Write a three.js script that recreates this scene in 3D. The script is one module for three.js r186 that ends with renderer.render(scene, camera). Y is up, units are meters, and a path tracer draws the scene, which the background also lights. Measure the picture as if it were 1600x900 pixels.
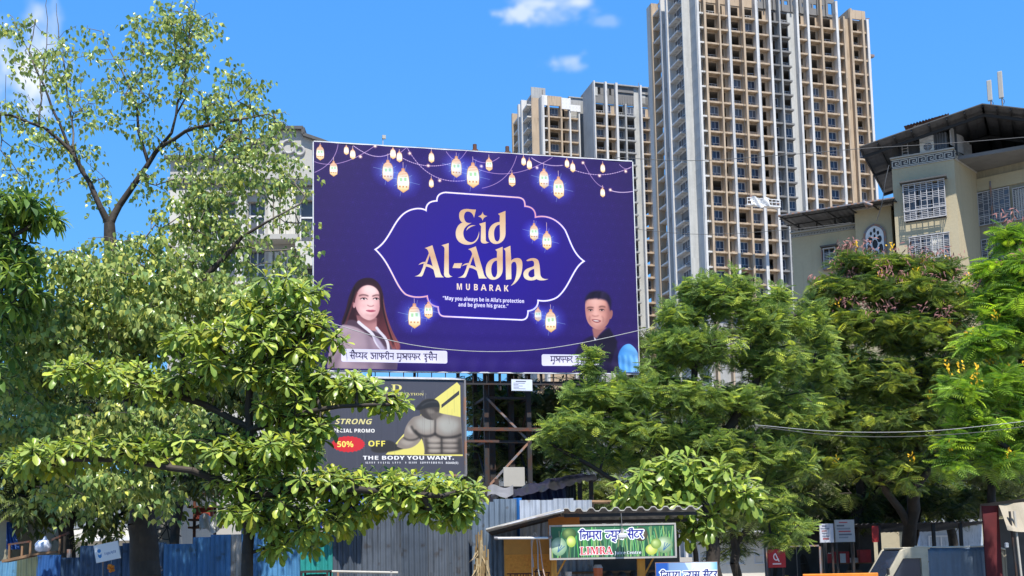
import * as THREE from 'three';
import { mergeGeometries, mergeVertices, toCreasedNormals } from 'three/addons/utils/BufferGeometryUtils.js';
import { RoundedBoxGeometry } from 'three/addons/geometries/RoundedBoxGeometry.js';
import { MarchingCubes } from 'three/addons/objects/MarchingCubes.js';

// ---------------------------------------------------------------- camera, sky, sun, exposure
const scene = new THREE.Scene();
const F = 1700;                                       // focal length in pixels of the 1600 px wide photograph
const camera = new THREE.PerspectiveCamera(THREE.MathUtils.radToDeg(2 * Math.atan(450 / F)), 16 / 9, 0.1, 4000);
camera.position.set(0, 2.0, 0);
camera.rotation.order = 'YXZ';
camera.rotation.set(0.1063, 0, -0.0192);
camera.setViewOffset(1600, 900, 0, -229, 1600, 900);  // lens shift: the photograph is the upper part of the lens's picture
camera.updateMatrixWorld(true); camera.updateProjectionMatrix();
const renderer = new THREE.WebGLRenderer({ antialias: true });
renderer.toneMapping = THREE.LinearToneMapping;
renderer.toneMappingExposure = 1.72;
renderer.shadowMap.enabled = true;
const SUN = new THREE.Vector3(0.10, 0.90, 0.43).normalize();
const sun = new THREE.DirectionalLight(new THREE.Color(1.0, 0.95, 0.87), 5.0);
sun.position.copy(SUN).multiplyScalar(260); sun.target.position.set(0, 10, -40);
sun.position.add(sun.target.position);
sun.castShadow = true; sun.shadow.radius = 1; sun.shadow.mapSize.set(4096, 4096);
Object.assign(sun.shadow.camera, { left: -120, right: 160, top: 160, bottom: -120, near: 1, far: 700 });
scene.add(sun, sun.target);

function rng(seed) { let a = seed >>> 0; return () => { a = (a + 0x6d2b79f5) | 0; let t = Math.imul(a ^ (a >>> 15), 1 | a); t = (t + Math.imul(t ^ (t >>> 7), 61 | t)) ^ t; return ((t ^ (t >>> 14)) >>> 0) / 4294967296; }; }
const V = (x, y, z) => new THREE.Vector3(x, y, z);
const C = (r, g, b) => new THREE.Color().setRGB(r, g, b);
const R = THREE.MathUtils.degToRad, lerp = THREE.MathUtils.lerp, clamp = THREE.MathUtils.clamp, smooth = THREE.MathUtils.smoothstep;
function hash2(ix, iy, s) { let h = Math.imul(ix, 374761393) ^ Math.imul(iy, 668265263) ^ Math.imul(s, 1442695041); h = Math.imul(h ^ (h >>> 13), 1274126177); return ((h ^ (h >>> 16)) >>> 0) / 4294967296; }
function vnoise(x, y, per, s) {                       // value noise, repeating every per cells
  const ix = Math.floor(x), iy = Math.floor(y), fx = x - ix, fy = y - iy, u = fx * fx * (3 - 2 * fx), v = fy * fy * (3 - 2 * fy), m = (k) => ((k % per) + per) % per;
  return lerp(lerp(hash2(m(ix), m(iy), s), hash2(m(ix + 1), m(iy), s), u), lerp(hash2(m(ix), m(iy + 1), s), hash2(m(ix + 1), m(iy + 1), s), u), v);
}
function fbm(x, y, per, s, oct = 5) { let a = 0.5, t = 0, n = 0; for (let i = 0; i < oct; i++) { t += a * vnoise(x, y, per, s + i); n += a; a *= 0.5; x *= 2; y *= 2; per *= 2; } return t / n; }

function makeSky() { // clear tropical blue with three soft fair-weather clouds
  const SW = 3072, SH = 1536, d = new Float32Array(SW * SH * 4);
  const camDir = (px, py) => { const v = V((px / 1600) * 2 - 1, 1 - (py / 900) * 2, 0.5).unproject(camera).sub(camera.position).normalize(); return [Math.atan2(v.z, v.x), Math.asin(v.y)]; };
  const puffs = [[858, 6, 0.044, 0.013, 0.95, 1], [815, 20, 0.018, 0.009, 0.8, 2], [890, 96, 0.02, 0.0065, 0.55, 3], [8, 105, 0.034, 0.042, 1.3, 4], [30, 165, 0.026, 0.018, 1.0, 5], [950, 32, 0.02, 0.007, 0.25, 6], [430, 330, 0.05, 0.02, 0.0, 7]]
    .map(([px, py, rx, ry, k, s]) => [...camDir(px, py), rx, ry, k, s]);
  // the same kind of cloud goes on all round the sky
  const pr = rng(77);
  for (let i = 0; i < 46; i++) { const az = -Math.PI + pr() * 2 * Math.PI, el = 0.06 + pr() * 0.6; if (Math.abs(az + Math.PI / 2) < 0.55 && el < 0.7) continue; puffs.push([az, el, 0.04 + pr() * 0.08, 0.012 + pr() * 0.022, 0.5 + pr() * 0.5, 20 + i]); }
  for (let j = 0; j < SH; j++) {
    const el = ((j + 0.5) / SH - 0.5) * Math.PI, e = Math.max(el, 0);
    const t = Math.pow(1 - Math.sin(e), 2.2), h = Math.exp(-e / 0.13);
    const base = [lerp(0.045, 0.145, t) + 0.12 * h, lerp(0.215, 0.465, t) + 0.14 * h, lerp(0.64, 0.92, t) + 0.04 * h];
    for (let c = 0; c < 3; c++) base[c] *= 0.82;
    for (let i = 0; i < SW; i++) {
      const az = ((i + 0.5) / SW - 0.5) * 2 * Math.PI;
      let a = 0;
      for (const p of puffs) {
        let da = az - p[0]; if (da > Math.PI) da -= 2 * Math.PI; if (da < -Math.PI) da += 2 * Math.PI;
        const x = da / p[2], y = (el - p[1]) / p[3];
        if (x * x + y * y > 5 || p[4] === 0) continue;
        const n = fbm(x * 1.3 + 40 + p[5] * 7, y * 0.9 + 40 + p[5] * 3, 4096, p[5], 5), r = Math.sqrt(x * x + y * y);
        a = Math.max(a, p[4] * smooth(n * 1.5 - 0.62 * r, 0.06, 0.78));
      }
      const o = (j * SW + i) * 4;
      for (let c = 0; c < 3; c++) d[o + c] = el < 0 ? [0.12, 0.13, 0.13][c] : lerp(base[c], [0.60, 0.63, 0.69][c], clamp(a * 0.8, 0, 1));
      d[o + 3] = 1;
    }
  }
  const sky = new THREE.DataTexture(d, SW, SH, THREE.RGBAFormat, THREE.FloatType);
  sky.mapping = THREE.EquirectangularReflectionMapping; sky.magFilter = THREE.LinearFilter; sky.needsUpdate = true;
  scene.background = sky; scene.environment = sky;
}
makeSky();

// ---------------------------------------------------------------- helpers
const at = (px, py, depth) => { const v = V((px / 1600) * 2 - 1, 1 - (py / 900) * 2, 0.5).unproject(camera).sub(camera.position); return v.multiplyScalar(depth / -v.z).add(camera.position); };
function onPlane(px, py, o, n) { const v = V((px / 1600) * 2 - 1, 1 - (py / 900) * 2, 0.5).unproject(camera).sub(camera.position); return v.multiplyScalar(o.clone().sub(camera.position).dot(n) / v.dot(n)).add(camera.position); }
const pxOf = (v) => { const q = v.clone().project(camera); return [((q.x + 1) / 2) * 1600, ((1 - q.y) / 2) * 900]; };
const taken = {};
function numbered(n) { const k = (taken[n] = (taken[n] ?? -1) + 1); return k ? n + '_' + String(k).padStart(3, '0') : n; }
function tag(o, label, category, group, kind) { if (label) o.userData.label = label; if (category) o.userData.category = category; if (group) o.userData.group = group; if (kind) o.userData.kind = kind; return o; }
function thing(name, label, category, pos = [0, 0, 0], turn = 0, group) {
  const o = new THREE.Group(); o.name = numbered(name); scene.add(o);
  if (pos.isVector3) o.position.copy(pos); else o.position.set(...pos);
  o.rotation.y = turn; return tag(o, label, category, group);
}
function shade(o) { o.castShadow = true; o.receiveShadow = true; return o; }
function prep(g) { let q = g.index ? g.toNonIndexed() : g; for (const k of Object.keys(q.attributes)) if (!['position', 'normal', 'uv'].includes(k)) q.deleteAttribute(k); if (!q.attributes.uv) q.setAttribute('uv', new THREE.BufferAttribute(new Float32Array(q.attributes.position.count * 2), 2)); return q; }
function merge(list) { const l = [].concat(list).map(prep); return l.length === 1 ? l[0] : mergeGeometries(l); }
function boxUV(g) {                                   // uv in metres, laid on by the direction each face looks
  const p = g.attributes.position, n = g.attributes.normal, uv = new Float32Array(p.count * 2);
  for (let i = 0; i < p.count; i++) {
    const ax = Math.abs(n.getX(i)), ay = Math.abs(n.getY(i)), az = Math.abs(n.getZ(i));
    if (ay > ax && ay > az) { uv[2 * i] = p.getX(i); uv[2 * i + 1] = p.getZ(i); } else if (ax > az) { uv[2 * i] = p.getZ(i); uv[2 * i + 1] = p.getY(i); } else { uv[2 * i] = p.getX(i); uv[2 * i + 1] = p.getY(i); }
  }
  g.setAttribute('uv', new THREE.BufferAttribute(uv, 2)); return g;
}
function part(name, geos, m, parent, keepUV) {
  const g = merge(geos); if (!keepUV) boxUV(g);
  const o = shade(new THREE.Mesh(g, m)); o.name = parent === scene ? numbered(name) : name; parent.add(o); return o;
}
function struct(name, geos, m, keepUV) { const o = part(name, geos, m, scene, keepUV); o.userData.kind = 'structure'; return o; }
const bx = (w, h, d, x = 0, y = 0, z = 0, ry = 0, rx = 0, rz = 0) => { const g = new THREE.BoxGeometry(w, h, d); if (rz) g.rotateZ(rz); if (rx) g.rotateX(rx); if (ry) g.rotateY(ry); return g.translate(x, y, z); };
const rbx = (w, h, d, r, x = 0, y = 0, z = 0, ry = 0) => { const g = new RoundedBoxGeometry(w, h, d, 2, r); if (ry) g.rotateY(ry); return g.translate(x, y, z); };
const cyl = (r0, r1, h, x = 0, y = 0, z = 0, seg = 12) => new THREE.CylinderGeometry(r1, r0, h, seg).translate(x, y, z);
function bar(a, b, w, h = w) { const d = b.clone().sub(a), L = d.length(), g = new THREE.BoxGeometry(w, L, h), q = new THREE.Quaternion().setFromUnitVectors(V(0, 1, 0), d.normalize()); return g.applyQuaternion(q).translate((a.x + b.x) / 2, (a.y + b.y) / 2, (a.z + b.z) / 2); }
function rod(a, b, r, seg = 8) { const d = b.clone().sub(a), L = d.length(), g = new THREE.CylinderGeometry(r, r, L, seg), q = new THREE.Quaternion().setFromUnitVectors(V(0, 1, 0), d.normalize()); return g.applyQuaternion(q).translate((a.x + b.x) / 2, (a.y + b.y) / 2, (a.z + b.z) / 2); }
const tube = (pts, r, n = 40, seg = 6) => new THREE.TubeGeometry(new THREE.CatmullRomCurve3(pts), n, r, seg);
const sag = (a, b, drop, n = 14) => Array.from({ length: n + 1 }, (_, i) => { const t = i / n, p = a.clone().lerp(b, t); p.y -= drop * 4 * t * (1 - t); return p; });
function sheetGeo(nx, ny, f) {                         // a grid sheet: f(u, v) -> [x, y, z]
  const pos = [], uv = [], idx = [];
  for (let j = 0; j <= ny; j++) for (let i = 0; i <= nx; i++) { const p = f(i / nx, j / ny); pos.push(p[0], p[1], p[2]); uv.push(i / nx, j / ny); }
  for (let j = 0; j < ny; j++) for (let i = 0; i < nx; i++) { const a = j * (nx + 1) + i, b = a + 1, c = a + nx + 1, d = c + 1; idx.push(a, b, d, a, d, c); }
  const g = new THREE.BufferGeometry(); g.setAttribute('position', new THREE.Float32BufferAttribute(pos, 3)); g.setAttribute('uv', new THREE.Float32BufferAttribute(uv, 2)); g.setIndex(idx); g.computeVertexNormals(); return g;
}
function corrugated(w, h, pitch, amp, dent = 0, rnd = null) {   // upright sheet, ribs vertical, base at y = 0, centred in x
  const nx = Math.max(6, Math.round((w / pitch) * 6)), s = rnd ? rnd() * 10 : 0;
  return sheetGeo(nx, 8, (u, v) => { const x = (u - 0.5) * w; return [x, v * h, amp * Math.max(-0.6, Math.min(0.6, Math.sin((x / pitch) * 2 * Math.PI))) / 0.6 + dent * (vnoise(u * 3 + s, v * 4 + s, 64, 5) - 0.5)]; });
}

// ---------------------------------------------------------------- procedural textures
function tex(size, f, repeat = 1, srgb = false) {
  const d = new Uint8Array(size * size * 4);
  for (let j = 0; j < size; j++) for (let i = 0; i < size; i++) { const c = f(i / size, j / size), o = (j * size + i) * 4; for (let k = 0; k < 3; k++) d[o + k] = clamp(Math.round((Array.isArray(c) ? c[k] : c) * 255), 0, 255); d[o + 3] = 255; }
  const t = new THREE.DataTexture(d, size, size); t.wrapS = t.wrapT = THREE.RepeatWrapping; t.magFilter = THREE.LinearFilter; t.minFilter = THREE.LinearMipmapLinearFilter; t.generateMipmaps = true;
  if (srgb) t.colorSpace = THREE.SRGBColorSpace; t.repeat.set(repeat, repeat); t.needsUpdate = true; return t;
}
const scaled = (t, rx, ry = rx) => { const c = t.clone(); c.repeat.set(rx, ry); c.needsUpdate = true; return c; };
const T = {
  mottle: tex(256, (u, v) => 0.62 + 0.38 * fbm(u * 6, v * 6, 6, 3, 6)),
  streak: tex(512, (u, v) => { const s = fbm(u * 40, v * 3, 1e6, 8, 3), k = fbm(u * 5, v * 5, 5, 2, 5), b = fbm(u * 60, v * 60, 60, 17, 2); return 0.55 + 0.22 * s + 0.25 * k + 0.1 * (b - 0.5); }),
  stain: tex(512, (u, v) => { const k = fbm(u * 4, v * 4, 4, 31, 6), s = smooth(fbm(u * 48, v * 4, 1e6, 12, 3), 0.55, 0.8), f = fbm(u * 90, v * 90, 90, 9, 2); const g = 0.92 - 0.25 * (1 - k) - 0.25 * s + 0.08 * (f - 0.5); return [g, g * 0.985, g * 0.955]; }),
  plaster: tex(512, (u, v) => { const k = fbm(u * 4, v * 4, 4, 131, 6), s = smooth(fbm(u * 60, v * 3, 1e6, 112, 4), 0.62, 0.85), f = fbm(u * 110, v * 110, 110, 19, 2); const g = 0.97 - 0.2 * (1 - k) - 0.07 * s + 0.06 * (f - 0.5); return [g, g * 0.99, g * 0.97]; }),
  bark: tex(256, (u, v) => { const r = fbm(u * 18, v * 5, 1e6, 5, 4), k = fbm(u * 5, v * 5, 5, 6, 4); return [0.35 + 0.6 * r * k + 0.2 * k, 0.34 + 0.58 * r * k + 0.2 * k, 0.33 + 0.55 * r * k + 0.2 * k]; }),
  rust: tex(256, (u, v) => { const k = smooth(fbm(u * 7, v * 7, 7, 41, 5), 0.42, 0.62); return [lerp(0.55, 0.95, k), lerp(0.55, 0.5, k), lerp(0.58, 0.3, k)]; }),
  sheet: tex(512, (u, v) => { const k = fbm(u * 6, v * 6, 6, 51, 5), s = smooth(fbm(u * 30, v * 3, 1e6, 61, 3), 0.58, 0.75), r = 0.6 * smooth(fbm(u * 9, v * 9, 9, 71, 5), 0.68, 0.82); const g = 0.62 + 0.38 * k - 0.18 * s; return [lerp(g, 0.42, r), lerp(g, 0.27, r), lerp(g, 0.17, r)]; }),
  leaf: tex(128, (u, v) => { const k = fbm(u * 5, v * 5, 5, 81, 4), rib = Math.abs(u - 0.5) < 0.03 ? 0.2 : 0; return 0.68 + 0.3 * k + rib; }),
  ground: tex(512, (u, v) => 0.45 + 0.55 * fbm(u * 12, v * 12, 12, 91, 6)),
  height: tex(256, (u, v) => fbm(u * 16, v * 16, 16, 14, 5)),
};
const std = (color, o = {}) => new THREE.MeshStandardMaterial({ color, roughness: 0.85, side: THREE.DoubleSide, ...o });
const M = {
  beige: std(C(0.51, 0.40, 0.29), { map: scaled(T.stain, 0.09) }),
  white: std(C(0.66, 0.66, 0.66), { map: scaled(T.stain, 0.07) }),
  concrete: std(C(0.40, 0.40, 0.39), { map: scaled(T.streak, 0.09), bumpMap: scaled(T.height, 0.3), bumpScale: 0.02 }),
  lightConcrete: std(C(0.52, 0.52, 0.495), { map: scaled(T.streak, 0.06, 0.05) }),
  darkConcrete: std(C(0.22, 0.215, 0.21), { map: scaled(T.streak, 0.12) }),
  bluegrey: std(C(0.44, 0.455, 0.455), { map: scaled(T.streak, 0.08, 0.04) }),
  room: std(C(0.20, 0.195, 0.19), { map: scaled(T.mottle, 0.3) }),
  frame: std(C(0.50, 0.52, 0.55), { roughness: 0.45 }),
  frameDark: std(C(0.06, 0.06, 0.07), { roughness: 0.5 }),
  glass: new THREE.MeshPhysicalMaterial({ color: C(0.035, 0.045, 0.075), roughness: 0.08, specularIntensity: 1, side: THREE.DoubleSide }),
  glassGrey: new THREE.MeshPhysicalMaterial({ color: C(0.10, 0.105, 0.12), roughness: 0.2, side: THREE.DoubleSide }),
  netGreen: std(C(0.01, 0.05, 0.05)),
  olive: std(C(0.49, 0.42, 0.275), { map: scaled(T.plaster, 0.11), bumpMap: scaled(T.height, 0.8), bumpScale: 0.006 }),
  oliveStain: std(C(0.36, 0.32, 0.22), { map: scaled(T.streak, 0.3, 0.18) }),
  cream: std(C(0.60, 0.58, 0.52), { map: scaled(T.plaster, 0.13) }),
  greyWall: std(C(0.45, 0.435, 0.40), { map: scaled(T.plaster, 0.12) }),
  darkTrim: std(C(0.10, 0.10, 0.10), { map: T.mottle }),
  keyDark: std(C(0.055, 0.055, 0.06)),
  roofSheet: std(C(0.13, 0.13, 0.14), { map: scaled(T.sheet, 0.3), roughness: 0.6 }),
  steel: std(C(0.045, 0.042, 0.042), { map: scaled(T.rust, 1.2), roughness: 0.7, metalness: 0.1 }),
  rustBeam: std(C(0.12, 0.072, 0.055), { map: scaled(T.rust, 1.3), roughness: 0.8 }),
  greySteel: std(C(0.30, 0.30, 0.31), { map: scaled(T.rust, 0.9), roughness: 0.6 }),
  grille: std(C(0.52, 0.50, 0.49), { map: scaled(T.mottle, 2), roughness: 0.6 }),
  bark: std(C(0.125, 0.10, 0.08), { map: scaled(T.bark, 1.2), bumpMap: scaled(T.bark, 1.2), bumpScale: 0.03 }),
  barkPale: std(C(0.23, 0.20, 0.165), { map: scaled(T.bark, 1.6), bumpMap: scaled(T.bark, 1.6), bumpScale: 0.02 }),
  barkDark: std(C(0.06, 0.048, 0.038), { map: scaled(T.bark, 1.2), bumpMap: scaled(T.bark, 1.2), bumpScale: 0.03 }),
  white2: std(C(0.78, 0.78, 0.78), { map: scaled(T.mottle, 1.1), roughness: 0.5 }),
  black: std(C(0.02, 0.02, 0.022), { roughness: 0.6 }),
  cable: std(C(0.07, 0.07, 0.07), { roughness: 0.6 }),
  cablePale: std(C(0.33, 0.33, 0.33), { roughness: 0.6 }),
  orange: std(C(0.82, 0.36, 0.04), { map: scaled(T.sheet, 0.8), roughness: 0.6 }),
  red: std(C(0.50, 0.03, 0.03), { map: scaled(T.mottle, 1.3), roughness: 0.55 }),
  wood: std(C(0.33, 0.20, 0.11), { map: scaled(T.bark, 0.9) }),
  tarpBlack: std(C(0.016, 0.016, 0.018), { map: scaled(T.mottle, 0.9), roughness: 0.38 }),
  tarpBlue: std(C(0.03, 0.045, 0.14), { map: scaled(T.mottle, 0.9), roughness: 0.5 }),
};
// ---------------------------------------------------------------- ground
struct('ground', new THREE.PlaneGeometry(3000, 3000).rotateX(-Math.PI / 2), std(C(0.32, 0.29, 0.24), { map: scaled(T.ground, 0.12), bumpMap: scaled(T.ground, 0.3), bumpScale: 0.03 }));
struct('road', bx(160, 0.02, 11, 0, 0.006, -8.2), std(C(0.055, 0.055, 0.057), { map: scaled(T.ground, 0.5), bumpMap: scaled(T.ground, 0.8), bumpScale: 0.01 }));
struct('pavement', bx(160, 0.13, 2.6, 0, 0.065, -15.1), std(C(0.30, 0.29, 0.27), { map: scaled(T.ground, 0.4), bumpMap: scaled(T.ground, 0.9), bumpScale: 0.01 }));

// ---------------------------------------------------------------- apartment towers
const YAW = R(15.5), FL = 3.13;
const winGeo = {};
function windowParts(w, h, style) {                    // geometries of one window, centred in x, base at y = 0, in the plane z = 0
  const key = w.toFixed(2) + '_' + style + h.toFixed(2);
  if (winGeo[key]) return winGeo[key];
  const f = [], p = [], t = 0.06, add = (x, y, ww, hh, d = 0.1) => f.push(bx(ww, hh, d, x, y, 0));
  if (style === 'glazed' || style === 'grey') {
    add(0, t / 2, w, t); add(0, h - t / 2, w, t); add(-w / 2 + t / 2, h / 2, t, h - 2 * t); add(w / 2 - t / 2, h / 2, t, h - 2 * t);
    const low = h * 0.36;
    add(0, low, w - 2 * t, t, 0.08);
    if (w > 1.4) for (const k of [-1, 1]) add(k * w / 6, h / 2 + low / 2 + t / 4, t, h - low - 1.5 * t, 0.06); else add(0, h / 2, t, h - 2 * t, 0.06);
    if (w > 1.4) add(0, low / 2 + t / 4, t, low - 1.5 * t, 0.06);
    p.push(bx(w - 0.02, h - 0.02, 0.02, 0, h / 2, -0.045));
  } else {                                             // an opening that waits for its window: a railing only
    add(0, h * 0.40, w, 0.06, 0.06); add(0, h * 0.24, w, 0.045, 0.05);
    for (let i = 0; i < 3; i++) add((i - 1) * w * 0.33, h * 0.2, 0.05, h * 0.4, 0.04);
  }
  const out = { frame: boxUV(merge(f)), pane: p.length ? boxUV(merge(p)) : null };
  return (winGeo[key] = out);
}
function facade(o, spec) {
  const { origin, yaw, yTop, floors, seq, refY, rnd, depth = 1.25, y0 = 0, pick } = spec;
  const n = V(Math.sin(yaw), 0, Math.cos(yaw)), e = V(Math.cos(yaw), 0, -Math.sin(yaw));
  const lx = (px) => onPlane(px, refY, origin, n).sub(origin).dot(e);
  const m = new THREE.Matrix4().makeRotationY(yaw).setPosition(origin.clone().setY(0).sub(o.position));
  const put = (name, geos, mat) => { const g = boxUV(merge(geos)).applyMatrix4(m), me = shade(new THREE.Mesh(g, mat)); me.name = name; o.add(me); return me; };
  const H = yTop - y0;
  for (const [x0, x1, kind, mat, opt = {}] of seq) {
    const a = lx(x0), b = lx(x1), w = b - a, c = (a + b) / 2, top = (opt.up ?? 0), hh = H + top;
    if (kind === 'pier') { put('pier', bx(w, hh, depth + 0.25, c, y0 + hh / 2, -depth / 2 + 0.125), mat); continue; }
    if (kind === 'wall') { put('wall_panel', bx(w + 0.004, hh, 0.3, c, y0 + hh / 2, (opt.z ?? -depth) + 0.02), mat); continue; }
    const wl = opt.win ? lx(opt.win[0]) : a + 0.06, wr = opt.win ? lx(opt.win[1]) : b - 0.1, ww = wr - wl, wc = (wl + wr) / 2, g = [], skip = opt.skip ?? 0;
    const lm = opt.ledge ?? mat, lg = [];
    const hole = new THREE.Shape([[a, y0], [b, y0], [b, yTop - 0.05], [a, yTop - 0.05]].map((q) => new THREE.Vector2(...q)));
    const ledgeGeo = boxUV(bx(w, 0.36, depth - 0.06, 0, 0, 0));
    for (let k = 0; k < floors; k++) {
      const y = yTop - (k + 1) * FL;                   // floor line of the k-th storey from the top
      if (opt.id === 'slot') lg.push(bx(w, 0.36, depth - 0.06, c, y + 0.16, -depth / 2 - 0.02));
      else { const le = shade(new THREE.Mesh(ledgeGeo, lm)); le.name = 'ledge'; le.position.set(c, y + 0.16, -depth / 2 - 0.02).applyMatrix4(m); le.rotation.y = yaw; o.add(le); }
      const blocked = pick && pick(k, opt.id) === 'blocked';
      const sill = opt.sill ?? (blocked ? 1.35 : 0.42), h = 2.82 - sill;
      hole.holes.push(new THREE.Path([[wl, y + sill], [wr, y + sill], [wr, y + 2.82], [wl, y + 2.82]].map((q) => new THREE.Vector2(...q))));
      if (blocked || ww < 0.7) continue;
      const st = pick ? pick(k, opt.id) : 'glazed'; if (st === 'open' || st === 'none') continue;
      const parts = windowParts(ww, h, st === 'net' ? 'grey' : st), win = new THREE.Group(); win.name = 'window';
      win.position.set(wc, y + sill, -depth + 0.02).applyMatrix4(m); win.rotation.y = yaw;
      const fr = shade(new THREE.Mesh(parts.frame, st === 'dark' ? M.frameDark : M.frame)); fr.name = 'frame'; win.add(fr);
      if (parts.pane) { const pa = shade(new THREE.Mesh(parts.pane, st === 'glazed' ? M.glass : st === 'net' ? M.netGreen : M.glassGrey)); pa.name = 'pane'; win.add(pa); }
      o.add(win);
    }
    g.push(new THREE.ExtrudeGeometry(hole, { depth: 0.16, bevelEnabled: false }).translate(0, 0, -depth - 0.08));
    put('bay_wall', g, mat); if (lg.length) tag(put('ledge', lg, lm), 0, 0, 0, 'stuff');
  }
  return { lx, m, n, e, put };
}
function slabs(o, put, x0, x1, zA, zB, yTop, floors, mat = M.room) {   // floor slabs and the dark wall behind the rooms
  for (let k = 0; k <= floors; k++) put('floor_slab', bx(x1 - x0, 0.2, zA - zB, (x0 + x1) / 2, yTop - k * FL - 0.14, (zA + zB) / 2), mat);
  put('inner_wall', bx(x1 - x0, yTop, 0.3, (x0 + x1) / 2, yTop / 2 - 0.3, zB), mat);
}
{ // tall tower
  const r = rng(11), z = 212, corner = at(1094.5, 188, z), n = V(Math.sin(YAW), 0, Math.cos(YAW)), e = V(Math.cos(YAW), 0, -Math.sin(YAW));
  const o = thing('apartment_tower', 'tallest unfinished apartment tower, beige and white with a bare concrete corner, right of the billboard', 'building', [corner.x, 0, corner.z]);
  const P0 = corner.clone(), yTop = onPlane(1292, 23, P0, n).y, floors = 21, B = M.beige, Wt = M.white, G = M.darkConcrete;
  const style = {}, pick = (k, id) => style[id + '_' + k] ??= (() => {
    const v = r(); if (id === 'slot') return 'open';
    if (id === 'small') return k > 13 ? (v < 0.7 ? 'dark' : 'open') : v < 0.12 ? 'blocked' : 'open';
    if (id === 'mid' && (k === 2 || k === 8 || k === 12)) return 'blocked';
    if (k < 5) return v < 0.45 ? 'rail' : v < 0.52 ? 'grey' : 'open';
    if (k === 5 && v < 0.5 && id === 'left') return 'net';
    if (k < 8) return v < 0.4 ? 'grey' : v < 0.7 ? 'glazed' : 'rail';
    return v < 0.72 ? 'glazed' : v < 0.9 ? 'grey' : 'dark';
  })();
  const up = { up: 7 };
  const f = facade(o, { origin: P0, yaw: YAW, yTop, floors, refY: 188, rnd: r, pick, seq: [
    [1094.5, 1098, 'pier', Wt, up], [1098, 1105.5, 'bay', Wt, { id: 'slot', ledge: Wt }], [1105.5, 1109, 'pier', B, up],
    [1109, 1129, 'bay', B, { id: 'left', win: [1109.6, 1127] }], [1129, 1131.5, 'pier', B, up], [1131.5, 1144, 'bay', B, { id: 'small', win: [1132, 1139] }], [1144, 1147.5, 'pier', Wt, up],
    [1147.5, 1166.5, 'bay', B, { id: 'left2', win: [1148, 1164] }], [1166.5, 1169.5, 'pier', B, up], [1169.5, 1186.5, 'bay', B, { id: 'mid', win: [1170, 1186] }], [1186.5, 1191, 'pier', Wt, up],
    [1191, 1208, 'bay', B, { id: 'small', win: [1192.5, 1202.5] }], [1208, 1211.5, 'pier', Wt, up], [1211.5, 1224, 'bay', G, { id: 'small2', win: [1212.5, 1221] }], [1224, 1226.3, 'pier', M.concrete, up],
    [1226.3, 1242, 'bay', G, { id: 'g', win: [1227, 1241] }], [1242, 1251.5, 'wall', M.lightConcrete, {}], [1251.5, 1254.8, 'pier', Wt, up], [1254.8, 1268, 'bay', B, { id: 'small', win: [1255.3, 1263.5] }],
    [1268, 1271.5, 'pier', Wt, up], [1271.5, 1289.5, 'bay', B, { id: 'r1', win: [1272, 1286] }], [1289.5, 1292.5, 'pier', B, up], [1292.5, 1313.5, 'bay', B, { id: 'r2', win: [1293, 1310] }], [1313.5, 1317, 'pier', Wt, { up: 3.2 }],
    [1317, 1325, 'bay', B, { id: 'small', win: [1317.4, 1323] }], [1325, 1327.4, 'pier', B, {}], [1327.4, 1336, 'wall', B, { z: -0.9 }], [1336, 1339, 'pier', B, { up: 2 }],
    [1339, 1354.5, 'bay', B, { id: 'r3', win: [1339.6, 1352.5] }], [1354.5, 1357.5, 'pier', B, {}], [1357.5, 1361.5, 'bay', B, { id: 'slot' }], [1361.5, 1365, 'pier', Wt, {}]] });
  const U = f.lx(1365), x1 = f.lx(1191), x2 = f.lx(1317), xr = f.lx(1336);
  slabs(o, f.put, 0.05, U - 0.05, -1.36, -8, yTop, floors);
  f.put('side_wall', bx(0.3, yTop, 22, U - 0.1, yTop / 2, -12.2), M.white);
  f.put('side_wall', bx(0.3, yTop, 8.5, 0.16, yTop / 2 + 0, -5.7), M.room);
  f.put('base_wall', bx(U, yTop - floors * FL, 0.3, U / 2, (yTop - floors * FL) / 2, -1.0), M.concrete);
  // unfinished top storeys
  const cr = [];
  for (let k = 0; k < 2; k++) for (let i = 0; i < 9; i++) { const xa = lerp(x1, x2, i / 9), w = (x2 - x1) / 9, y = yTop + 0.1 + k * FL; if (i === 8 && k === 0) { cr.push(bx(0.5, FL, 0.3, xa + 0.3, y + FL / 2, -1.1), bx(0.5, FL, 0.3, xa + w - 0.3, y + FL / 2, -1.1), bx(w, 0.6, 0.3, xa + w / 2, y + 0.3, -1.12)); continue; }
    cr.push(bx(w, 1.5, 0.3, xa + w / 2, y + 0.75, -1.1), bx(w, 0.7, 0.3, xa + w / 2, y + FL - 0.35, -1.1)); for (let q = 0; q < 3; q++) if ((i + q + k) % 4) cr.push(bx(w * 0.2, 0.95, 0.28, xa + w * (0.2 + q * 0.3), y + 1.95, -1.1)); }
  for (let i = 1; i < 9; i++) cr.push(bx(0.35, FL * 2, 0.5, lerp(x1, x2, i / 9), yTop + FL, -0.85));
  f.put('top_storey', cr, M.darkConcrete);
  f.put('top_storey', bx(x1 - 0.2, 7, 0.3, x1 / 2, yTop + 3.5, -1.2), M.beige);
  f.put('roof_parapet', [bx(U - xr - 0.5, 2.0, 0.3, (U + xr) / 2 - 0.2, yTop + 1, -0.4), bx(0.3, 2.0, 9, xr + 0.1, yTop + 1.0, -4.6)], M.beige);
  f.put('roof', bx(U, 0.3, 9, U / 2, yTop + 0.2, -5.9), M.concrete);
  f.put('hoist_rail', [bx(0.12, 4, 0.12, U + 0.5, yTop - 7, -1), bx(1.4, 0.12, 0.12, U + 0.4, yTop + 0.9, -1), bx(1.2, 0.5, 0.9, U + 0.9, yTop - 7.6, -1)], M.greySteel);
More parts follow.
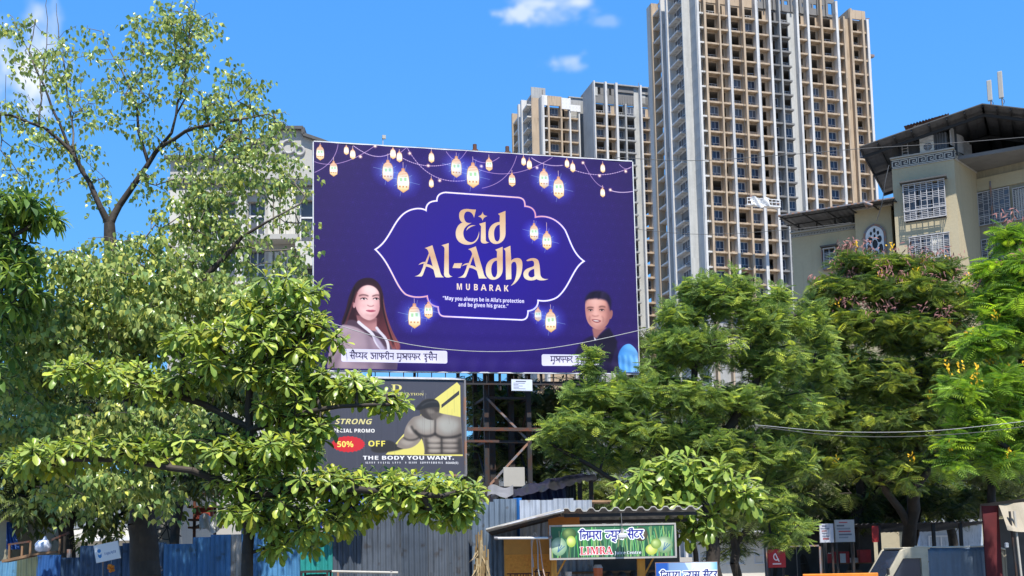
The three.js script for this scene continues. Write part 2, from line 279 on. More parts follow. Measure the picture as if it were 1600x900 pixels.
  // corner block and left side
  const left = yTop + 9, g1 = onPlane(1076.5, 188, P0, V(-e.x, 0, -e.z)), d1 = 2.8, w1 = 1.8;
  f.put('corner_wall', bx(0.3, left, d1, 0, left / 2, -d1 / 2 - 0.02), M.bluegrey);
  f.put('corner_wall', bx(w1, left, 0.3, -w1 / 2 - 0.1, left / 2, -d1 - 0.15), M.lightConcrete);
  const lines = []; for (let k = 0; k < 16; k++) lines.push(bx(0.03, 0.07, d1 - 0.1, -0.165, left - 4 - k * FL * 1.0, -d1 / 2 - 0.02)); f.put('pour_joint', lines, M.concrete);
  const Lo = V(-w1 - 0.1, 0, -d1).applyMatrix4(f.m).add(o.position), yl = YAW - Math.PI / 2;
  facade(o, { origin: V(Lo.x, 188, Lo.z), yaw: yl, yTop: left - 1.2, floors: 22, refY: 188, rnd: r, pick: (k, id) => (r() < 0.75 ? 'grey' : 'dark'), depth: 1.4, seq: [
    [1017.5, 1022.5, 'pier', M.lightConcrete], [1022.5, 1025, 'pier', B], [1025, 1038, 'bay', B, { id: 'a', ledge: Wt, win: [1025.5, 1037.5] }], [1038, 1040, 'pier', Wt], [1040, 1046.5, 'wall', M.darkConcrete, { z: -1.6 }], [1046.5, 1049, 'pier', Wt], [1049, 1062.5, 'bay', Wt, { id: 'b', ledge: Wt, win: [1050, 1062] }]] });
  f.put('inner_wall', bx(0.3, left, 14, -0.25, left / 2, -d1 - 7.2), M.room);
}
function midTower(opt) {
  const { corner, label, name } = opt;
  return thing(name, label, 'building', [corner.x, 0, corner.z]);
}
{ // two lower towers behind the billboard
  const n = V(Math.sin(YAW), 0, Math.cos(YAW)), e = V(Math.cos(YAW), 0, -Math.sin(YAW)), B = M.beige, Wt = M.white, G = M.darkConcrete;
  { // with the concrete top storey
    const r = rng(21), P0 = at(929, 200, 257), o = thing('apartment_tower', 'unfinished grey tower with bare concrete top storey, directly left of the tallest tower', 'building', [P0.x, 0, P0.z]);
    const yTop = onPlane(975, 162.5, P0, n).y, crown = 5.2, up = { up: crown };
    const f = facade(o, { origin: P0, yaw: YAW, yTop, floors: 17, refY: 200, rnd: r, pick: (k, id) => (id === 'beige' ? (r() < 0.5 ? 'glazed' : 'open') : r() < 0.55 ? 'rail' : 'grey'), seq: [
      [929, 931, 'pier', Wt, up], [931, 946.5, 'bay', M.concrete, { id: 'a', ledge: B }], [946.5, 949.8, 'pier', Wt, up], [949.8, 963, 'bay', B, { id: 'beige', win: [950.5, 958] }], [963, 966.5, 'pier', Wt, up],
      [966.5, 977, 'bay', G, { id: 'b', ledge: M.concrete }], [977, 979.5, 'pier', M.concrete, {}], [979.5, 994, 'bay', G, { id: 'c', ledge: M.concrete }], [994, 1001.5, 'wall', M.lightConcrete, up], [1001.5, 1004, 'pier', Wt, up],
      [1004, 1016, 'bay', B, { id: 'beige', win: [1004.5, 1012] }], [1016, 1018.5, 'pier', Wt, up], [1018.5, 1023, 'wall', M.lightConcrete, up], [1023, 1024, 'pier', M.bluegrey, {}]] });
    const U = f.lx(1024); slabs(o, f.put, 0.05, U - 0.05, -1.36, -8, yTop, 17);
    const top = []; for (const [a, b, hole] of [[931, 946.5, 1], [949.8, 963, 1], [966.5, 994, 0], [1004, 1016, 0]]) { const x0 = f.lx(a), x1 = f.lx(b), w = x1 - x0, c = (x0 + x1) / 2; if (hole) top.push(bx(w, 2.2, 0.3, c, yTop + 1.2, -1.1), bx(w, 1.0, 0.3, c, yTop + crown - 0.6, -1.1), bx(w * 0.42, 2, 0.3, x0 + w * 0.21, yTop + 3.2, -1.1), bx(w * 0.3, 2, 0.3, x1 - w * 0.15, yTop + 3.2, -1.1)); else { top.push(bx(w, crown - 0.3, 0.3, c, yTop + crown / 2, -1.1)); for (let q = 0; q < 7; q++) top.push(bx(0.16, 1.9, 0.16, x0 + w * (q + 0.5) / 7, yTop + 1.5, -0.9)); top.push(bx(w, 0.2, 0.3, c, yTop + 3.4, -0.85)); } }
    f.put('top_storey', top, M.darkConcrete);
    f.put('plaster_patch', [bx((f.lx(944) - f.lx(932)) * 0.45, 2.2, 0.06, f.lx(934.5), yTop + 3.0, -0.9), bx((f.lx(1013) - f.lx(1005)), 2.8, 0.06, f.lx(1008), yTop + 2.4, -0.9)], M.lightConcrete);
    f.put('roof', bx(U, 0.3, 9, U / 2, yTop + crown - 0.1, -5), M.concrete);
    f.put('roof_junk', [bx(0.2, 1.1, 0.2, U * 0.62, yTop + crown + 0.5, -3), bx(3, 0.4, 1, U * 0.4, yTop + crown + 0.2, -3), bx(0.1, 2.2, 0.1, U * 0.82, yTop + crown + 1, -3)], M.greySteel);
    const hh = yTop + crown; f.put('side_wall', bx(0.3, hh, 7.2, 0.1, hh / 2, -4.2), M.concrete);
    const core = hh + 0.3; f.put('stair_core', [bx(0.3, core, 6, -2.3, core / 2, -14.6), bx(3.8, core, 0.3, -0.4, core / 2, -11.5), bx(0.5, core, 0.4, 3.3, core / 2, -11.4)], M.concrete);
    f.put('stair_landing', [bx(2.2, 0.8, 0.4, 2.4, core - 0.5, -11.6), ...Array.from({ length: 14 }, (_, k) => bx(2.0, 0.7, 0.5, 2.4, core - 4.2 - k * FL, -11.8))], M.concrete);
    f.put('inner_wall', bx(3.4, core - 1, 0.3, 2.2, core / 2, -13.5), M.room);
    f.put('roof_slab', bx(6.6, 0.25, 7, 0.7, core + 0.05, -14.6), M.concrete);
  }
  { // with the white parapet
    const r = rng(31), P0 = at(847.5, 210, 264), o = thing('apartment_tower', 'lowest unfinished tower with white parapet and beige panels, left of the concrete-topped tower', 'building', [P0.x, 0, P0.z]);
    const yTop = onPlane(868, 165, P0, n).y, k1 = { up: 2.3 };
    const f = facade(o, { origin: P0, yaw: YAW, yTop, floors: 14, refY: 212, rnd: r, pick: (k, id) => (id === 'slot' ? 'open' : r() < 0.7 ? 'rail' : 'grey'), seq: [
      [847.5, 851, 'pier', Wt, k1], [851, 856.5, 'bay', B, { id: 'slot', ledge: Wt }], [856.5, 859.2, 'pier', B, k1], [859.2, 876.5, 'bay', B, { id: 'a', win: [860, 875] }], [876.5, 879, 'pier', B, k1],
      [879, 890, 'bay', B, { id: 'slot', win: [880, 885] }], [890, 892.5, 'pier', Wt, k1], [892.5, 904.5, 'bay', M.concrete, { id: 'b', ledge: B }], [904.5, 906.5, 'pier', Wt, {}]] });
    const U = f.lx(906.5), xa = f.lx(857), xb = f.lx(878), xc = f.lx(892); slabs(o, f.put, 0.05, U, -1.36, -8, yTop, 14);
    f.put('parapet', bx(xa, 2.6, 0.3, xa / 2, yTop + 1.2, -0.2), M.white2); f.put('parapet', [bx(xc - xb, 2.9, 0.3, (xb + xc) / 2, yTop + 0.6, 0.28), bx(U - xc + 0.3, 1.7, 0.3, (xc + U) / 2, yTop - 0.4, 0.28)], M.white2);
    f.put('parapet', bx(xb - xa, 2.5, 0.3, (xa + xb) / 2, yTop + 1.2, -0.1), B);
    f.put('roof', bx(U, 0.3, 9, U / 2, yTop - 0.1, -5.9), M.concrete);
    const d1 = 2.3, w1 = 2.0, hh = yTop + 3.6, q = yTop + 5.4;
    f.put('side_wall', bx(0.3, yTop + 2.2, d1, 0, (yTop + 2.2) / 2, -d1 / 2 - 0.2), M.bluegrey);
    f.put('side_wall', bx(w1, hh - 1, 0.3, -w1 / 2, (hh - 1) / 2, -d1 - 0.2), B);
    f.put('side_wall', bx(w1 + 1.8, q - hh + 1, 0.3, -w1 / 2 + 0.9, (hh - 1 + q) / 2, -d1 - 0.2), M.concrete);
    const Lo = V(-w1, 0, -d1).applyMatrix4(f.m).add(o.position), yl = YAW - Math.PI / 2;
    facade(o, { origin: V(Lo.x, 180, Lo.z), yaw: yl, yTop: q, floors: 15, refY: 212, rnd: r, pick: () => 'grey', depth: 1.3, seq: [
      [801, 802.2, 'pier', B], [802.2, 810.5, 'bay', B, { id: 'x', ledge: Wt }], [810.5, 812.3, 'pier', Wt], [812.3, 815.2, 'wall', M.bluegrey, { z: -1.4 }], [815.2, 817, 'pier', Wt], [817, 824, 'bay', M.concrete, { id: 'y', ledge: Wt }]] });
    f.put('inner_wall', bx(0.3, q - 1, 16, -w1 + 3, q / 2, -d1 - 8), M.room);
  }
}
{ // hanging work platform on the tall tower
  const c = at(1192, 322, 210), o = thing('work_platform', 'white suspended work platform hanging on the tallest tower', 'work platform', c, YAW);
  part('deck', bx(7.4, 0.25, 1.0, 0, 0, 0), M.white2, o);
  const rl = []; for (let i = 0; i < 9; i++) rl.push(bx(0.1, 1.3, 0.1, -3.6 + i * 0.9, 0.75, 0.45)); rl.push(bx(7.4, 0.12, 0.1, 0, 1.35, 0.45), bx(7.4, 0.12, 0.1, 0, 0.75, 0.47)); part('railing', rl, M.white2, o);
  part('tarpaulin', sheetGeo(12, 6, (u, v) => [-3 + u * 4.2, -0.3 + v * 1.7 + 0.3 * Math.sin(u * 9), 0.62 + 0.25 * Math.sin(u * 14 + v * 5)]), M.white2, o);
  part('winch', [bx(0.6, 1.6, 0.6, -2.6, 1.2, 0), bx(0.6, 1.0, 0.6, 3.2, 0.7, 0)], M.greySteel, o);
  part('rope', [bx(0.06, 60, 0.06, -3.2, 31, -0.1), bx(0.06, 60, 0.06, 3.2, 31, -0.1)], M.cable, o);
}
// ---------------------------------------------------------------- olive apartment building on the right
const nOf = (yaw) => V(Math.sin(yaw), 0, Math.cos(yaw)), eOf = (yaw) => V(Math.cos(yaw), 0, -Math.sin(yaw));
function wallFrame(o, origin, yaw) {                   // put() bakes facade coordinates (x along, y up, z outward) into the thing
  const m = new THREE.Matrix4().makeRotationY(yaw).setPosition(V(origin.x, 0, origin.z).sub(o.position)), n = nOf(yaw), e = eOf(yaw);
  const put = (name, geos, mat, parent = o, keepUV) => { let g = merge(geos); if (!keepUV) boxUV(g); g = g.applyMatrix4(m); if (parent !== o) { /* parents stand at the thing's base */ } const me = shade(new THREE.Mesh(g, mat)); me.name = name; parent.add(me); return me; };
  const l = (px, py) => { const p = onPlane(px, py, origin, n); return [p.clone().sub(origin).dot(e), p.y]; };
  return { m, n, e, put, l, origin };
}
function keyBand(x0, x1, y0, y1, z) {                  // Greek key: each hook a run of thin raised bars
  const g = [], h = y1 - y0, w = h * 1.25, n = Math.max(1, Math.round((x1 - x0) / w)), s = (x1 - x0) / n, t = h * 0.11, b = (xa, ya, xb, yb) => g.push(bx(Math.abs(xb - xa) + t, Math.abs(yb - ya) + t, 0.03, (xa + xb) / 2, (ya + yb) / 2, z));
  for (let i = 0; i < n; i++) {
    const x = x0 + i * s, f = (u, v) => [x + u * s, y0 + v * h], L = (...q) => { for (let k = 0; k + 1 < q.length; k++) b(...f(...q[k]), ...f(...q[k + 1])); };
    L([0.06, 0.08], [0.06, 0.9], [0.86, 0.9], [0.86, 0.32], [0.42, 0.32], [0.42, 0.6], [0.62, 0.6]);
    b(...f(0.06, 0.08), ...f(1.06, 0.08));
  }
  g.push(bx(x1 - x0, h * 0.09, 0.035, (x0 + x1) / 2, y0 - h * 0.12, z), bx(x1 - x0, h * 0.09, 0.035, (x0 + x1) / 2, y1 + h * 0.12, z));
  return g;
}
function grilleWindow(o, fr, xa, xb, ya, yb, dep, seed, opts = {}) {
  const w = xb - xa, h = yb - ya, c = (xa + xb) / 2, win = new THREE.Group(); win.name = 'window'; o.add(win); const r = rng(seed);
  fr.put('window_recess', [bx(w, h, 0.05, c, ya + h / 2, 0.015)], M.black, win);
  const pn = []; for (let i = 0; i < 3; i++) pn.push(bx(w / 3 - 0.08, h - 0.12, 0.03, xa + w * (i + 0.5) / 3, ya + h / 2, 0.055)); fr.put('pane', pn, M.glassGrey, win);
  if (opts.curtain) fr.put('curtain', sheetGeo(24, 2, (u, v) => [xa + w * (0.52 + 0.3 * u), ya + 0.1 + v * (h - 0.2), 0.09 + 0.02 * Math.sin(u * 40)]), M.cream, win);
  const g = [], t = 0.028, N = Math.round(w / 0.30);
  for (let i = 0; i <= N; i++) g.push(bx(i % 2 ? t : t * 1.5, h, t, xa + (w * i) / N, ya + h / 2, dep));
  const rows = Math.round(h / 0.1); for (let j = 0; j <= rows; j++) { const y = ya + (h * j) / rows; if (r() < 0.12) continue; for (let i = 0; i < N; i++) if (r() < 0.86) g.push(bx(w / N - t, t * 0.9, t * 0.7, xa + (w * (i + 0.5)) / N, y, dep)); }
  for (const y of [ya, ya + h * 0.26, yb]) g.push(bx(w + 0.06, t * 2, t * 2, c, y, dep + 0.004));
  if (dep > 0.15) for (const y of [ya, ya + h * 0.5, yb]) for (const x of [xa, xb]) g.push(bx(t, t, dep, x, y, dep / 2));
  if (dep > 0.15) { for (const x of [xa, xb]) for (let j = 1; j < 4; j++) g.push(bx(t, h, t, x, ya + h / 2, (dep * j) / 4)); }
  fr.put('grille', g, M.grille, win);
  if (opts.hood) fr.put('hood', [bx(w + 0.3, 0.07, dep + 0.22, c, yb + 0.12, (dep + 0.22) / 2)], M.darkTrim, win);
  return win;
}
{
  const Y1 = R(-27), Y2 = R(47), Y3 = R(-39), K = at(1490, 240, 58), nK = nOf(Y1);
  const o = thing('apartment_building', 'olive plastered apartment building with Greek key band and dark overhanging sheet roofs', 'building', [K.x, 0, K.z]);
  const bay = wallFrame(o, K, Y1), [xA] = bay.l(1393, 258), yBand = bay.l(1490, 250)[1], yPar = bay.l(1490, 233)[1];
  // bay
  bay.put('wall', [bx(-xA, yPar, 0.25, xA / 2, yPar / 2, -0.125)], M.olive);
  bay.put('side_wall', [bx(0.22, yPar, 6, xA + 0.11, yPar / 2, -3.25)], M.olive);
  bay.put('band_ground', [bx(-xA + 0.02, yPar - yBand - 0.12, 0.03, xA / 2, (yPar + yBand) / 2, 0.016)], M.keyDark);
  bay.put('key_band', keyBand(xA + 0.02, -0.02, yBand + 0.1, yPar - 0.12, 0.045), M.cream);
  bay.put('cornice', [bx(-xA + 0.12, 0.08, 0.3, xA / 2, yPar + 0.04, -0.02)], M.greyWall);
  const q = (px, py, f = bay) => f.l(px, py);
  { const [a, yt] = q(1412, 293), [b] = q(1476, 286), [, yb] = q(1412, 349); grilleWindow(o, bay, a, b, yb, yt, 0.42, 5, { hood: true }); }
  { const [a, yt] = q(1421, 372), [b] = q(1483, 364), [, yb] = q(1421, 422); grilleWindow(o, bay, a, b, yb, yt, 0.12, 6, { curtain: true }); }
  // bevelled side of the bay
  const side = wallFrame(o, K, Y2), [xS] = side.l(1525, 265), yB2 = yBand;
  side.put('wall', [bx(xS, yPar, 0.25, xS / 2, yPar / 2, -0.125)], M.olive);
  side.put('band_ground', [bx(xS, yPar - yB2 - 0.12, 0.03, xS / 2, (yPar + yB2) / 2, 0.016)], M.keyDark);
  side.put('key_band', keyBand(0.02, xS - 0.02, yB2 + 0.1, yPar - 0.12, 0.045), M.cream);
  // wall set back on the right
  const S = K.clone().add(eOf(Y2).multiplyScalar(xS)), back = wallFrame(o, V(S.x, 20, S.z), Y3), [xE] = back.l(1690, 300), yc = back.l(1526, 262)[1];
  back.put('wall', [bx(xE, yc, 0.25, xE / 2, yc / 2, -0.125)], M.oliveStain);
  back.put('cornice', [bx(xE, 0.12, 0.4, xE / 2, yc + 0.06, 0.0), bx(xE, 0.05, 0.3, xE / 2, yc - 0.1, 0.03)], M.olive);
  const [, y1] = q(1530, 280, back), [, y2] = q(1530, 300, back);
  back.put('beam', [bx(xE, y1 - y2, 0.1, xE / 2, (y1 + y2) / 2, 0.05)], M.olive);
  { const [a, yt] = q(1528, 303, back), [b] = q(1577, 296, back), [, yb] = q(1528, 354, back); grilleWindow(o, back, a, b, yb, yt, 0.1, 7); }
  { const [a, yt] = q(1583, 296, back), [b] = q(1640, 290, back), [, yb] = q(1583, 345, back); const w = grilleWindow(o, back, a, b, yb, yt, 0.12, 8); back.put('curtain', sheetGeo(30, 2, (u, v) => [a + 0.1 + (b - a) * 0.45 * u, yb + 0.1 + v * (yt - yb - 0.2), 0.08 + 0.02 * Math.sin(u * 40)]), M.cream, w); }
  { const [a, yt] = q(1534, 376, back), [b] = q(1567, 371, back), [, yb] = q(1534, 420, back); grilleWindow(o, back, a, b, yb, yt, 0.1, 9); }
  back.put('downpipe', [cyl(0.05, 0.05, yc - 1, back.l(1549, 300)[0], yc / 2 - 0.5, 0.12, 8)], M.greySteel);
  // lower wing and stair tower
  const st0 = K.clone().add(nK.clone().multiplyScalar(-1.0)), stair = wallFrame(o, st0, Y1), [xa] = stair.l(1335, 330), [xb] = stair.l(1391.5, 318), yS = stair.l(1360, 326)[1];
  stair.put('wall', [bx(xb - xa, yS, 0.3, (xa + xb) / 2, yS / 2, -0.15), bx(0.25, yS, 3, xb - 0.125, yS / 2, -1.8), bx(0.25, yS, 1.2, xa + 0.125, yS / 2, -0.9)], M.olive);
  stair.put('cornice', [bx(xb - xa + 0.16, 0.1, 0.3, (xa + xb) / 2, yS + 0.05, -0.02)], M.greyWall);
  { // pointed window with white tracery
    const [xc, yt] = stair.l(1366, 353), [, yb] = stair.l(1366, 408), w = 28 / 1700 * 59 / 0.95, hw = w / 2, h = yt - yb, sp = yt - hw * 1.25;
    const win = new THREE.Group(); win.name = 'arched_window'; o.add(win);
    const outline = (s, P) => { P.moveTo(-hw * s, yb - (s - 1)); P.lineTo(-hw * s, sp); P.quadraticCurveTo(-hw * s, sp + hw * 0.95 * s, 0, yt + (s - 1) * hw); P.quadraticCurveTo(hw * s, sp + hw * 0.95 * s, hw * s, sp); P.lineTo(hw * s, yb - (s - 1)); P.closePath(); return P; };
    const ring = outline(1.22, new THREE.Shape()); ring.holes.push(outline(1, new THREE.Path()));
    stair.put('surround', new THREE.ExtrudeGeometry(ring, { depth: 0.1, bevelEnabled: false, curveSegments: 14 }).translate(xc, 0, 0), M.greySteel, win);
    stair.put('window_recess', new THREE.ExtrudeGeometry(outline(0.99, new THREE.Shape()), { depth: 0.02, bevelEnabled: false, curveSegments: 14 }).translate(xc, 0, 0.004), M.black, win);
    const g = [], B = (x0, y0, x1, y1, t = 0.07) => g.push(bar(V(xc + x0 * hw, yb + y0 * h, 0.05), V(xc + x1 * hw, yb + y1 * h, 0.05), t, 0.05));
    const flower = new THREE.Shape(); outline(0.97, flower); const cut = (x, y, rx, ry) => { const p = new THREE.Path(); p.absellipse(x * hw, yb + y * h, rx * hw, ry * h, 0, Math.PI * 2); flower.holes.push(p); };
    cut(0, 0.86, 0.14, 0.07); cut(-0.38, 0.78, 0.13, 0.06); cut(0.38, 0.78, 0.13, 0.06); cut(0, 0.7, 0.12, 0.05); cut(-0.5, 0.6, 0.26, 0.10); cut(0.5, 0.6, 0.26, 0.10); cut(0, 0.47, 0.3, 0.13); cut(-0.62, 0.33, 0.24, 0.13); cut(0.62, 0.33, 0.24, 0.13); cut(0, 0.16, 0.34, 0.13); cut(-0.62, 0.08, 0.22, 0.06); cut(0.62, 0.08, 0.22, 0.06);
    stair.put('tracery', new THREE.ExtrudeGeometry(flower, { depth: 0.05, bevelEnabled: false, curveSegments: 14 }).translate(xc, 0, 0.05), M.white2, win);
  }
  const wg0 = K.clone().add(nK.clone().multiplyScalar(-1.6)), wing = wallFrame(o, wg0, Y1), [wa] = wing.l(1237, 380), [wb] = wing.l(1337, 350), yW = wing.l(1237, 365)[1], yWb = wing.l(1237, 373.5)[1];
  wing.put('wall', [bx(wb - wa, yW, 0.3, (wa + wb) / 2, yW / 2, -0.15), bx(0.25, yW, 7, wa + 0.125, yW / 2, -3.8)], M.olive);
  wing.put('band_ground', [bx(wb - wa, yW - yWb - 0.1, 0.03, (wa + wb) / 2, (yW + yWb) / 2, 0.016)], M.keyDark);
  wing.put('key_band', keyBand(wa + 0.02, wb, yWb + 0.08, yW - 0.1, 0.045), M.cream);
  wing.put('cornice', [bx(wb - wa + 0.1, 0.07, 0.3, (wa + wb) / 2, yW + 0.035, -0.03)], M.greyWall);
  { const [a, yt] = wing.l(1288, 391), [b] = wing.l(1306, 388), [, yb] = wing.l(1288, 421); grilleWindow(o, wing, a, b, yb, yt, 0.35, 10, { hood: true }); wing.put('window_box', [bx(b - a + 0.16, 0.08, 0.45, (a + b) / 2, yb - 0.06, 0.22), bx(0.05, yt - yb, 0.4, a - 0.1, (ya => ya)((yt + yb) / 2), 0.2)], M.greySteel); }
  // roof over the lower wing
  const rf = wallFrame(o, K.clone().add(nK.clone().multiplyScalar(0.6)), Y1), [ra, yra] = rf.l(1214, 337), [rb] = rf.l(1397, 306);
  const ribs = (x0, x1, y, zF, zB, dy) => sheetGeo(Math.round((x1 - x0) / 0.06), 2, (u, v) => [lerp(x0, x1, u), y + dy * v + 0.022 * Math.sin(u * (x1 - x0) * 22), lerp(zF, zB, v)]);
  rf.put('roof_sheet', ribs(ra, rb, yra, 0, -7.5, 0.5), M.roofSheet);
  rf.put('fascia', [bx(rb - ra, 0.07, 0.05, (ra + rb) / 2, yra - 0.02, 0.02)], M.greySteel);
  const tr = []; for (let i = 0; i < 6; i++) tr.push(bar(V(lerp(ra, rb, i / 5.2) + 0.2, yra - 0.1, -0.1), V(lerp(ra, rb, i / 5.2) + 1.2, yra - 0.0, -6.5), 0.07)); for (let j = 0; j < 4; j++) tr.push(bx(rb - ra, 0.06, 0.06, (ra + rb) / 2, yra - 0.06 + j * 0.08, -0.6 - j * 1.8)); for (let i = 0; i < 4; i++) tr.push(bx(0.07, 2.4, 0.07, lerp(wa + 0.3, wb, i / 3.2), yra - 0.9, -3));
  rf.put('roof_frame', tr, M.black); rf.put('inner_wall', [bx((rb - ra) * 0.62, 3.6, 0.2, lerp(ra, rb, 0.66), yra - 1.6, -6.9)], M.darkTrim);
  rf.put('vent_pipe', [rod(V(rf.l(1350, 311)[0], yra + 0.02, 0.1), V(rf.l(1352, 311)[0], yra - 0.1, -0.8), 0.09), rod(V(rf.l(1350, 311)[0], yra - 0.05, 0.12), V(rf.l(1364, 319)[0], yra - 0.32, 0.2), 0.08)], M.greySteel);
  // gabled sheet roof over the top terrace
  const gf = wallFrame(o, K.clone().add(nK.clone().multiplyScalar(1.5)), Y1), P = gf.l(1344, 230), Q = gf.l(1535, 163), Z = gf.l(1690, 158);
  const slope = (a, b) => sheetGeo(Math.round(Math.hypot(b[0] - a[0], b[1] - a[1]) / 0.3), 36, (u, v) => [lerp(a[0], b[0], u), lerp(a[1], b[1], u) + 0.02 * Math.sin(v * 150), lerp(0, -9, v)]);
  gf.put('roof_sheet', slope(P, Q), M.roofSheet); gf.put('roof_sheet', slope(Q, [Z[0], Q[1] - 1.6]), M.roofSheet);
  gf.put('fascia', [bar(V(P[0], P[1] + 0.02, 0.02), V(Q[0], Q[1] + 0.02, 0.02), 0.05, 0.05), bar(V(Q[0], Q[1] + 0.02, 0.02), V(Z[0], Q[1] - 1.58, 0.02), 0.05, 0.05)], M.darkTrim);
  const tg = []; for (const [a, b] of [[P, Q], [Q, [Z[0], Q[1] - 1.6]]]) { for (const z of [-0.9, -4.5, -8.5]) tg.push(bar(V(a[0], a[1] - 0.28, z), V(b[0], b[1] - 0.28, z), 0.16, 0.12)); for (let i = 0; i <= 7; i++) { const x = lerp(a[0], b[0], i / 7), y = lerp(a[1], b[1], i / 7) - 0.1; tg.push(bx(0.08, 0.1, 8.8, x, y, -4.4)); } }
  for (const [px, h] of [[1491, 2.0], [1400, 0.9]]) tg.push(bx(0.12, h, 0.12, gf.l(px, 240)[0], yPar + h / 2 - 0.3, -1.75));
  gf.put('roof_frame', tg, M.black);
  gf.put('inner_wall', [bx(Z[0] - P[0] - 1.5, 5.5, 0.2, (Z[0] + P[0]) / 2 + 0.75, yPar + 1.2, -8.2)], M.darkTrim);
  gf.put('terrace_floor', [bx(Z[0] - P[0] - 2.4, 0.2, 7, (Z[0] + P[0]) / 2 + 1.2, yPar - 0.4, -5.4)], M.room);
  bay.put('terrace_railing', [bx(-xA - 0.3, 0.9, 0.04, xA / 2 - 0.1, yPar + 0.5, -0.35), ...Array.from({ length: 9 }, (_, i) => bx(0.03, 1, 0.05, xA * (0.08 + 0.1 * i), yPar + 0.55, -0.31))], M.darkTrim);
  { const [a, y0] = bay.l(1459, 224), [b, y9] = bay.l(1478, 205); bay.put('canvas_sheet', sheetGeo(30, 4, (u, v) => [lerp(a, b, u), lerp(y0 - 0.5, y9, v), -0.15 + 0.06 * Math.sin(u * 30)]), std(C(0.16, 0.18, 0.21), { map: T.mottle }), o); }
  { const [a, y0] = side.l(1494, 216), [b] = side.l(1520, 236); side.put('white_sheet', sheetGeo(16, 6, (u, v) => [lerp(0.15, xS * 0.98, u), yPar + lerp(0.25, 1.3, v) + 0.2 * (1 - u) - 0.1, -0.2 + 0.07 * Math.sin(u * 14)]), M.white2, o); }
  { const [a, y0] = bay.l(1409.5, 243), [b, y9] = bay.l(1417, 218); const g = [bx(0.04, y9 - y0, 0.04, a, (y0 + y9) / 2, -0.2), bx(0.04, y9 - y0, 0.04, b, (y0 + y9) / 2, -0.2)]; for (let i = 0; i < 5; i++) g.push(bx(b - a, 0.035, 0.035, (a + b) / 2, lerp(y0, y9, (i + 0.5) / 5), -0.2)); bay.put('ladder', g, M.grille, o); }
  // tiled lean-to behind the ridge
  { const f2 = wallFrame(o, K.clone().add(nK.clone().multiplyScalar(-6)), Y1), [a, y0] = f2.l(1412, 197), [b, y1] = f2.l(1482, 177); f2.put('rear_roof', sheetGeo(30, 4, (u, v) => [lerp(a, b, u), lerp(y0, y1, u) + 0.05 * Math.sin(u * 90) + v * 0.1, -v * 3]), M.rustBeam); f2.put('rear_wall', [bx(b - a, 3, 0.2, (a + b) / 2 + 0.5, y0 - 1.4, -0.6)], M.cream); }
  // air conditioner
  { const [a, y0] = bay.l(1438, 241), [b, y1] = bay.l(1458, 209), p = V((a + b) / 2, 0, -0.1).applyMatrix4(bay.m).add(o.position), ac = thing('air_conditioner', 'white air conditioner outdoor unit on the terrace above the Greek key band', 'air conditioner', [p.x, yPar + 0.1, p.z], Y1), w = (b - a) * 1.02, h = w * 0.78;
    part('casing', rbx(w, h, 0.34, 0.03, 0, h / 2, 0), M.cream, ac); part('top_panel', bx(w * 0.98, h * 0.7, 0.3, 0, h * 1.37, -0.02), M.white2, ac);
    const gr = []; for (let i = 1; i < 5; i++) gr.push(new THREE.TorusGeometry(h * 0.095 * i, 0.008, 5, 22).translate(w * 0.08, h * 0.46, 0.18)); gr.push(bx(h * 0.8, 0.012, 0.012, w * 0.08, h * 0.46, 0.185), bx(0.012, h * 0.8, 0.012, w * 0.08, h * 0.46, 0.185)); part('fan_grille', gr, M.frame, ac);
    part('fan_opening', new THREE.CylinderGeometry(h * 0.4, h * 0.4, 0.02, 26).rotateX(Math.PI / 2).translate(w * 0.08, h * 0.46, 0.166), M.black, ac); }
  // panel antennas on the roof
  for (const [px, top, bot, label] of [[1548.5, 127, 160, 'shorter of the two grey panel antennas on the dark sheet roof'], [1566, 113, 158, 'taller of the two grey panel antennas on the dark sheet roof']]) {
    const d = 60, a = at(px, bot + 6, d), b = at(px - 2, top, d), t = thing('antenna', label, 'antenna', [a.x, a.y, a.z], R(-35)), h = b.y - a.y;
    t.userData.group = 'panel antennas on the roof';
    part('panel', rbx(0.26, h * 0.82, 0.13, 0.04, 0, h * 0.59, 0.14), M.greyWall, t); part('mast', cyl(0.04, 0.04, h, 0, h * 0.48, -0.06, 8), M.greySteel, t);
    part('bracket', [bx(0.08, 0.06, 0.25, 0, h * 0.78, 0.02), bx(0.08, 0.06, 0.25, 0, h * 0.4, 0.02)], M.frameDark, t); part('cable', tube([V(0.05, h * 0.18, 0.12), V(0.14, h * 0.1, 0.05), V(0.06, h * 0.02, -0.05)], 0.015, 12), M.cable, t);
  }
}
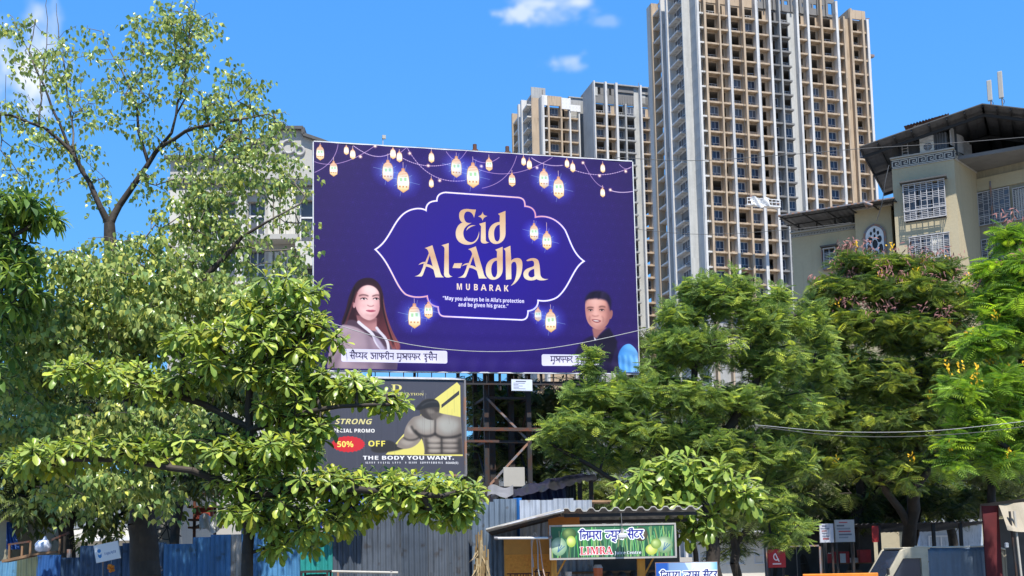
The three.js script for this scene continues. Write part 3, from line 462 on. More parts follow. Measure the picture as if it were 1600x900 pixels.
// ---------------------------------------------------------------- pale building with a pediment behind the left trees
{
  const y = R(3), O = at(270, 300, 54), o = thing('pediment_building', 'pale grey building with stepped pediment and fluted pilasters behind the left trees', 'building', [O.x, 0, O.z]);
  const f = wallFrame(o, O, y), L = (px, py) => f.l(px, py), [x0, yc] = L(266, 262), [x9] = L(560, 262), top = L(300, 250)[1];
  const wall = new THREE.Shape([[x0, 0], [x9, 0], [x9, top], [x0, top]].map((p) => new THREE.Vector2(...p)));
  const hole = (px0, py0, px1, py1) => { const [a, b] = L(px0, py0), [c, d] = L(px1, py1); wall.holes.push(new THREE.Path([[a, d], [c, d], [c, b], [a, b]].map((p) => new THREE.Vector2(...p)))); return [a, d, c, b]; };
  const hs = [hole(388, 315, 414, 376), hole(467, 312, 510, 388), hole(310, 315, 368, 376), hole(388, 392, 414, 450), hole(310, 392, 368, 450), hole(470, 418, 510, 450)];
  f.put('wall', new THREE.ExtrudeGeometry(wall, { depth: 0.4, bevelEnabled: false }).translate(0, 0, -0.4), M.greyWall);
  f.put('inner_wall', [bx(x9 - x0 - 0.5, top - 0.5, 0.2, (x0 + x9) / 2, top / 2, -2.6)], std(C(0.25, 0.25, 0.26), { map: T.mottle }));
  f.put('floor_slab', [...[L(300, 383)[1], L(300, 450)[1], L(300, 310)[1]].map((yy) => bx(x9 - x0 - 0.5, 0.2, 2.2, (x0 + x9) / 2, yy - 0.1, -1.5))], M.room);
  f.put('side_wall', [bx(0.4, top, 9, x0 + 0.2, top / 2, -4.9)], M.cream);
  for (const [a, d, c, b] of hs) { const w = new THREE.Group(); w.name = 'window'; o.add(w); const g = [bx(0.08, b - d, 0.08, a + 0.04, (b + d) / 2, -0.3), bx(0.08, b - d, 0.08, c - 0.04, (b + d) / 2, -0.3), bx(0.07, b - d, 0.07, (a + c) / 2, (b + d) / 2, -0.3), bx(c - a, 0.08, 0.08, (a + c) / 2, d + (b - d) * 0.66, -0.3)]; f.put('frame', g, M.white2, w); f.put('pane', [bx(c - a - 0.1, (b - d) * 0.98, 0.02, (a + c) / 2, (b + d) / 2, -0.34)], M.glassGrey, w); }
  // pediment
  const pts = [[380, 250], [380, 238], [430, 215], [430, 206], [476, 206], [476, 216], [505, 226], [540, 240], [540, 250]].map(([a, b]) => new THREE.Vector2(...L(a, b))), base = L(380, 292)[1];
  pts[0].y = base; pts.push(new THREE.Vector2(pts.at(-1).x, base));
  f.put('pediment', new THREE.ExtrudeGeometry(new THREE.Shape(pts), { depth: 0.35, bevelEnabled: false }).translate(0, 0, 0.02), M.greyWall);
  const cp = []; for (let i = 1; i < pts.length - 2; i++) cp.push(bar(V(pts[i].x, pts[i].y, 0.25), V(pts[i + 1].x, pts[i + 1].y, 0.25), 0.16, 0.75)); f.put('coping', cp, M.darkTrim);
  f.put('coping', [bx(pts[1].x - x0 + 0.3, 0.16, 0.8, (pts[1].x + x0) / 2 - 0.1, top + 0.08, -0.1)], M.darkTrim);
  for (const [px, py, r0] of [[436, 240, 0.22], [453, 234, 0.34], [470, 240, 0.22]]) { const [a, b] = L(px, py); f.put('ring_ornament', new THREE.TorusGeometry(r0, 0.075, 8, 28).translate(a, b, 0.4), std(C(0.36, 0.35, 0.34))); }
  f.put('moulding', [bx(x9 - x0, 0.22, 0.55, (x0 + x9) / 2, L(300, 286)[1], 0.1), bx(x9 - x0, 0.1, 0.75, (x0 + x9) / 2, L(300, 283)[1], 0.12), bx(x9 - x0, 0.14, 0.4, (x0 + x9) / 2, L(300, 301)[1], 0.05)], M.greyWall);
  for (const px of [424, 434, 444, 452, 459]) { const [a, b] = L(px, 302), d = L(px, 378)[1]; f.put('fluted_pilaster', [bx(0.24, b - d, 0.3, a, (b + d) / 2, 0.15), bx(0.08, b - d, 0.36, a, (b + d) / 2, 0.17)], M.cream); const d2 = L(px, 450)[1]; f.put('fluted_pilaster', [bx(0.2, d - d2 - 0.6, 0.2, a, (d + d2) / 2 - 0.3, 0.1)], M.cream); }
  for (const px of [275, 290, 380]) { const [a, b] = L(px, 302), d = L(px, 470)[1]; f.put('pilaster', [bx(0.45, b - d, 0.3, a, (b + d) / 2, 0.14)], M.cream); }
  f.put('balcony_slab', [bx(L(470, 380)[0] - L(384, 380)[0], 0.25, 1.2, (L(470, 380)[0] + L(384, 380)[0]) / 2, L(420, 379)[1], 0.5)], M.greyWall);
  const rl = [], [ba, by] = L(466, 386), [bb] = L(530, 386); for (let i = 0; i < 14; i++) rl.push(bx(0.03, 1.0, 0.03, lerp(ba, bb, i / 13), by + 0.5, 0.9)); rl.push(bx(bb - ba, 0.06, 0.05, (ba + bb) / 2, by + 1.0, 0.9)); f.put('railing', rl, M.frameDark);
  f.put('balcony_slab', [bx(bb - ba, 0.3, 1.1, (ba + bb) / 2, by - 0.15, 0.5), bx(bb - ba, 1.0, 0.1, (ba + bb) / 2, L(480, 408)[1], 1.0)], M.cream);
  f.put('panel_moulding', [bx(0.3, 0.62, 0.06, L(302, 264)[0], L(302, 264)[1], 0.03)], M.darkTrim); f.put('panel_face', [bx(0.2, 0.5, 0.06, L(302, 264)[0], L(302, 264)[1], 0.04)], M.greyWall);
}
// ---------------------------------------------------------------- lettering in Devanagari, drawn stroke by stroke
const DEV = {                                          // width, path on a grid where y = 0 is the head line and y = 10 the foot of a letter
  'स': [8, 'M1.5 0 C4.4 0.4 4.3 4 1.2 4.2 L4.4 9.6 M2.6 5 L7 5 M7 0 L7 10'], 'य': [8, 'M1.2 1.2 C3.8 0.8 3.6 3 2.2 4.4 C0.8 6.6 3.2 7.8 7 6.4 M7 0 L7 10'],
  'य्': [5.8, 'M1.2 1.2 C3.8 0.8 3.6 3 2.2 4.4 C0.8 6.6 3.2 7.8 6.4 6.4'], 'द': [6.6, 'M4.6 0 L4.6 2.4 C0.6 2.2 0.4 7.2 3 7.2 C5.2 7.2 5.4 4.6 3.8 5.2 C4.2 7.4 5 9 6.4 10.4'],
  'आ': [13, 'M1 2 C4 0.5 5 4 2.5 4.4 C6.2 4.4 5.6 9.2 3 9.2 C1.5 9.2 0.8 8 0.8 7 M4.2 4.7 L8.4 4.7 M8.4 0 L8.4 10 M11.6 0 L11.6 10'], 'ा': [3, 'M1.8 0 L1.8 10'],
  'फ': [9.2, 'M1.4 0 L1.4 3 C1.4 6.6 4.6 6.6 5 5.2 M5 0 L5 10 M5 4 C7.2 2.4 9.2 4 8.2 6.4 C7.7 7.4 7 7 6.7 6.4'], 'फ्': [7.6, 'M1.4 0 L1.4 3 C1.4 6.6 4.6 6.6 5 5.2 M5 0 L5 10 M5 5 L7.6 5'],
  'र': [5.2, 'M1.5 0 C4.9 0.4 4.6 4 1.2 4.2 L4.6 9.8'], 'ी': [3.4, 'M1.8 0 L1.8 10 M1.8 0 C1.6 -3.8 -2.2 -3.8 -2.6 -0.2'], 'ि': [3, 'M1.6 0 L1.6 10 M1.6 0 C1.6 -3.8 5.6 -3.8 6.2 -0.2'],
  'न': [7, 'M1.2 5 C1.4 3.8 3 4.4 2.4 5.8 M1.4 5 L6 5 M6 0 L6 10'], 'म': [8, 'M1.8 0 L1.8 6.4 C0.4 6 0.4 8.4 1.8 7.6 L2 6.3 L6.8 6.3 M6.8 0 L6.8 10'],
  'ु': [0, 'M-3.4 11 C-1.2 11 -1.6 13.8 -4.4 13'], 'ू': [0, 'M-2.2 11 C-5 10 -6.6 11 -5.6 12.2 C-4.8 13 -3.4 12.2 -2.4 14'],
  'झ': [9, 'M1.2 1.5 C4 0.5 4 3.5 2.2 4 C5 4 4.5 7.5 1.5 7 M4 4.2 C5.8 4 6.2 5.5 5.7 7.6 M3.9 4.2 L8 4.2 M8 0 L8 10'], 'ह': [7.4, 'M4 0 L4 2.2 C1.4 2.2 1.4 4.2 4 4.2 C6.6 4.2 6.6 6.8 4 7 C2 7.2 2 8.6 3.2 9.4 C4 10 5 9.6 4.8 8.6'],
  'ै': [0, 'M-1 0 C-2 -3.4 -4.4 -3.2 -5.4 -2.2 M-1 0 C-1 -4.4 -3.2 -4.6 -4 -4.2'], 'े': [0, 'M-1 0 C-1.6 -3 -4 -3 -5 -1.8'], 'ं': [0, 'M-1.6 -3 L-1.2 -2.8'],
  'ल': [8.4, 'M1.4 7 C0.2 3.6 3.6 2.6 3.9 6.4 C4 3.6 6 3.4 7.3 4.6 M3.9 6.4 C3.9 8 3.4 9 2.6 9.2 M7.3 0 L7.3 10'], 'ज्': [6.6, 'M1.6 5.6 C0.8 9.4 5.2 9.4 4.8 5 M4.8 5 L6.6 5'], 'ट': [7, 'M4.6 0 L4.6 2.4 C0.4 2.4 0.4 8.6 4.2 8.6 C5.4 8.6 6.2 8 6.4 7'],
  'व': [7, 'M6 0 L6 10 M6 4 C1 2.5 0.8 8 4 7.5 C5 7.3 5.8 6.6 6 6'], 'क': [9.2, 'M4.8 0 L4.8 10 M4.8 4 C1 2.5 0.8 8 3.2 7.5 C4 7.3 4.6 6.5 4.8 6 M4.8 4 C8.6 2.4 9.2 5 7.8 7.4'], 'ग': [7.4, 'M2.5 0 L2.5 5.5 C2.5 7.6 0.6 7 1 6 M6.4 0 L6.4 10'],
};
function devanagari(g, text, x, y, h, color, bold = 1.5, outline) {   // y is the head line, h the height of a letter
  const s = h / 10, toks = []; for (const ch of text) { if (ch === '्' && toks.length) toks[toks.length - 1] += ch; else toks.push(ch); }
  for (let i = 1; i < toks.length; i++) if (toks[i] === 'ि') { [toks[i - 1], toks[i]] = [toks[i], toks[i - 1]]; }   // the short i stands before its consonant
  g.save(); g.translate(x, y); g.scale(s, s); g.lineCap = 'round'; g.lineJoin = 'round';
  for (const pass of outline ? [0, 1] : [1]) {
    let cx = 0, h0 = null; g.strokeStyle = pass ? color : outline; g.lineWidth = pass ? bold : bold * 2.6;
    const head = (e) => { if (h0 !== null) { g.beginPath(); g.moveTo(h0, 0); g.lineTo(e, 0); g.stroke(); } h0 = null; };
    for (const t of toks) { if (t === ' ') { head(cx); cx += 5; continue; } const [w, d] = DEV[t] ?? [6, 'M1 0 L1 10']; if (h0 === null && w) h0 = cx; g.save(); g.translate(cx, 0); g.stroke(new Path2D(d)); g.restore(); cx += w; }
    head(cx); devanagari.width = cx * s;
  }
  g.restore();
}
function canvasTex(w, h, draw) { const c = document.createElement('canvas'); c.width = w; c.height = h; draw(c.getContext('2d'), w, h); const t = new THREE.CanvasTexture(c); t.colorSpace = THREE.SRGBColorSpace; t.magFilter = THREE.LinearFilter; return t; }
function roundRect(g, x, y, w, h, r) { g.beginPath(); g.moveTo(x + r, y); g.arcTo(x + w, y, x + w, y + h, r); g.arcTo(x + w, y + h, x, y + h, r); g.arcTo(x, y + h, x, y, r); g.arcTo(x, y, x + w, y, r); g.closePath(); }

// ---------------------------------------------------------------- the purple billboard
const BW = 9.66, BH = 6.58, BPX = 208;                  // banner size in metres, print resolution per metre
// The print was measured off the photograph: q() turns a measured place into a place on the print.
function homography(src, dst) { const A = [], b = []; for (let i = 0; i < 4; i++) { const [x, y] = src[i], [u, v] = dst[i]; A.push([x, y, 1, 0, 0, 0, -u * x, -u * y], [0, 0, 0, x, y, 1, -v * x, -v * y]); b.push(u, v); }
  for (let i = 0; i < 8; i++) { let p = i; for (let k = i + 1; k < 8; k++) if (Math.abs(A[k][i]) > Math.abs(A[p][i])) p = k; [A[i], A[p]] = [A[p], A[i]]; [b[i], b[p]] = [b[p], b[i]]; for (let k = 0; k < 8; k++) if (k !== i) { const f = A[k][i] / A[i][i]; for (let c = i; c < 8; c++) A[k][c] -= f * A[i][c]; b[k] -= f * b[i]; } }
  const h = b.map((v, i) => v / A[i][i]); return (x, y) => { const w = h[6] * x + h[7] * y + 1; return [(h[0] * x + h[1] * y + h[2]) / w, (h[3] * x + h[4] * y + h[5]) / w]; }; }
function bannerPrint(g, W, H) {
  const q = homography([[490, 222], [988, 252], [1001, 582], [490, 578]], [[0, 0], [W, 0], [W, H], [0, H]]);
  const conv = (d, ox, oy, s) => { const out = []; let pend = null; for (const t of d.match(/[MLCQZ]|-?\d+\.?\d*/g)) { if (/[A-Z]/.test(t)) { out.push(t); pend = null; } else if (pend === null) pend = +t; else { const [x, y] = q(ox + pend / s, oy + +t / s); out.push(x.toFixed(1), y.toFixed(1)); pend = null; } } return new Path2D(out.join(' ')); };
  const r = rng(5), S = W / 504;
  let gr = g.createRadialGradient(W * 0.52, H * 0.52, 40, W * 0.52, H * 0.52, W * 0.62);
  gr.addColorStop(0, '#27107e'); gr.addColorStop(0.45, '#261368'); gr.addColorStop(0.8, '#281757'); gr.addColorStop(1, '#26184e'); g.fillStyle = gr; g.fillRect(0, 0, W, H);
  // faint arabesque pattern of the print
  g.lineWidth = 1.6;
  for (let j = 0; j < 24; j++) for (let i = 0; i < 36; i++) { const x = (i + (j % 2) / 2) * W / 35, y = j * H / 23; g.strokeStyle = 'rgba(110,80,220,' + (0.05 + 0.10 * r()) + ')'; g.beginPath(); for (let k = 0; k < 8; k++) { const a = k * Math.PI / 4; g.moveTo(x, y); g.quadraticCurveTo(x + Math.cos(a) * 26, y + Math.sin(a) * 26, x + Math.cos(a + 0.7) * 30, y + Math.sin(a + 0.7) * 30); } g.stroke(); }
  const frame = conv('M252 425 C320 385 318 285 402 274 C415 272 430 274 440 280 C440 255 455 246 480 245 C480 226 490 216 512 214 L782 233 C802 236 806 246 806 265 C832 266 846 280 845 305 C885 296 925 310 955 352 C975 392 985 440 1026 467 C985 490 975 560 930 598 C910 612 880 616 857 611 C858 632 845 648 820 650 C820 672 815 682 796 683 L512 671 C492 670 487 660 486 636 C462 632 448 620 445 596 C420 603 388 602 365 590 C325 560 312 478 252 425 Z', 480, 210, 2.368);
  g.save(); g.clip(frame); gr = g.createRadialGradient(W * 0.5, H * 0.52, 20, W * 0.5, H * 0.52, W * 0.36); gr.addColorStop(0, '#1f098e'); gr.addColorStop(1, '#281373'); g.fillStyle = gr; g.fillRect(0, 0, W, H); g.restore();
  g.strokeStyle = 'rgba(40,60,230,0.22)'; g.lineWidth = 20; g.stroke(frame);
  gr = g.createLinearGradient(W * 0.2, 0, W * 0.8, H); gr.addColorStop(0, '#f6eee2'); gr.addColorStop(0.3, '#f3e3e0'); gr.addColorStop(0.5, '#dc98a8'); gr.addColorStop(0.62, '#efe6ff'); gr.addColorStop(1, '#f8efe0'); g.strokeStyle = gr; g.lineWidth = 9; g.lineJoin = 'miter'; g.stroke(frame);
  // headline
  gr = g.createLinearGradient(0, H * 0.28, 0, H * 0.66); gr.addColorStop(0, '#cfa67c'); gr.addColorStop(0.3, '#e6cba6'); gr.addColorStop(0.55, '#cfa480'); gr.addColorStop(0.75, '#ecdcba'); gr.addColorStop(1, '#d8b48c'); g.fillStyle = gr;
  const G = (d) => g.fill(conv(d, 640, 310, 5), 'evenodd'), shift = (d, dx, dy) => { let i = 0; return d.replace(/-?\d+\.?\d*/g, (t) => String(+t + (i++ % 2 ? dy : dx))); };
  G('M520 84 L505 150 C498 120 480 98 452 100 C425 104 418 150 440 178 C452 192 480 190 490 186 C450 205 425 225 422 262 C420 320 460 340 490 338 C525 330 540 290 545 250 C552 310 520 358 455 358 C395 355 360 320 362 265 C365 225 385 195 415 185 C390 172 385 140 390 112 C398 84 430 78 460 80 C485 84 505 86 520 84 Z');
  G('M445 250 C450 215 480 200 520 208 C490 212 465 225 445 250 Z'); G('M545 195 L595 180 L598 320 C600 335 612 340 628 338 L600 348 C575 350 560 345 558 325 L560 215 Z'); G('M572 100 C576 125 584 130 610 136 C584 144 576 152 572 174 C568 152 560 144 536 138 C560 130 568 122 572 100 Z');
  const d = 'M692 118 L750 95 L752 270 C750 322 715 352 675 352 C635 350 615 315 618 270 C620 215 655 185 705 180 L706 132 Z M706 202 C674 205 660 240 662 280 C664 315 677 335 690 332 C705 328 710 300 708 270 Z';
  G(d); G(shift(d, -20, 278));
  const A = 'M118 385 L180 362 L240 560 C246 590 255 600 272 612 L205 612 L160 440 C140 500 120 560 105 596 L95 606 L38 605 C65 600 85 590 95 560 C105 535 112 520 118 505 C100 505 85 510 70 518 C82 500 105 490 125 492 C138 460 146 440 152 425 C148 400 138 388 118 385 Z', A2 = 'M112 508 C150 505 180 515 205 550 L212 578 C185 540 150 525 107 528 Z';
  G(A); G(A2); G(shift(A, 340, 8)); G(shift(A2, 340, 8));
  G('M250 362 L308 345 L310 575 C312 595 325 603 340 604 L310 613 C282 615 272 605 272 585 L275 385 C270 372 262 366 250 362 Z'); G('M352 502 L414 500 L400 540 L338 538 Z');
  G('M735 390 L790 365 L798 480 C815 462 840 458 858 462 C885 470 888 500 884 540 C880 600 850 655 793 678 C830 645 840 600 840 540 C840 500 832 488 818 490 C806 492 798 505 798 520 L800 625 L757 630 L752 410 C748 398 742 392 735 390 Z');
  G('M915 480 C940 458 990 455 1008 478 C1020 500 1022 540 1026 590 C1032 618 1055 628 1090 624 C1060 638 1020 640 996 625 C970 640 930 640 905 620 C885 595 890 560 920 545 C945 532 970 530 975 520 C980 490 970 478 950 482 C935 484 922 490 915 480 Z M977 545 C952 550 930 565 932 590 C938 615 965 618 980 600 Z');
  g.textAlign = 'center'; g.textBaseline = 'middle';
  const word = (t, x0, y0, x1, y1, size, color, font = 'bold ', ox = 640, oy = 310, s = 5) => { const a = q(ox + x0 / s, oy + y0 / s), b = q(ox + x1 / s, oy + y1 / s); g.save(); g.translate((a[0] + b[0]) / 2, (a[1] + b[1]) / 2); g.rotate(Math.atan2(b[1] - a[1], b[0] - a[0])); g.font = font + size + 'px sans-serif'; g.fillStyle = color; const w = g.measureText(t).width, L = Math.hypot(b[0] - a[0], b[1] - a[1]); g.scale(L / w, 1); g.fillText(t, 0, 0); g.restore(); };
  [['M', 368, 418], ['U', 440, 480], ['B', 502, 541], ['A', 560, 606], ['R', 622, 660], ['A', 674, 720], ['K', 738, 778]].forEach(([c, a, b]) => word(c, a, 683 + (a - 368) * 0.035, b, 683 + (b - 368) * 0.035, 54, '#f1d9c0'));
  word('“May you always be in Alla’s protection', 262, 772, 902, 796, 33, '#e9e4f6'); word('and be given his grace.”', 384, 822, 778, 834, 33, '#e9e4f6');
  // light chains, bulbs and lanterns
  const chain = (pts, dots) => { const p = pts.map(([x, y]) => q(x, y)); g.strokeStyle = 'rgba(196,160,205,0.75)'; g.lineWidth = 4; g.beginPath(); g.moveTo(...p[0]); g.quadraticCurveTo(...p[1], ...p[2]); g.stroke(); if (dots) for (let i = 1; i < 26; i++) { const t = i / 26, x = (1 - t) ** 2 * p[0][0] + 2 * t * (1 - t) * p[1][0] + t * t * p[2][0], y = (1 - t) ** 2 * p[0][1] + 2 * t * (1 - t) * p[1][1] + t * t * p[2][1]; g.fillStyle = 'rgba(226,206,226,0.6)'; g.fillRect(x - 3, y - 3, 5, 6); } };
  [[[491, 253], [530, 268], [586, 228]], [[491, 270], [524, 256], [528, 226]], [[551, 227], [585, 254], [610, 240], 1], [[622, 242], [640, 226], [638, 230]], [[636, 231], [668, 290], [726, 282], 1], [[622, 243], [660, 268], [706, 255], 1], [[697, 237], [706, 250], [708, 248]], [[729, 236], [720, 250], [716, 250]], [[738, 248], [760, 262], [780, 246]], [[748, 265], [802, 285], [863, 246]], [[753, 294], [796, 286], [807, 244]], [[830, 246], [850, 262], [880, 258], 1], [[888, 262], [940, 284], [987, 260], 1], [[913, 256], [930, 290], [944, 292]], [[955, 297], [970, 302], [990, 298], 1], [[968, 256], [978, 268], [987, 260]]].forEach((c) => chain(c.slice(0, 3), c[3]));
  [[586, 229], [563, 245], [640, 240], [669, 259], [687, 282], [752, 260], [839, 262], [911, 254], [937, 274], [978, 267], [954, 296]].forEach(([x, y]) => { const [a, b] = q(x, y); g.fillStyle = 'rgba(250,190,170,0.4)'; g.beginPath(); g.arc(a, b, 13, 0, 7); g.fill(); g.fillStyle = '#fbe3cf'; g.beginPath(); g.arc(a, b, 7, 0, 7); g.fill(); });
  const lantern = (x, y, hpx, string = 10, glow = 1) => {
    const [cx, cy] = q(x, y), h = hpx * S, w = h * 0.48;
    g.strokeStyle = '#d9b6b0'; g.lineWidth = 3; g.beginPath(); g.moveTo(cx, cy - h / 2 - string * S); g.lineTo(cx, cy - h * 0.42); g.stroke();
    if (glow) { const k = g.createRadialGradient(cx, cy, w * 0.2, cx, cy, w * 1.7); k.addColorStop(0, 'rgba(180,240,255,0.75)'); k.addColorStop(0.4, 'rgba(110,150,255,0.32)'); k.addColorStop(1, 'rgba(60,60,255,0)'); g.fillStyle = k; g.beginPath(); g.arc(cx, cy, w * 1.7, 0, 7); g.fill(); g.strokeStyle = 'rgba(190,235,255,0.5)'; g.lineWidth = 2; for (let i = 0; i < 8; i++) { const a = i * Math.PI / 4 + 0.2, L = w * (i % 2 ? 0.9 : 1.4); g.beginPath(); g.moveTo(cx, cy); g.lineTo(cx + Math.cos(a) * L, cy + Math.sin(a) * L); g.stroke(); } }
    g.beginPath(); g.moveTo(cx - w * 0.1, cy - h * 0.5); g.lineTo(cx + w * 0.1, cy - h * 0.5); g.lineTo(cx + w * 0.14, cy - h * 0.38); g.bezierCurveTo(cx + w * 0.4, cy - h * 0.34, cx + w * 0.48, cy - h * 0.2, cx + w * 0.5, cy + h * 0.1); g.lineTo(cx + w * 0.46, cy + h * 0.34); g.lineTo(cx, cy + h * 0.5); g.lineTo(cx - w * 0.46, cy + h * 0.34); g.lineTo(cx - w * 0.5, cy + h * 0.1); g.bezierCurveTo(cx - w * 0.48, cy - h * 0.2, cx - w * 0.4, cy - h * 0.34, cx - w * 0.14, cy - h * 0.38); g.closePath();
    const f = g.createLinearGradient(0, cy - h / 2, 0, cy + h / 2); f.addColorStop(0, '#d28a6a'); f.addColorStop(0.22, '#f3d6b8'); f.addColorStop(0.45, '#e2f2dc'); f.addColorStop(0.6, '#fffdf0'); f.addColorStop(0.85, '#f0cf96'); f.addColorStop(1, '#d9a465'); g.fillStyle = f; g.fill(); g.strokeStyle = '#c88f5e'; g.lineWidth = Math.max(2, h * 0.02); g.stroke();
    if (h > 80) { g.strokeStyle = 'rgba(190,110,70,0.7)'; g.lineWidth = 3; for (const k of [-0.3, -0.24, -0.18]) { g.beginPath(); g.moveTo(cx - w * 0.36, cy + h * k); g.lineTo(cx + w * 0.36, cy + h * k); g.stroke(); } g.fillStyle = 'rgba(190,120,70,0.75)'; for (const k of [-0.28, 0, 0.28]) g.fillRect(cx + w * k - 5, cy + h * 0.22, 10, h * 0.07); g.fillStyle = 'rgba(130,190,120,0.6)'; g.fillRect(cx - w * 0.28, cy - h * 0.1, w * 0.2, h * 0.14); g.fillRect(cx + w * 0.08, cy - h * 0.12, w * 0.2, h * 0.14); }
  };
  [[606, 267, 34], [630, 282, 38], [713, 261, 34, 6], [739, 274, 40], [850, 279, 32], [873, 293, 36], [835, 362, 28, 5], [855, 375, 30, 14], [648, 493, 38, 8], [670, 484, 26, 3], [842, 490, 22, 3], [862, 500, 36, 8]].forEach((a) => lantern(...a));
  [[500, 239, 24, 3], [521, 264, 24, 6], [541, 235, 15, 3], [551, 241, 17, 4], [614, 240, 18, 3], [624, 245, 18, 3], [674, 246, 18, 4], [674, 286, 15, 4], [764, 257, 22, 5], [800, 281, 22, 5], [818, 252, 15, 3], [827, 257, 17, 3], [886, 255, 15, 2], [895, 261, 17, 3], [942, 262, 16, 3], [942, 300, 16, 4], [864, 500, 1, 1]].forEach((a) => lantern(...a, 0.0));
  // printed portraits (generic people), shaded softly as a photograph is
  const soft = (blur, alpha, f) => { g.save(); g.filter = `blur(${blur}px)`; g.globalAlpha = alpha; f(); g.restore(); };
  const painter = (ox, oy, s) => ({ fill: (c, dd, blur = 1.5, alpha = 1) => soft(blur, alpha, () => { g.fillStyle = c; g.fill(conv(dd, ox, oy, s)); }), line: (c, w, dd, blur = 1, alpha = 1) => soft(blur, alpha, () => { g.strokeStyle = c; g.lineWidth = w; g.lineCap = 'round'; g.stroke(conv(dd, ox, oy, s)); }), inside: (dd, f) => { g.save(); g.clip(conv(dd, ox, oy, s)); f(); g.restore(); }, grad: (x0, y0, x1, y1, ...st) => { const k = g.createLinearGradient(...q(ox + x0 / s, oy + y0 / s), ...q(ox + x1 / s, oy + y1 / s)); st.forEach(([t, c]) => k.addColorStop(t, c)); return k; } });
  const region = (x0, y0, x1, y1) => { const a = q(x0, y0), b = q(x1, y1); g.save(); g.beginPath(); g.rect(a[0], a[1], b[0] - a[0], b[1] - a[1]); g.clip(); };
  { // woman in a grey hooded top
    region(505, 425, 640, 579);
    const A = painter(500, 425, 5.627), hair = A.grad(200, 80, 690, 640, [0, '#1f0d1c'], [0.5, '#35161f'], [0.75, '#5c2a30'], [1, '#8a4a48']);
    A.fill(hair, 'M300 120 C330 60 400 40 460 55 C530 85 555 160 560 240 C575 360 620 520 700 620 C720 680 700 700 640 690 L560 600 L200 470 C170 460 210 400 235 300 C250 220 270 170 300 120 Z', 2.5);
    const coat = 'M62 848 C70 680 100 560 190 470 C240 430 270 420 320 440 C420 470 560 520 640 620 C700 700 690 780 680 856 Z';
    A.fill(A.grad(70, 600, 660, 780, [0, '#95808a'], [0.35, '#aa929b'], [0.7, '#968090'], [1, '#68566e']), coat, 1.5);
    A.inside(coat, () => { A.fill('#5f4d5c', 'M70 856 C100 760 160 700 240 690 C180 740 160 800 150 860 Z', 14, 0.6); A.line('#c0aab2', 26, 'M110 640 C150 560 200 510 260 490', 14, 0.6); A.line('#5a4858', 20, 'M250 760 C330 800 420 810 560 790', 12, 0.5); A.line('#5a4858', 22, 'M420 560 C440 640 450 720 440 850', 12, 0.45); A.fill('#3c2e48', 'M560 640 C640 700 690 760 690 860 L560 860 Z', 16, 0.6); });
    A.fill('#4d3948', 'M190 460 C240 415 290 405 330 440 L480 520 L600 580 L640 690 L560 650 L380 520 C310 470 250 470 190 460 Z', 3);
    A.fill(A.grad(330, 420, 500, 520, [0, '#9a6667'], [1, '#b98483']), 'M320 380 L500 400 L500 510 C470 530 400 500 330 440 Z', 2); A.line('#6e4347', 22, 'M330 372 C380 430 440 440 500 415', 8, 0.6);
    const face = 'M310 230 C310 150 360 105 430 110 C500 115 530 170 532 240 C535 320 520 400 440 424 C380 420 330 370 312 300 C300 330 288 320 286 275 C288 262 300 262 306 275 Z';
    A.fill(A.grad(300, 200, 540, 260, [0, '#b98082'], [0.35, '#eec0ba'], [0.7, '#f0c6c0'], [1, '#d49e9c']), face, 1.5);
    A.inside(face, () => { A.line('#a87478', 26, 'M300 220 C306 320 350 410 440 430', 14, 0.45); A.line('#9a666a', 22, 'M530 220 C536 320 510 390 450 424', 10, 0.3); A.fill('#f0cdc6', 'M380 130 C430 118 480 130 500 165 C460 180 410 180 370 170 Z', 12, 0.55); A.fill('#efc8c0', 'M445 210 C455 250 462 270 458 285 L440 285 Z', 6, 0.7); A.fill('#d48f92', 'M345 285 C365 270 400 280 405 305 C390 330 355 325 345 285 Z', 10, 0.5); A.fill('#d48f92', 'M480 285 C500 275 520 285 520 305 C505 325 485 315 480 285 Z', 10, 0.5); A.fill('#a46a6c', 'M345 205 C375 190 405 195 422 215 C420 245 370 255 345 240 Z', 9, 0.4); A.fill('#a46a6c', 'M462 215 C485 195 510 198 522 212 C520 245 480 250 462 238 Z', 9, 0.4); A.line('#b07678', 12, 'M405 372 C430 386 460 386 480 376', 7, 0.6); });
    A.fill(hair, 'M296 250 C296 150 350 66 440 72 C524 82 548 165 546 262 C540 200 510 122 430 114 C370 112 325 150 308 240 Z', 2.5); A.fill(hair, 'M520 170 C545 230 548 380 590 480 C640 560 690 600 700 670 L640 675 C570 560 520 420 528 300 Z', 2.5);
    for (let i = 0; i < 22; i++) { const t = r(); A.line(t > 0.5 ? '#a0605a' : '#1a0a14', 2.5, `M${540 + t * 22} ${180 + r() * 120} C${555 + t * 20} ${380} ${600 + t * 30} ${520} ${640 + t * 60} ${610 + r() * 70}`, 1.5, 0.35); A.line(t > 0.6 ? '#6a3438' : '#12060e', 2.5, `M${300 + t * 30} ${130 + t * 60} C${270 + t * 30} 260 ${240 + t * 20} 360 ${195 + t * 40} ${460}`, 1.5, 0.4); }
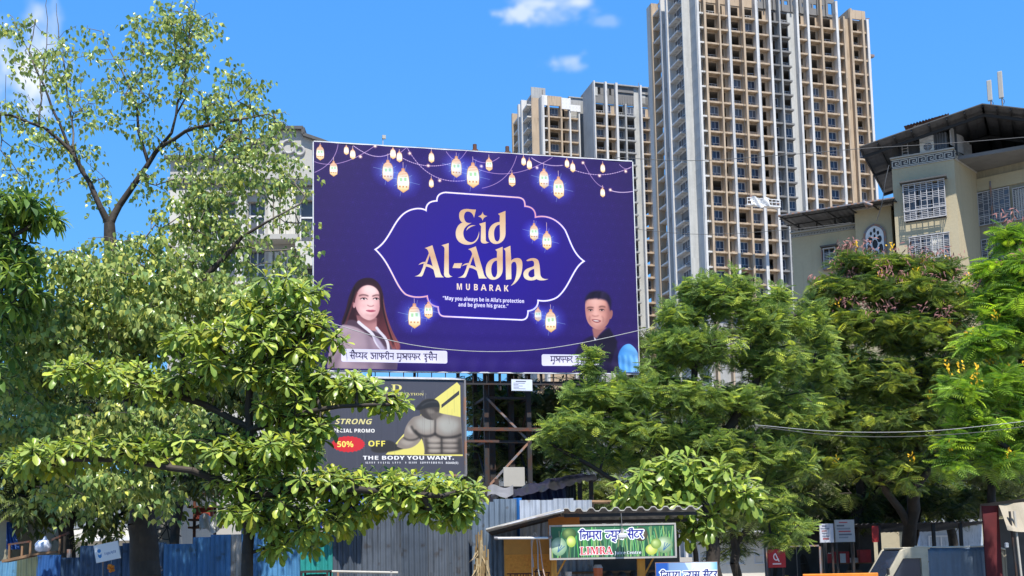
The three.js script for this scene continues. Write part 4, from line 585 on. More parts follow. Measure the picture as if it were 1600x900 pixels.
    A.line('#4a2a2c', 7, 'M347 208 C367 196 400 198 422 209', 2.5, 0.8); A.line('#4a2a2c', 7, 'M464 211 C485 200 505 198 519 203', 2.5, 0.8); A.fill('#fbe0d8', 'M330 260 C340 330 380 385 430 400 C400 330 380 280 330 260 Z', 18, 0.35); A.fill('#ffe9e0', 'M395 135 C440 122 485 140 495 175 C450 190 400 185 395 135 Z', 16, 0.45); for (const [x0, x1, y, cx] of [[358, 413, 238, 385], [470, 517, 237, 497]]) { A.fill('#e6d2d2', `M${x0} ${y} C${x0 + 16} ${y - 13} ${x1 - 14} ${y - 13} ${x1} ${y} C${x1 - 14} ${y + 9} ${x0 + 14} ${y + 9} ${x0} ${y} Z`, 1); A.fill('#1c0d10', `M${cx - 10} ${y - 11} C${cx} ${y - 14} ${cx + 10} ${y - 8} ${cx + 9} ${y + 4} C${cx + 2} ${y + 9} ${cx - 9} ${y + 5} ${cx - 10} ${y - 11} Z`, 1); A.line('#1f0d12', 4, `M${x0 - 3} ${y - 1} C${x0 + 15} ${y - 15} ${x1 - 14} ${y - 15} ${x1 + 3} ${y}`, 1); }
    A.line('#8f5557', 5, 'M418 290 C432 303 456 304 472 293', 2, 0.8); A.fill('#b9566a', 'M404 338 C425 327 440 334 448 332 C462 329 480 332 491 340 C470 356 430 358 404 338 Z', 1.5); A.line('#87404f', 3, 'M406 339 C430 344 465 344 489 340', 1);
    A.line('#ded8e2', 18, 'M340 440 C400 500 460 520 480 580 C500 640 530 660 550 680', 1.5); A.line('#d8d2dc', 16, 'M500 490 C530 540 590 570 600 640 L606 690', 1.5); A.fill('#a89bb0', 'M480 560 C520 580 560 640 575 690 L545 690 C520 660 490 620 470 560 Z', 3); g.restore(); }
  { // man in a dark waistcoat over a blue shirt
    region(890, 440, 1000, 581);
    const A = painter(840, 440, 6), coat = 'M360 680 C380 600 420 540 520 500 L620 490 C720 520 780 560 770 780 L760 860 L380 860 Z', sl = 'M765 700 C780 600 840 570 880 580 C930 610 960 670 968 730 L968 850 L780 850 Z';
    A.fill('#1c1236', coat, 4); A.inside(coat, () => { A.line('#332757', 30, 'M640 540 C700 580 730 660 725 800', 16, 0.6); A.fill('#0e0820', 'M540 560 L600 700 L580 860 L520 860 Z', 14, 0.6); });
    A.fill(A.grad(760, 650, 970, 680, [0, '#2f78c6'], [0.4, '#5aa4e4'], [1, '#78b4ea']), sl, 1.5); A.inside(sl, () => { for (let i = 0; i < 7; i++) A.line(i % 2 ? '#2a66ae' : '#9ccdf2', 9, `M${780 + i * 26} 690 C${800 + i * 26} 750 ${775 + i * 30} 800 ${800 + i * 27} 850`, 5, 0.45); });
    A.fill('#9a6560', 'M520 430 L660 420 L600 480 L560 530 L535 510 Z', 3); A.fill('#dfdce8', 'M536 508 L560 536 L580 500 L572 545 L545 545 Z', 1.5); A.fill('#160d28', 'M560 530 C600 480 640 450 680 425 L760 560 L700 760 L560 700 Z', 4);
    const face = 'M455 180 C460 150 560 130 640 155 C680 180 690 240 686 270 C700 250 716 262 712 300 C708 340 690 350 684 345 C670 400 640 430 590 442 C530 440 475 400 462 320 C452 270 452 220 455 180 Z';
    A.fill(A.grad(455, 300, 700, 300, [0, '#c48a80'], [0.4, '#e2a99a'], [0.75, '#d39686'], [1, '#a9706a']), face, 1.5);
    A.inside(face, () => { A.line('#7d4a48', 40, 'M690 240 C690 340 650 420 590 450', 18, 0.65); A.line('#9a6058', 26, 'M455 260 C460 360 520 430 590 445', 14, 0.5); A.fill('#e9b9aa', 'M490 170 C540 150 600 160 630 190 C590 215 520 210 490 170 Z', 14, 0.6); A.fill('#e6b0a2', 'M535 250 L560 250 L568 305 L530 310 Z', 8, 0.7); A.fill('#8a564f', 'M468 245 C490 235 525 240 532 258 C520 280 480 280 468 262 Z', 9, 0.6); A.fill('#8a564f', 'M582 240 C610 232 640 238 642 262 C620 282 590 275 582 258 Z', 9, 0.6); A.fill('#d28e84', 'M470 300 C490 290 510 300 508 325 C490 335 472 325 470 300 Z', 9, 0.5); A.fill('#cf8a7e', 'M615 300 C640 290 660 300 655 325 C640 340 620 330 615 300 Z', 9, 0.5); });
    A.fill('#1a112c', 'M452 196 C446 120 500 78 572 80 C648 82 698 120 697 192 C698 230 694 252 690 280 C682 236 672 204 654 176 C606 146 512 148 472 162 C460 172 457 186 454 206 Z', 6); for (let i = 0; i < 30; i++) { const t = r(); A.line(t > 0.6 ? '#3c3054' : '#0e081c', 3, `M${470 + t * 200} ${150 + 12 * r()} C${480 + t * 190} ${120 - 20 * r()} ${500 + t * 160} ${100 - 10 * r()} ${520 + t * 140} ${92 + 8 * r()}`, 2, 0.4); } A.line('#4a2c28', 7, 'M474 241 C490 231 515 233 529 238', 3, 0.8); A.line('#4a2c28', 7, 'M587 232 C602 223 624 225 639 232', 3, 0.8); A.fill('#f3c4b4', 'M560 330 C580 380 600 400 620 395 C640 360 640 330 620 320 Z', 16, 0.3); for (const [x0, x1, y] of [[482, 527, 263], [588, 632, 262]]) { A.fill('#d8bdb4', `M${x0} ${y} C${x0 + 12} ${y - 8} ${x1 - 12} ${y - 8} ${x1} ${y} C${x1 - 12} ${y + 7} ${x0 + 12} ${y + 7} ${x0} ${y} Z`, 1.5); A.fill('#1c1012', `M${(x0 + x1) / 2 - 9} ${y - 6} L${(x0 + x1) / 2 + 9} ${y - 6} L${(x0 + x1) / 2 + 7} ${y + 6} L${(x0 + x1) / 2 - 7} ${y + 6} Z`, 1.5); A.line('#2a1518', 4, `M${x0} ${y - 3} C${x0 + 12} ${y - 10} ${x1 - 12} ${y - 10} ${x1} ${y - 2}`, 1.5); }
    A.line('#8a4f48', 5, 'M520 310 C540 324 565 320 578 312', 3, 0.8); A.fill('#7c3438', 'M515 350 C545 344 580 349 605 362 C585 386 540 384 515 350 Z', 2); A.fill('#e6d5cf', 'M527 356 C546 352 576 356 592 364 C575 371 542 370 527 356 Z', 1.5); A.line('#7d4a46', 5, 'M500 318 C490 343 495 360 505 372', 4, 0.6); A.line('#7d4a46', 5, 'M612 318 C628 338 628 356 620 370', 4, 0.6); g.restore(); }
  // name plates
  const plate = (x0, y0, x1, y1, text, tx, ty, th) => { const a = q(x0, y0), b = q(x1, y1); g.fillStyle = '#dcd9f0'; roundRect(g, a[0], a[1], b[0] - a[0], b[1] - a[1], 12); g.fill(); const t = q(tx, ty); devanagari(g, text, t[0], t[1], th, '#241a3c', 1.35); };
  plate(533, 545, 700, 567, 'सैय्यद आफरीन मुझफ्फर हुसैन', 546.5, 551, 36); plate(848, 552, 938, 571, 'मुझफ्फर हुसैन', 862, 555.5, 36);
  // creases of the stretched vinyl are real folds in the sheet; faint seams of the printed strips stay in the print
  g.fillStyle = 'rgba(30,15,70,0.10)'; for (const f of [0.33, 0.66]) g.fillRect(W * f, 0, 3, H);
}
const bbYaw = R(14.6);
{
  const A = at(490, 578, 30), o = thing('billboard', 'large purple festival billboard with gold Eid Al-Adha lettering on a steel gantry', 'billboard', [A.x, 0, A.z], bbYaw);
  const y0 = A.y, tilt = 0.0125, ty = (x) => tilt * x, m = new THREE.MeshPhysicalMaterial({ map: canvasTex(1992, 1372, bannerPrint), color: C(0.88, 0.86, 0.85), roughness: 0.5, specularIntensity: 0.5, side: THREE.FrontSide });
  // sheet with slight waves and folds near its edges
  const folds = (u, v) => { const e = Math.max(0, 1 - v / 0.07), t = Math.max(0, (v - 0.95) / 0.05), k = Math.max(0, 1 - Math.hypot((u - 1) * 1.6, v) / 0.2); return 0.017 * e * Math.sin(u * 70 + 3 * Math.sin(u * 13)) + 0.014 * t * Math.sin(u * 45) + 0.016 * k * Math.sin(v * 110 + u * 60) + 0.014 * Math.sin(u * 7 + v * 4) + 0.004 * Math.sin(v * 80) * Math.max(0, 1 - v * 3.2); };
  const g = sheetGeo(180, 110, (u, v) => [u * BW, y0 + v * BH + tilt * u * BW - 0.02 * Math.sin(u * Math.PI) * (1 - v), 0.06 + folds(u, v)]);
  part('banner', g, m, o, true);
  part('backing', [bx(BW, BH - 0.02, 0.06, BW / 2, y0 + BH / 2 + ty(BW / 2), -0.04, 0, 0, tilt)], M.greySteel, o);
  part('edge_strip', [bx(BW, 0.035, 0.1, BW / 2, y0 + BH + 0.015 + ty(BW / 2), 0.0, 0, 0, tilt)], M.white2, o); part('edge_strip', [bx(0.03, BH, 0.1, BW + 0.015, y0 + BH / 2 + ty(BW), 0)], M.white2, o); part('edge_strip', [bx(0.03, BH, 0.1, -0.015, y0 + BH / 2, 0)], M.white2, o); part('edge_strip', [bx(BW, 0.03, 0.1, BW / 2, y0 - 0.03 + ty(BW / 2), 0, 0, 0, tilt)], M.white2, o);
  part('top_beam', bx(BW * 0.62, 0.09, 0.14, BW * 0.62, y0 + BH + 0.06 + ty(BW * 0.62), -0.18, 0, 0, tilt), M.rustBeam, o);
  for (const x of [4.75, 5.75]) part('pulley', [cyl(0.06, 0.06, 0.2, x, y0 + BH + 0.2 + ty(x), -0.15, 10), bx(0.16, 0.06, 0.16, x, y0 + BH + 0.1 + ty(x), -0.15)], M.rustBeam, o);
  { const p = [bx(0.02, 0.35, 0.02, 2.0, y0 + BH + 0.17, -0.12), bx(0.1, 0.1, 0.08, 2.03, y0 + BH + 0.36, -0.12)]; part('lamp_bracket', p, M.greyWall, o); }
  for (let i = 0; i < 8; i++) part('upright', bx(0.07, BH + 0.5, 0.07, 0.35 + i * 1.26, y0 + BH / 2 - 0.2, -0.16), M.steel, o);
  for (const y of [-0.28, 1.9, 4.3]) part('rail', bx(BW, 0.09, 0.09, BW / 2, y0 + y + ty(BW / 2), -0.26, 0, 0, tilt), M.steel, o);
  const ct = []; for (let i = 0; i < 24; i++) ct.push(bx(0.025, 0.32, 0.025, 0.1 + i * 0.405, y0 - 0.2 + ty(0.1 + i * 0.405), 0.0)); part('lower_truss', [...ct, bx(BW, 0.05, 0.05, BW / 2, y0 - 0.36 + ty(BW / 2), 0.0, 0, 0, tilt)], M.steel, o);
  // lattice tower that carries it
  const lx = [5.05, 6.35], lz = [-0.55, -2.0], H = y0 + BH * 0.7;
  for (const x of lx) for (const z of lz) part('tower_leg', bx(0.13, H, 0.13, x, H / 2, z), M.steel, o);
  for (const x of [5.4, 6.0]) part('tower_leg', bx(0.17, H, 0.17, x, H / 2, -1.3), M.steel, o);
  const lv = [0.9, 2.35, 3.85, 5.2, 6.5]; 
  lv.forEach((y, i) => { for (const z of lz) part('cross_beam', bx(1.3, 0.075, 0.075, 5.7, y, z), M.steel, o); for (const x of lx) part('cross_beam', bx(0.075, 0.075, 1.45, x, y, -1.275), M.steel, o);
    if (i < 4) { const a = i % 2; for (const z of lz) part('brace', bar(V(lx[a], y, z + 0.04), V(lx[1 - a], lv[i + 1], z + 0.04), 0.06, 0.05), M.greySteel, o); for (const x of lx) part('brace', bar(V(x + 0.04, y, lz[a]), V(x + 0.04, lv[i + 1], lz[1 - a]), 0.06, 0.05), M.steel, o); } });
  part('cross_beam', bx(3.7, 0.1, 0.1, 6.3, 5.55, -0.4), M.rustBeam, o); part('cross_beam', bx(1.6, 0.07, 0.07, 4.6, 5.2, -0.44), M.rustBeam, o);
}
const faceBoard = (name, label, cat, px0, py0, px1, py1, depth, yaw, th, mat, tex) => {
  const c = at((px0 + px1) / 2, py1, depth), w = ((px1 - px0) / F) * depth / Math.cos(yaw) * 1.0, h = at((px0 + px1) / 2, py0, depth).y - c.y, o = thing(name, label, cat, c, yaw);
  part('panel', bx(w, h, th, 0, h / 2, 0), mat, o);
  if (tex) part('print', new THREE.PlaneGeometry(w - 0.02, h - 0.02).translate(0, h / 2, th / 2 + 0.004), new THREE.MeshStandardMaterial({ map: tex, roughness: 0.5, side: THREE.DoubleSide }), o, true);
  return { o, w, h };
};
faceBoard('notice_plate', 'small white notice plate hung under the purple billboard', 'sign', 799, 593, 832, 611, 30.6, bbYaw, 0.03, M.white2, canvasTex(256, 140, (g, w, h) => { g.fillStyle = '#cfd6e6'; g.fillRect(0, 0, w, h); g.fillStyle = '#3a3a4c'; const r = rng(3); g.fillRect(50, 16, 130, 12); for (let j = 0; j < 5; j++) g.fillRect(20, 42 + j * 18, 60 + r() * 120, 6); }));
faceBoard('blank_board', 'square pale grey board fixed low on the gantry behind the black tarpaulin', 'sign', 787, 730, 820, 760, 27, bbYaw, 0.03, M.greyWall, null);
// ---------------------------------------------------------------- the gym board
function gymPrint(g, W, H) {
  g.fillStyle = '#42434f'; g.fillRect(0, 0, W, H); const r = rng(8), yl = '#d9ce6c', X = (x) => ((x - 90) / 1030) * W, Y = (y) => ((y - 130) / 680) * H;   // measured on an enlargement
  const poly = (c, ...p) => { g.fillStyle = c; g.beginPath(); p.forEach(([x, y], i) => (i ? g.lineTo(X(x), Y(y)) : g.moveTo(X(x), Y(y)))); g.closePath(); g.fill(); };
  poly(yl, [90, 140], [475, 140], [380, 215], [90, 420]); poly('#3a3b40', [90, 190], [300, 140], [340, 140], [90, 260]); poly(yl, [1075, 145], [905, 275], [560, 670], [1110, 680], [1098, 400], [1098, 170]); poly('#34343a', [1090, 205], [960, 310], [960, 335], [1090, 235]);
  // muscular bodybuilder seen from the chest down, head bowed under a cap: a photograph printed in greys
  const body = (c, d) => { let i = 0; g.fillStyle = c; g.fill(new Path2D(d.replace(/-?\d+\.?\d*/g, (t) => (i++ % 2 ? Y(+t) : X(+t)).toFixed(1)))); }, line = (c, w, d) => { let i = 0; g.strokeStyle = c; g.lineWidth = w; g.lineCap = 'round'; g.stroke(new Path2D(d.replace(/-?\d+\.?\d*/g, (t) => (i++ % 2 ? Y(+t) : X(+t)).toFixed(1)))); };
  const sf = (b, al, f) => { g.save(); g.filter = `blur(${b}px)`; g.globalAlpha = al; f(); g.restore(); };
  const torso = 'M760 400 C720 430 690 480 690 540 C660 560 640 590 640 612 C700 650 780 620 815 555 C830 590 840 640 832 668 L1110 668 L1098 400 C1040 385 980 380 950 370 L880 370 C840 380 800 390 760 400 Z';
  let k = g.createLinearGradient(X(680), Y(400), X(1110), Y(640)); k.addColorStop(0, '#7b6f66'); k.addColorStop(0.5, '#8f847a'); k.addColorStop(1, '#5d544e');
  sf(3, 1, () => body('#2b2827', 'M640 600 C600 560 560 560 470 600 C440 640 460 665 560 655 C650 640 760 620 800 560 Z')); sf(1.2, 1, () => body(k, torso));
  g.save(); { let i = 0; g.clip(new Path2D(torso.replace(/-?\d+\.?\d*/g, (t) => (i++ % 2 ? Y(+t) : X(+t)).toFixed(1)))); }
  const D2 = (b, al, w, d) => sf(b, al, () => line('#1d1917', w, d)), B2 = (b, al, c, d) => sf(b, al, () => body(c, d));
  B2(16, 0.55, '#b3b6ae', 'M775 420 C830 395 890 400 905 430 C910 480 880 510 830 505 C790 490 770 460 775 420 Z'); B2(16, 0.55, '#b6bab2', 'M935 430 C970 395 1060 405 1085 440 C1090 490 1050 525 990 520 C950 510 930 480 935 430 Z'); B2(10, 0.7, '#b4aaa0', 'M710 470 C740 450 770 470 765 510 C745 530 710 520 710 470 Z'); B2(8, 0.7, '#a89d92', 'M665 575 C700 555 740 560 760 580 C730 610 690 615 665 575 Z');
  D2(6, 0.9, 16, 'M770 500 C800 545 870 550 912 520 C950 560 1040 555 1100 525'); D2(5, 0.8, 10, 'M913 395 C916 450 912 490 912 525'); D2(5, 0.8, 12, 'M958 550 L958 668'); D2(6, 0.8, 16, 'M818 560 C790 520 762 515 745 470'); D2(5, 0.7, 12, 'M690 550 C720 575 770 570 800 545'); D2(9, 0.7, 26, 'M845 560 C850 600 850 640 845 670'); D2(9, 0.7, 26, 'M1090 560 C1085 600 1090 640 1095 670');
  for (const y of [572, 608, 645]) { B2(7, 0.8, '#aba196', `M868 ${y - 12} C890 ${y - 20} 930 ${y - 18} 946 ${y - 8} C945 ${y + 8} 880 ${y + 12} 868 ${y - 12} Z`); B2(7, 0.8, '#a69c92', `M970 ${y - 10} C1000 ${y - 20} 1050 ${y - 18} 1068 ${y - 8} C1062 ${y + 10} 985 ${y + 12} 970 ${y - 10} Z`); D2(4, 0.75, 8, `M858 ${y + 14} C890 ${y + 22} 930 ${y + 20} 954 ${y + 14}`); D2(4, 0.75, 8, `M962 ${y + 14} C1000 ${y + 22} 1050 ${y + 20} 1080 ${y + 14}`); }
  D2(10, 0.6, 22, 'M880 372 C910 395 940 392 960 372'); g.restore();
  sf(2, 1, () => { body('#3b3430', 'M800 330 C800 290 840 262 890 268 C940 270 955 310 945 350 C940 380 930 400 900 420 C860 425 820 400 806 370 Z'); }); sf(8, 0.8, () => body('#857a70', 'M850 345 C880 335 915 345 920 375 C900 400 865 395 850 345 Z')); sf(2, 1, () => body('#1d1d20', 'M770 345 C800 300 850 265 900 270 C940 275 950 305 945 330 C900 320 850 335 800 352 Z')); sf(4, 0.7, () => line('#5a5a5e', 6, 'M820 320 C850 295 890 285 930 292')); sf(4, 1, () => body('#5f564f', 'M870 380 C880 410 900 425 920 420 L950 380 L940 360 Z'));
  for (let i = 0; i < 60; i++) { const x = r() * W; sf(2, 0.10 + 0.12 * r(), () => { g.strokeStyle = r() > 0.5 ? '#8f8f86' : '#151518'; g.lineWidth = 1 + r() * 3; g.beginPath(); g.moveTo(x, r() * H * 0.6); g.lineTo(x + (r() - 0.5) * 8, r() * H); g.stroke(); }); }
  const tx = (t, x, y, size, c, font = 'bold', stretch = 1, al = 'left', fam = 'sans-serif') => { g.save(); g.translate(X(x), Y(y)); g.scale(stretch, 1); g.font = `${font} ${size}px ${fam}`; g.fillStyle = c; g.textAlign = al; g.textBaseline = 'alphabetic'; g.fillText(t, 0, 0); g.restore(); };
  tx('D', 642, 213, 62, '#d9cf78', 'bold', 1.75, 'center', 'serif'); tx('TRANSFORMATION', 650, 245, 24, '#c9bd72', 'bold', 1.55, 'center', 'serif'); tx('STUDIO', 650, 268, 20, '#c9bd72', 'bold', 1.3, 'center', 'serif');
  g.strokeStyle = 'rgba(190,185,160,0.5)'; g.lineWidth = 2; for (let i = 0; i < 26; i++) { const x = X(480 + r() * 380), y = Y(200 + r() * 70); g.beginPath(); g.moveTo(x, y); g.lineTo(x, y + 6 + r() * 26); g.stroke(); }
  tx('STRONG', 205, 455, 52, '#d6cb88', 'italic bold', 1.25); tx('SPECIAL PROMO', 172, 514, 36, '#ece9e2', 'bold', 1.12);
  g.fillStyle = '#c8222c'; g.beginPath(); for (let i = 0; i <= 48; i++) { const a = (i / 48) * Math.PI * 2, q = i % 2 ? 0.94 : 1.04; g.lineTo(X(300) + Math.cos(a) * W * 0.112 * q, Y(597) + Math.sin(a) * H * 0.083 * q); } g.fill();
  tx('50%', 222, 617, 58, '#f2e36a', 'bold', 1.0); tx('OFF', 436, 612, 56, '#e6d95c', 'bold', 1.2);
  tx('THE BODY YOU WANT.', 400, 706, 38, '#eeeeF0', 'bold', 1.62); tx('ROAD(E)', 985, 736, 21, '#dadade', 'bold', 1.1); for (let x = 420; x < 970; x += 9 + r() * 9) if (r() > 0.12) { g.fillStyle = '#c6c6cc'; g.fillRect(X(x), Y(720), W * 0.0035 + r() * 3, 13); g.fillRect(X(x), Y(722 + r() * 10), W * 0.007, 3); }
}
{
  const yaw = R(13), { o, w, h } = faceBoard('gym_board', 'dark and yellow gym poster board with a printed torso, below the purple billboard', 'billboard', 500, 592, 725, 742, 27.2, yaw, 0.07, M.greySteel, canvasTex(1030, 680, gymPrint));
  part('frame', [bx(w + 0.08, 0.05, 0.1, 0, h + 0.02, 0.02)], M.white2, o); part('frame', [bx(0.05, h, 0.1, w / 2 + 0.03, h / 2, 0.02)], M.greySteel, o); part('frame', [bx(0.05, h, 0.1, -w / 2 - 0.03, h / 2, 0.02)], M.greySteel, o); part('frame', [bx(w + 0.08, 0.05, 0.1, 0, -0.02, 0.02)], M.greySteel, o);
  for (const x of [-w * 0.35, w * 0.38]) part('post', bx(0.1, o.position.y + h, 0.1, x, (h - o.position.y) / 2, -0.1), M.steel, o);
}
// ---------------------------------------------------------------- corrugated sheet fence
const sheetMat = {}, sheetOf = (r, g, b) => (sheetMat[[r, g, b]] ??= std(C(r, g, b), { map: scaled(T.sheet, 1 / 1.6, 1 / 1.6), roughness: 0.55, metalness: 0.05 }));
function fence(name, label, runs, depth, seed, legs = true) {
  const r = rng(seed), first = at(runs[0][0], 880, depth), o = thing(name, label, 'fence', [first.x, 0, first.z]);
  let k = 0;
  for (const [x0, x1, top, n, cols, pitch = 0.11, amp = 0.016] of runs) for (let i = 0; i < n; i++) {
    const a = at(lerp(x0, x1, i / n), 880, depth), b = at(lerp(x0, x1, (i + 1) / n), 880, depth), w = b.x - a.x + 0.05, h = at((x0 + x1) / 2, top + (r() - 0.5) * 7, depth).y;
    const g = corrugated(w, h, pitch, amp, 0.05, r), uv = g.attributes.uv, p = g.attributes.position; for (let q = 0; q < p.count; q++) uv.setXY(q, p.getX(q) + k * 1.37, p.getY(q));
    const me = part('sheet', g, sheetOf(...cols[(i + k) % cols.length]), o, true); me.position.set((a.x + b.x) / 2 - first.x, 0, (k % 2) * 0.022 + (r() - 0.5) * 0.01); me.rotation.z = (r() - 0.5) * 0.012; me.rotation.x = (r() - 0.5) * 0.02; k++;
  }
  if (legs) { const z = -0.1, X0 = 0, X1 = at(runs.at(-1)[1], 880, depth).x - first.x; for (const y of [0.5, 1.7]) part('rail', bx(X1 - X0, 0.06, 0.05, (X0 + X1) / 2, y, z), M.greySteel, o); for (let x = X0; x < X1; x += 2.1) part('post', bx(0.07, 2.2, 0.07, x, 1.1, z - 0.05), M.greySteel, o); }
  return o;
}
const blue = [0.02, 0.10, 0.32], blue2 = [0.05, 0.18, 0.40], navy = [0.045, 0.10, 0.20], sky1 = [0.10, 0.26, 0.42], green = [0.10, 0.13, 0.09], pale = [0.42, 0.40, 0.38], teal = [0.02, 0.30, 0.27], slate = [0.075, 0.095, 0.125], slate2 = [0.10, 0.12, 0.15], greyB = [0.26, 0.30, 0.36];
fence('sheet_fence', 'long blue corrugated sheet fence under the trees on the left', [[-60, 24, 876, 2, [sky1, [0.12, 0.3, 0.4]]], [24, 128, 870, 3, [navy, blue, green]], [128, 258, 851, 4, [navy, navy, [0.04, 0.06, 0.11], navy]], [258, 304, 848, 1, [blue2]], [304, 358, 836, 2, [blue2, [0.10, 0.30, 0.55]]], [358, 379, 834, 1, [pale]], [379, 472, 826, 3, [[0.10, 0.30, 0.55], blue2, [0.08, 0.26, 0.5]]]], 22, 101);
fence('sheet_fence', 'short turquoise corrugated sheet panel beside the dark grey fence', [[472, 518, 832, 1, [teal]]], 21.8, 103, false);
fence('sheet_fence', 'tall dark grey corrugated sheet fence in the middle', [[518, 742, 786, 6, [slate, slate, slate2, slate, slate2, [0.06, 0.08, 0.115]]]], 21.9, 105);
fence('sheet_fence', 'grey and blue corrugated sheets behind the juice stall', [[740, 806, 781, 2, [[0.15, 0.20, 0.26], [0.13, 0.2, 0.28]]], [806, 815, 781, 1, [[0.02, 0.16, 0.5]]], [815, 925, 782, 4, [[0.26, 0.30, 0.35], [0.4, 0.44, 0.5], [0.45, 0.48, 0.53], [0.4, 0.44, 0.5]]]], 21.5, 107);

// ---------------------------------------------------------------- juice stall
{
  const D = 19.4, P = (px, py, d = D) => at(px, py, d), O = P(862, 880), o = thing('juice_stall', 'juice stall with orange panels under a corrugated sheet canopy', 'stall', [O.x, 0, O.z]), q = (px, py, d) => P(px, py, d).sub(o.position);
  const c2 = q(875, 797), c3 = q(1096, 798), roofM = std(C(0.55, 0.56, 0.58), { map: scaled(T.sheet, 0.7), roughness: 0.45, metalness: 0.2 });
  const wave = (x) => 0.028 * clamp(Math.sin((x / 0.22) * Math.PI * 2) * 1.7, -1, 1);
  part('roof_sheet', sheetGeo(140, 8, (u, v) => { const x = lerp(c2.x, c3.x - (v * 0.25), u); return [x, c2.y - 0.22 * v + wave(x), lerp(0.1, -2.5, v)]; }), roofM, o);
  const a1 = q(759, 828, 18.9); 
  part('awning_sheet', sheetGeo(12, 60, (u, v) => { const z = lerp(a1.z, -2.3, v); return [lerp(a1.x, c2.x + 0.05, u), lerp(a1.y, c2.y - 0.03, u) + 0.02 * clamp(Math.sin((z / 0.2) * Math.PI * 2) * 1.7, -1, 1), z]; }), roofM, o);
  part('roof_lip', sheetGeo(140, 1, (u, v) => { const x = lerp(c2.x, c3.x, u); return [x, c2.y + wave(x) + 0.006 - 0.018 * v, 0.112]; }), M.greyWall, o);
  part('roof_edge', bar(V(a1.x, a1.y + 0.01, a1.z + 0.02), V(c2.x, c2.y, 0.3), 0.022, 0.03), M.greyWall, o);
  for (const z of [-0.1, -1.2, -2.3]) part('roof_beam', bx(c3.x - c2.x - 0.15, 0.06, 0.06, (c2.x + c3.x) / 2, c2.y - 0.09 - 0.09 * (-z / 1.1) * 1.0, z), M.black, o);
  for (const z of [0.2, -0.8, -1.8]) part('roof_beam', bar(V(a1.x + 0.05, a1.y - 0.05, z), V(c2.x, c2.y - 0.09, z), 0.045), M.steel, o);
  for (const [a, b] of [[861, 870], [996, 1008]]) { const l = q(a, 880), r = q(b, 880), g = bx(r.x - l.x, l.y * 0 + 2.35, 0.1, (l.x + r.x) / 2, 1.18, -0.06); part('post', g, M.orange, o); part('bracket', bar(V(r.x, 1.55, -0.05), V(r.x + 0.2, 1.9, -0.05), 0.03), M.orange, o); }
  { const l = q(787, 841, 19.7), r = q(861, 841, 19.7); part('side_panel', bx(r.x - l.x, l.y, 0.04, (l.x + r.x) / 2, l.y / 2, -0.3), std(C(0.52, 0.23, 0.03), { map: scaled(T.mottle, 0.9), roughness: 0.6 }), o);
    part('wall_lettering', new THREE.PlaneGeometry(r.x - l.x - 0.04, 0.62).translate((l.x + r.x) / 2, 1.62, -0.274), new THREE.MeshStandardMaterial({ roughness: 0.7, map: canvasTex(512, 380, (g, w, h) => { g.fillStyle = '#c8842c'; g.fillRect(0, 0, w, h); const k = rng(4); for (let i = 0; i < 900; i++) { g.fillStyle = `rgba(${120 + k() * 60},${60 + k() * 50},10,0.10)`; g.fillRect(k() * w, k() * h, 4 + k() * 30, 2 + k() * 30); } devanagari(g, 'कामगार', 20, 210, 80, '#4a1d10', 1.7); devanagari(g, 'वि', 330, 190, 80, '#3a1408', 2); g.fillStyle = '#3a1408'; g.font = 'bold 104px sans-serif'; g.fillText('479', 392, 272); g.fillStyle = '#a81818'; g.fillRect(0, 330, w, 50); }) }), o, true);
    part('hose', tube([V(l.x + 0.52, 1.7, 0.0), V(l.x + 0.5, 2.2, 0), V(l.x + 0.56, 2.32, 0), V(l.x + 0.6, 2.1, 0.02), V(l.x + 0.64, 1.5, 0.05), V(l.x + 0.9, 1.25, 0.05)], 0.012, 40), M.cablePale, o); part('hose', tube([V(l.x + 0.5, 1.2, 0.0), V(l.x + 0.53, 2.2, 0.02), V(l.x + 0.6, 2.25, 0.02), V(l.x + 0.7, 1.6, 0.04), V(l.x + 0.82, 1.2, 0.04)], 0.012, 40), std(C(0.5, 0.36, 0.3)), o); }
  { const l = q(857, 845, 20.2), r = q(905, 807, 20.2); part('upper_panel', bx(r.x - l.x, r.y - l.y, 0.05, (l.x + r.x) / 2, (l.y + r.y) / 2, -0.75), std(C(0.80, 0.30, 0.07), { map: scaled(T.mottle, 0.8) }), o); }
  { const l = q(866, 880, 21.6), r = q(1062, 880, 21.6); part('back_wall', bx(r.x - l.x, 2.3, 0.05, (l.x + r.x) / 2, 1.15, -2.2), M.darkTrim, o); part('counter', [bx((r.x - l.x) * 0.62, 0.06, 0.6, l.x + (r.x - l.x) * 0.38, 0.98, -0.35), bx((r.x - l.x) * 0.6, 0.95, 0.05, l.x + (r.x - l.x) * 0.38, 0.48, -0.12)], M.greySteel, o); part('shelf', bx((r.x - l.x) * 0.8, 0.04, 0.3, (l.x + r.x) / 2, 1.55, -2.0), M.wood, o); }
  // sign boards
  const sg = faceBoard('sign_board', 'green printed juice sign with blue and red lettering and fruit, under the canopy', 'sign', 862, 821, 1054, 871, 19.2, R(-1.5), 0.06, M.greySteel, canvasTex(1024, 268, (g, w, h) => {
    const r = rng(12); let k = g.createLinearGradient(0, 0, 0, h); k.addColorStop(0, '#2e6a44'); k.addColorStop(1, '#1d4a36'); g.fillStyle = k; g.fillRect(0, 0, w, h);
    for (let i = 0; i < 90; i++) { const x = r() * w, t = (r() - 0.5) * 90; g.strokeStyle = `rgba(${90 + r() * 90},${150 + r() * 70},${80 + r() * 60},0.75)`; g.lineWidth = 3 + r() * 7; g.beginPath(); g.moveTo(x, h); g.quadraticCurveTo(x + t * 0.3, h * 0.5, x + t, r() * h * 0.4); g.stroke(); }
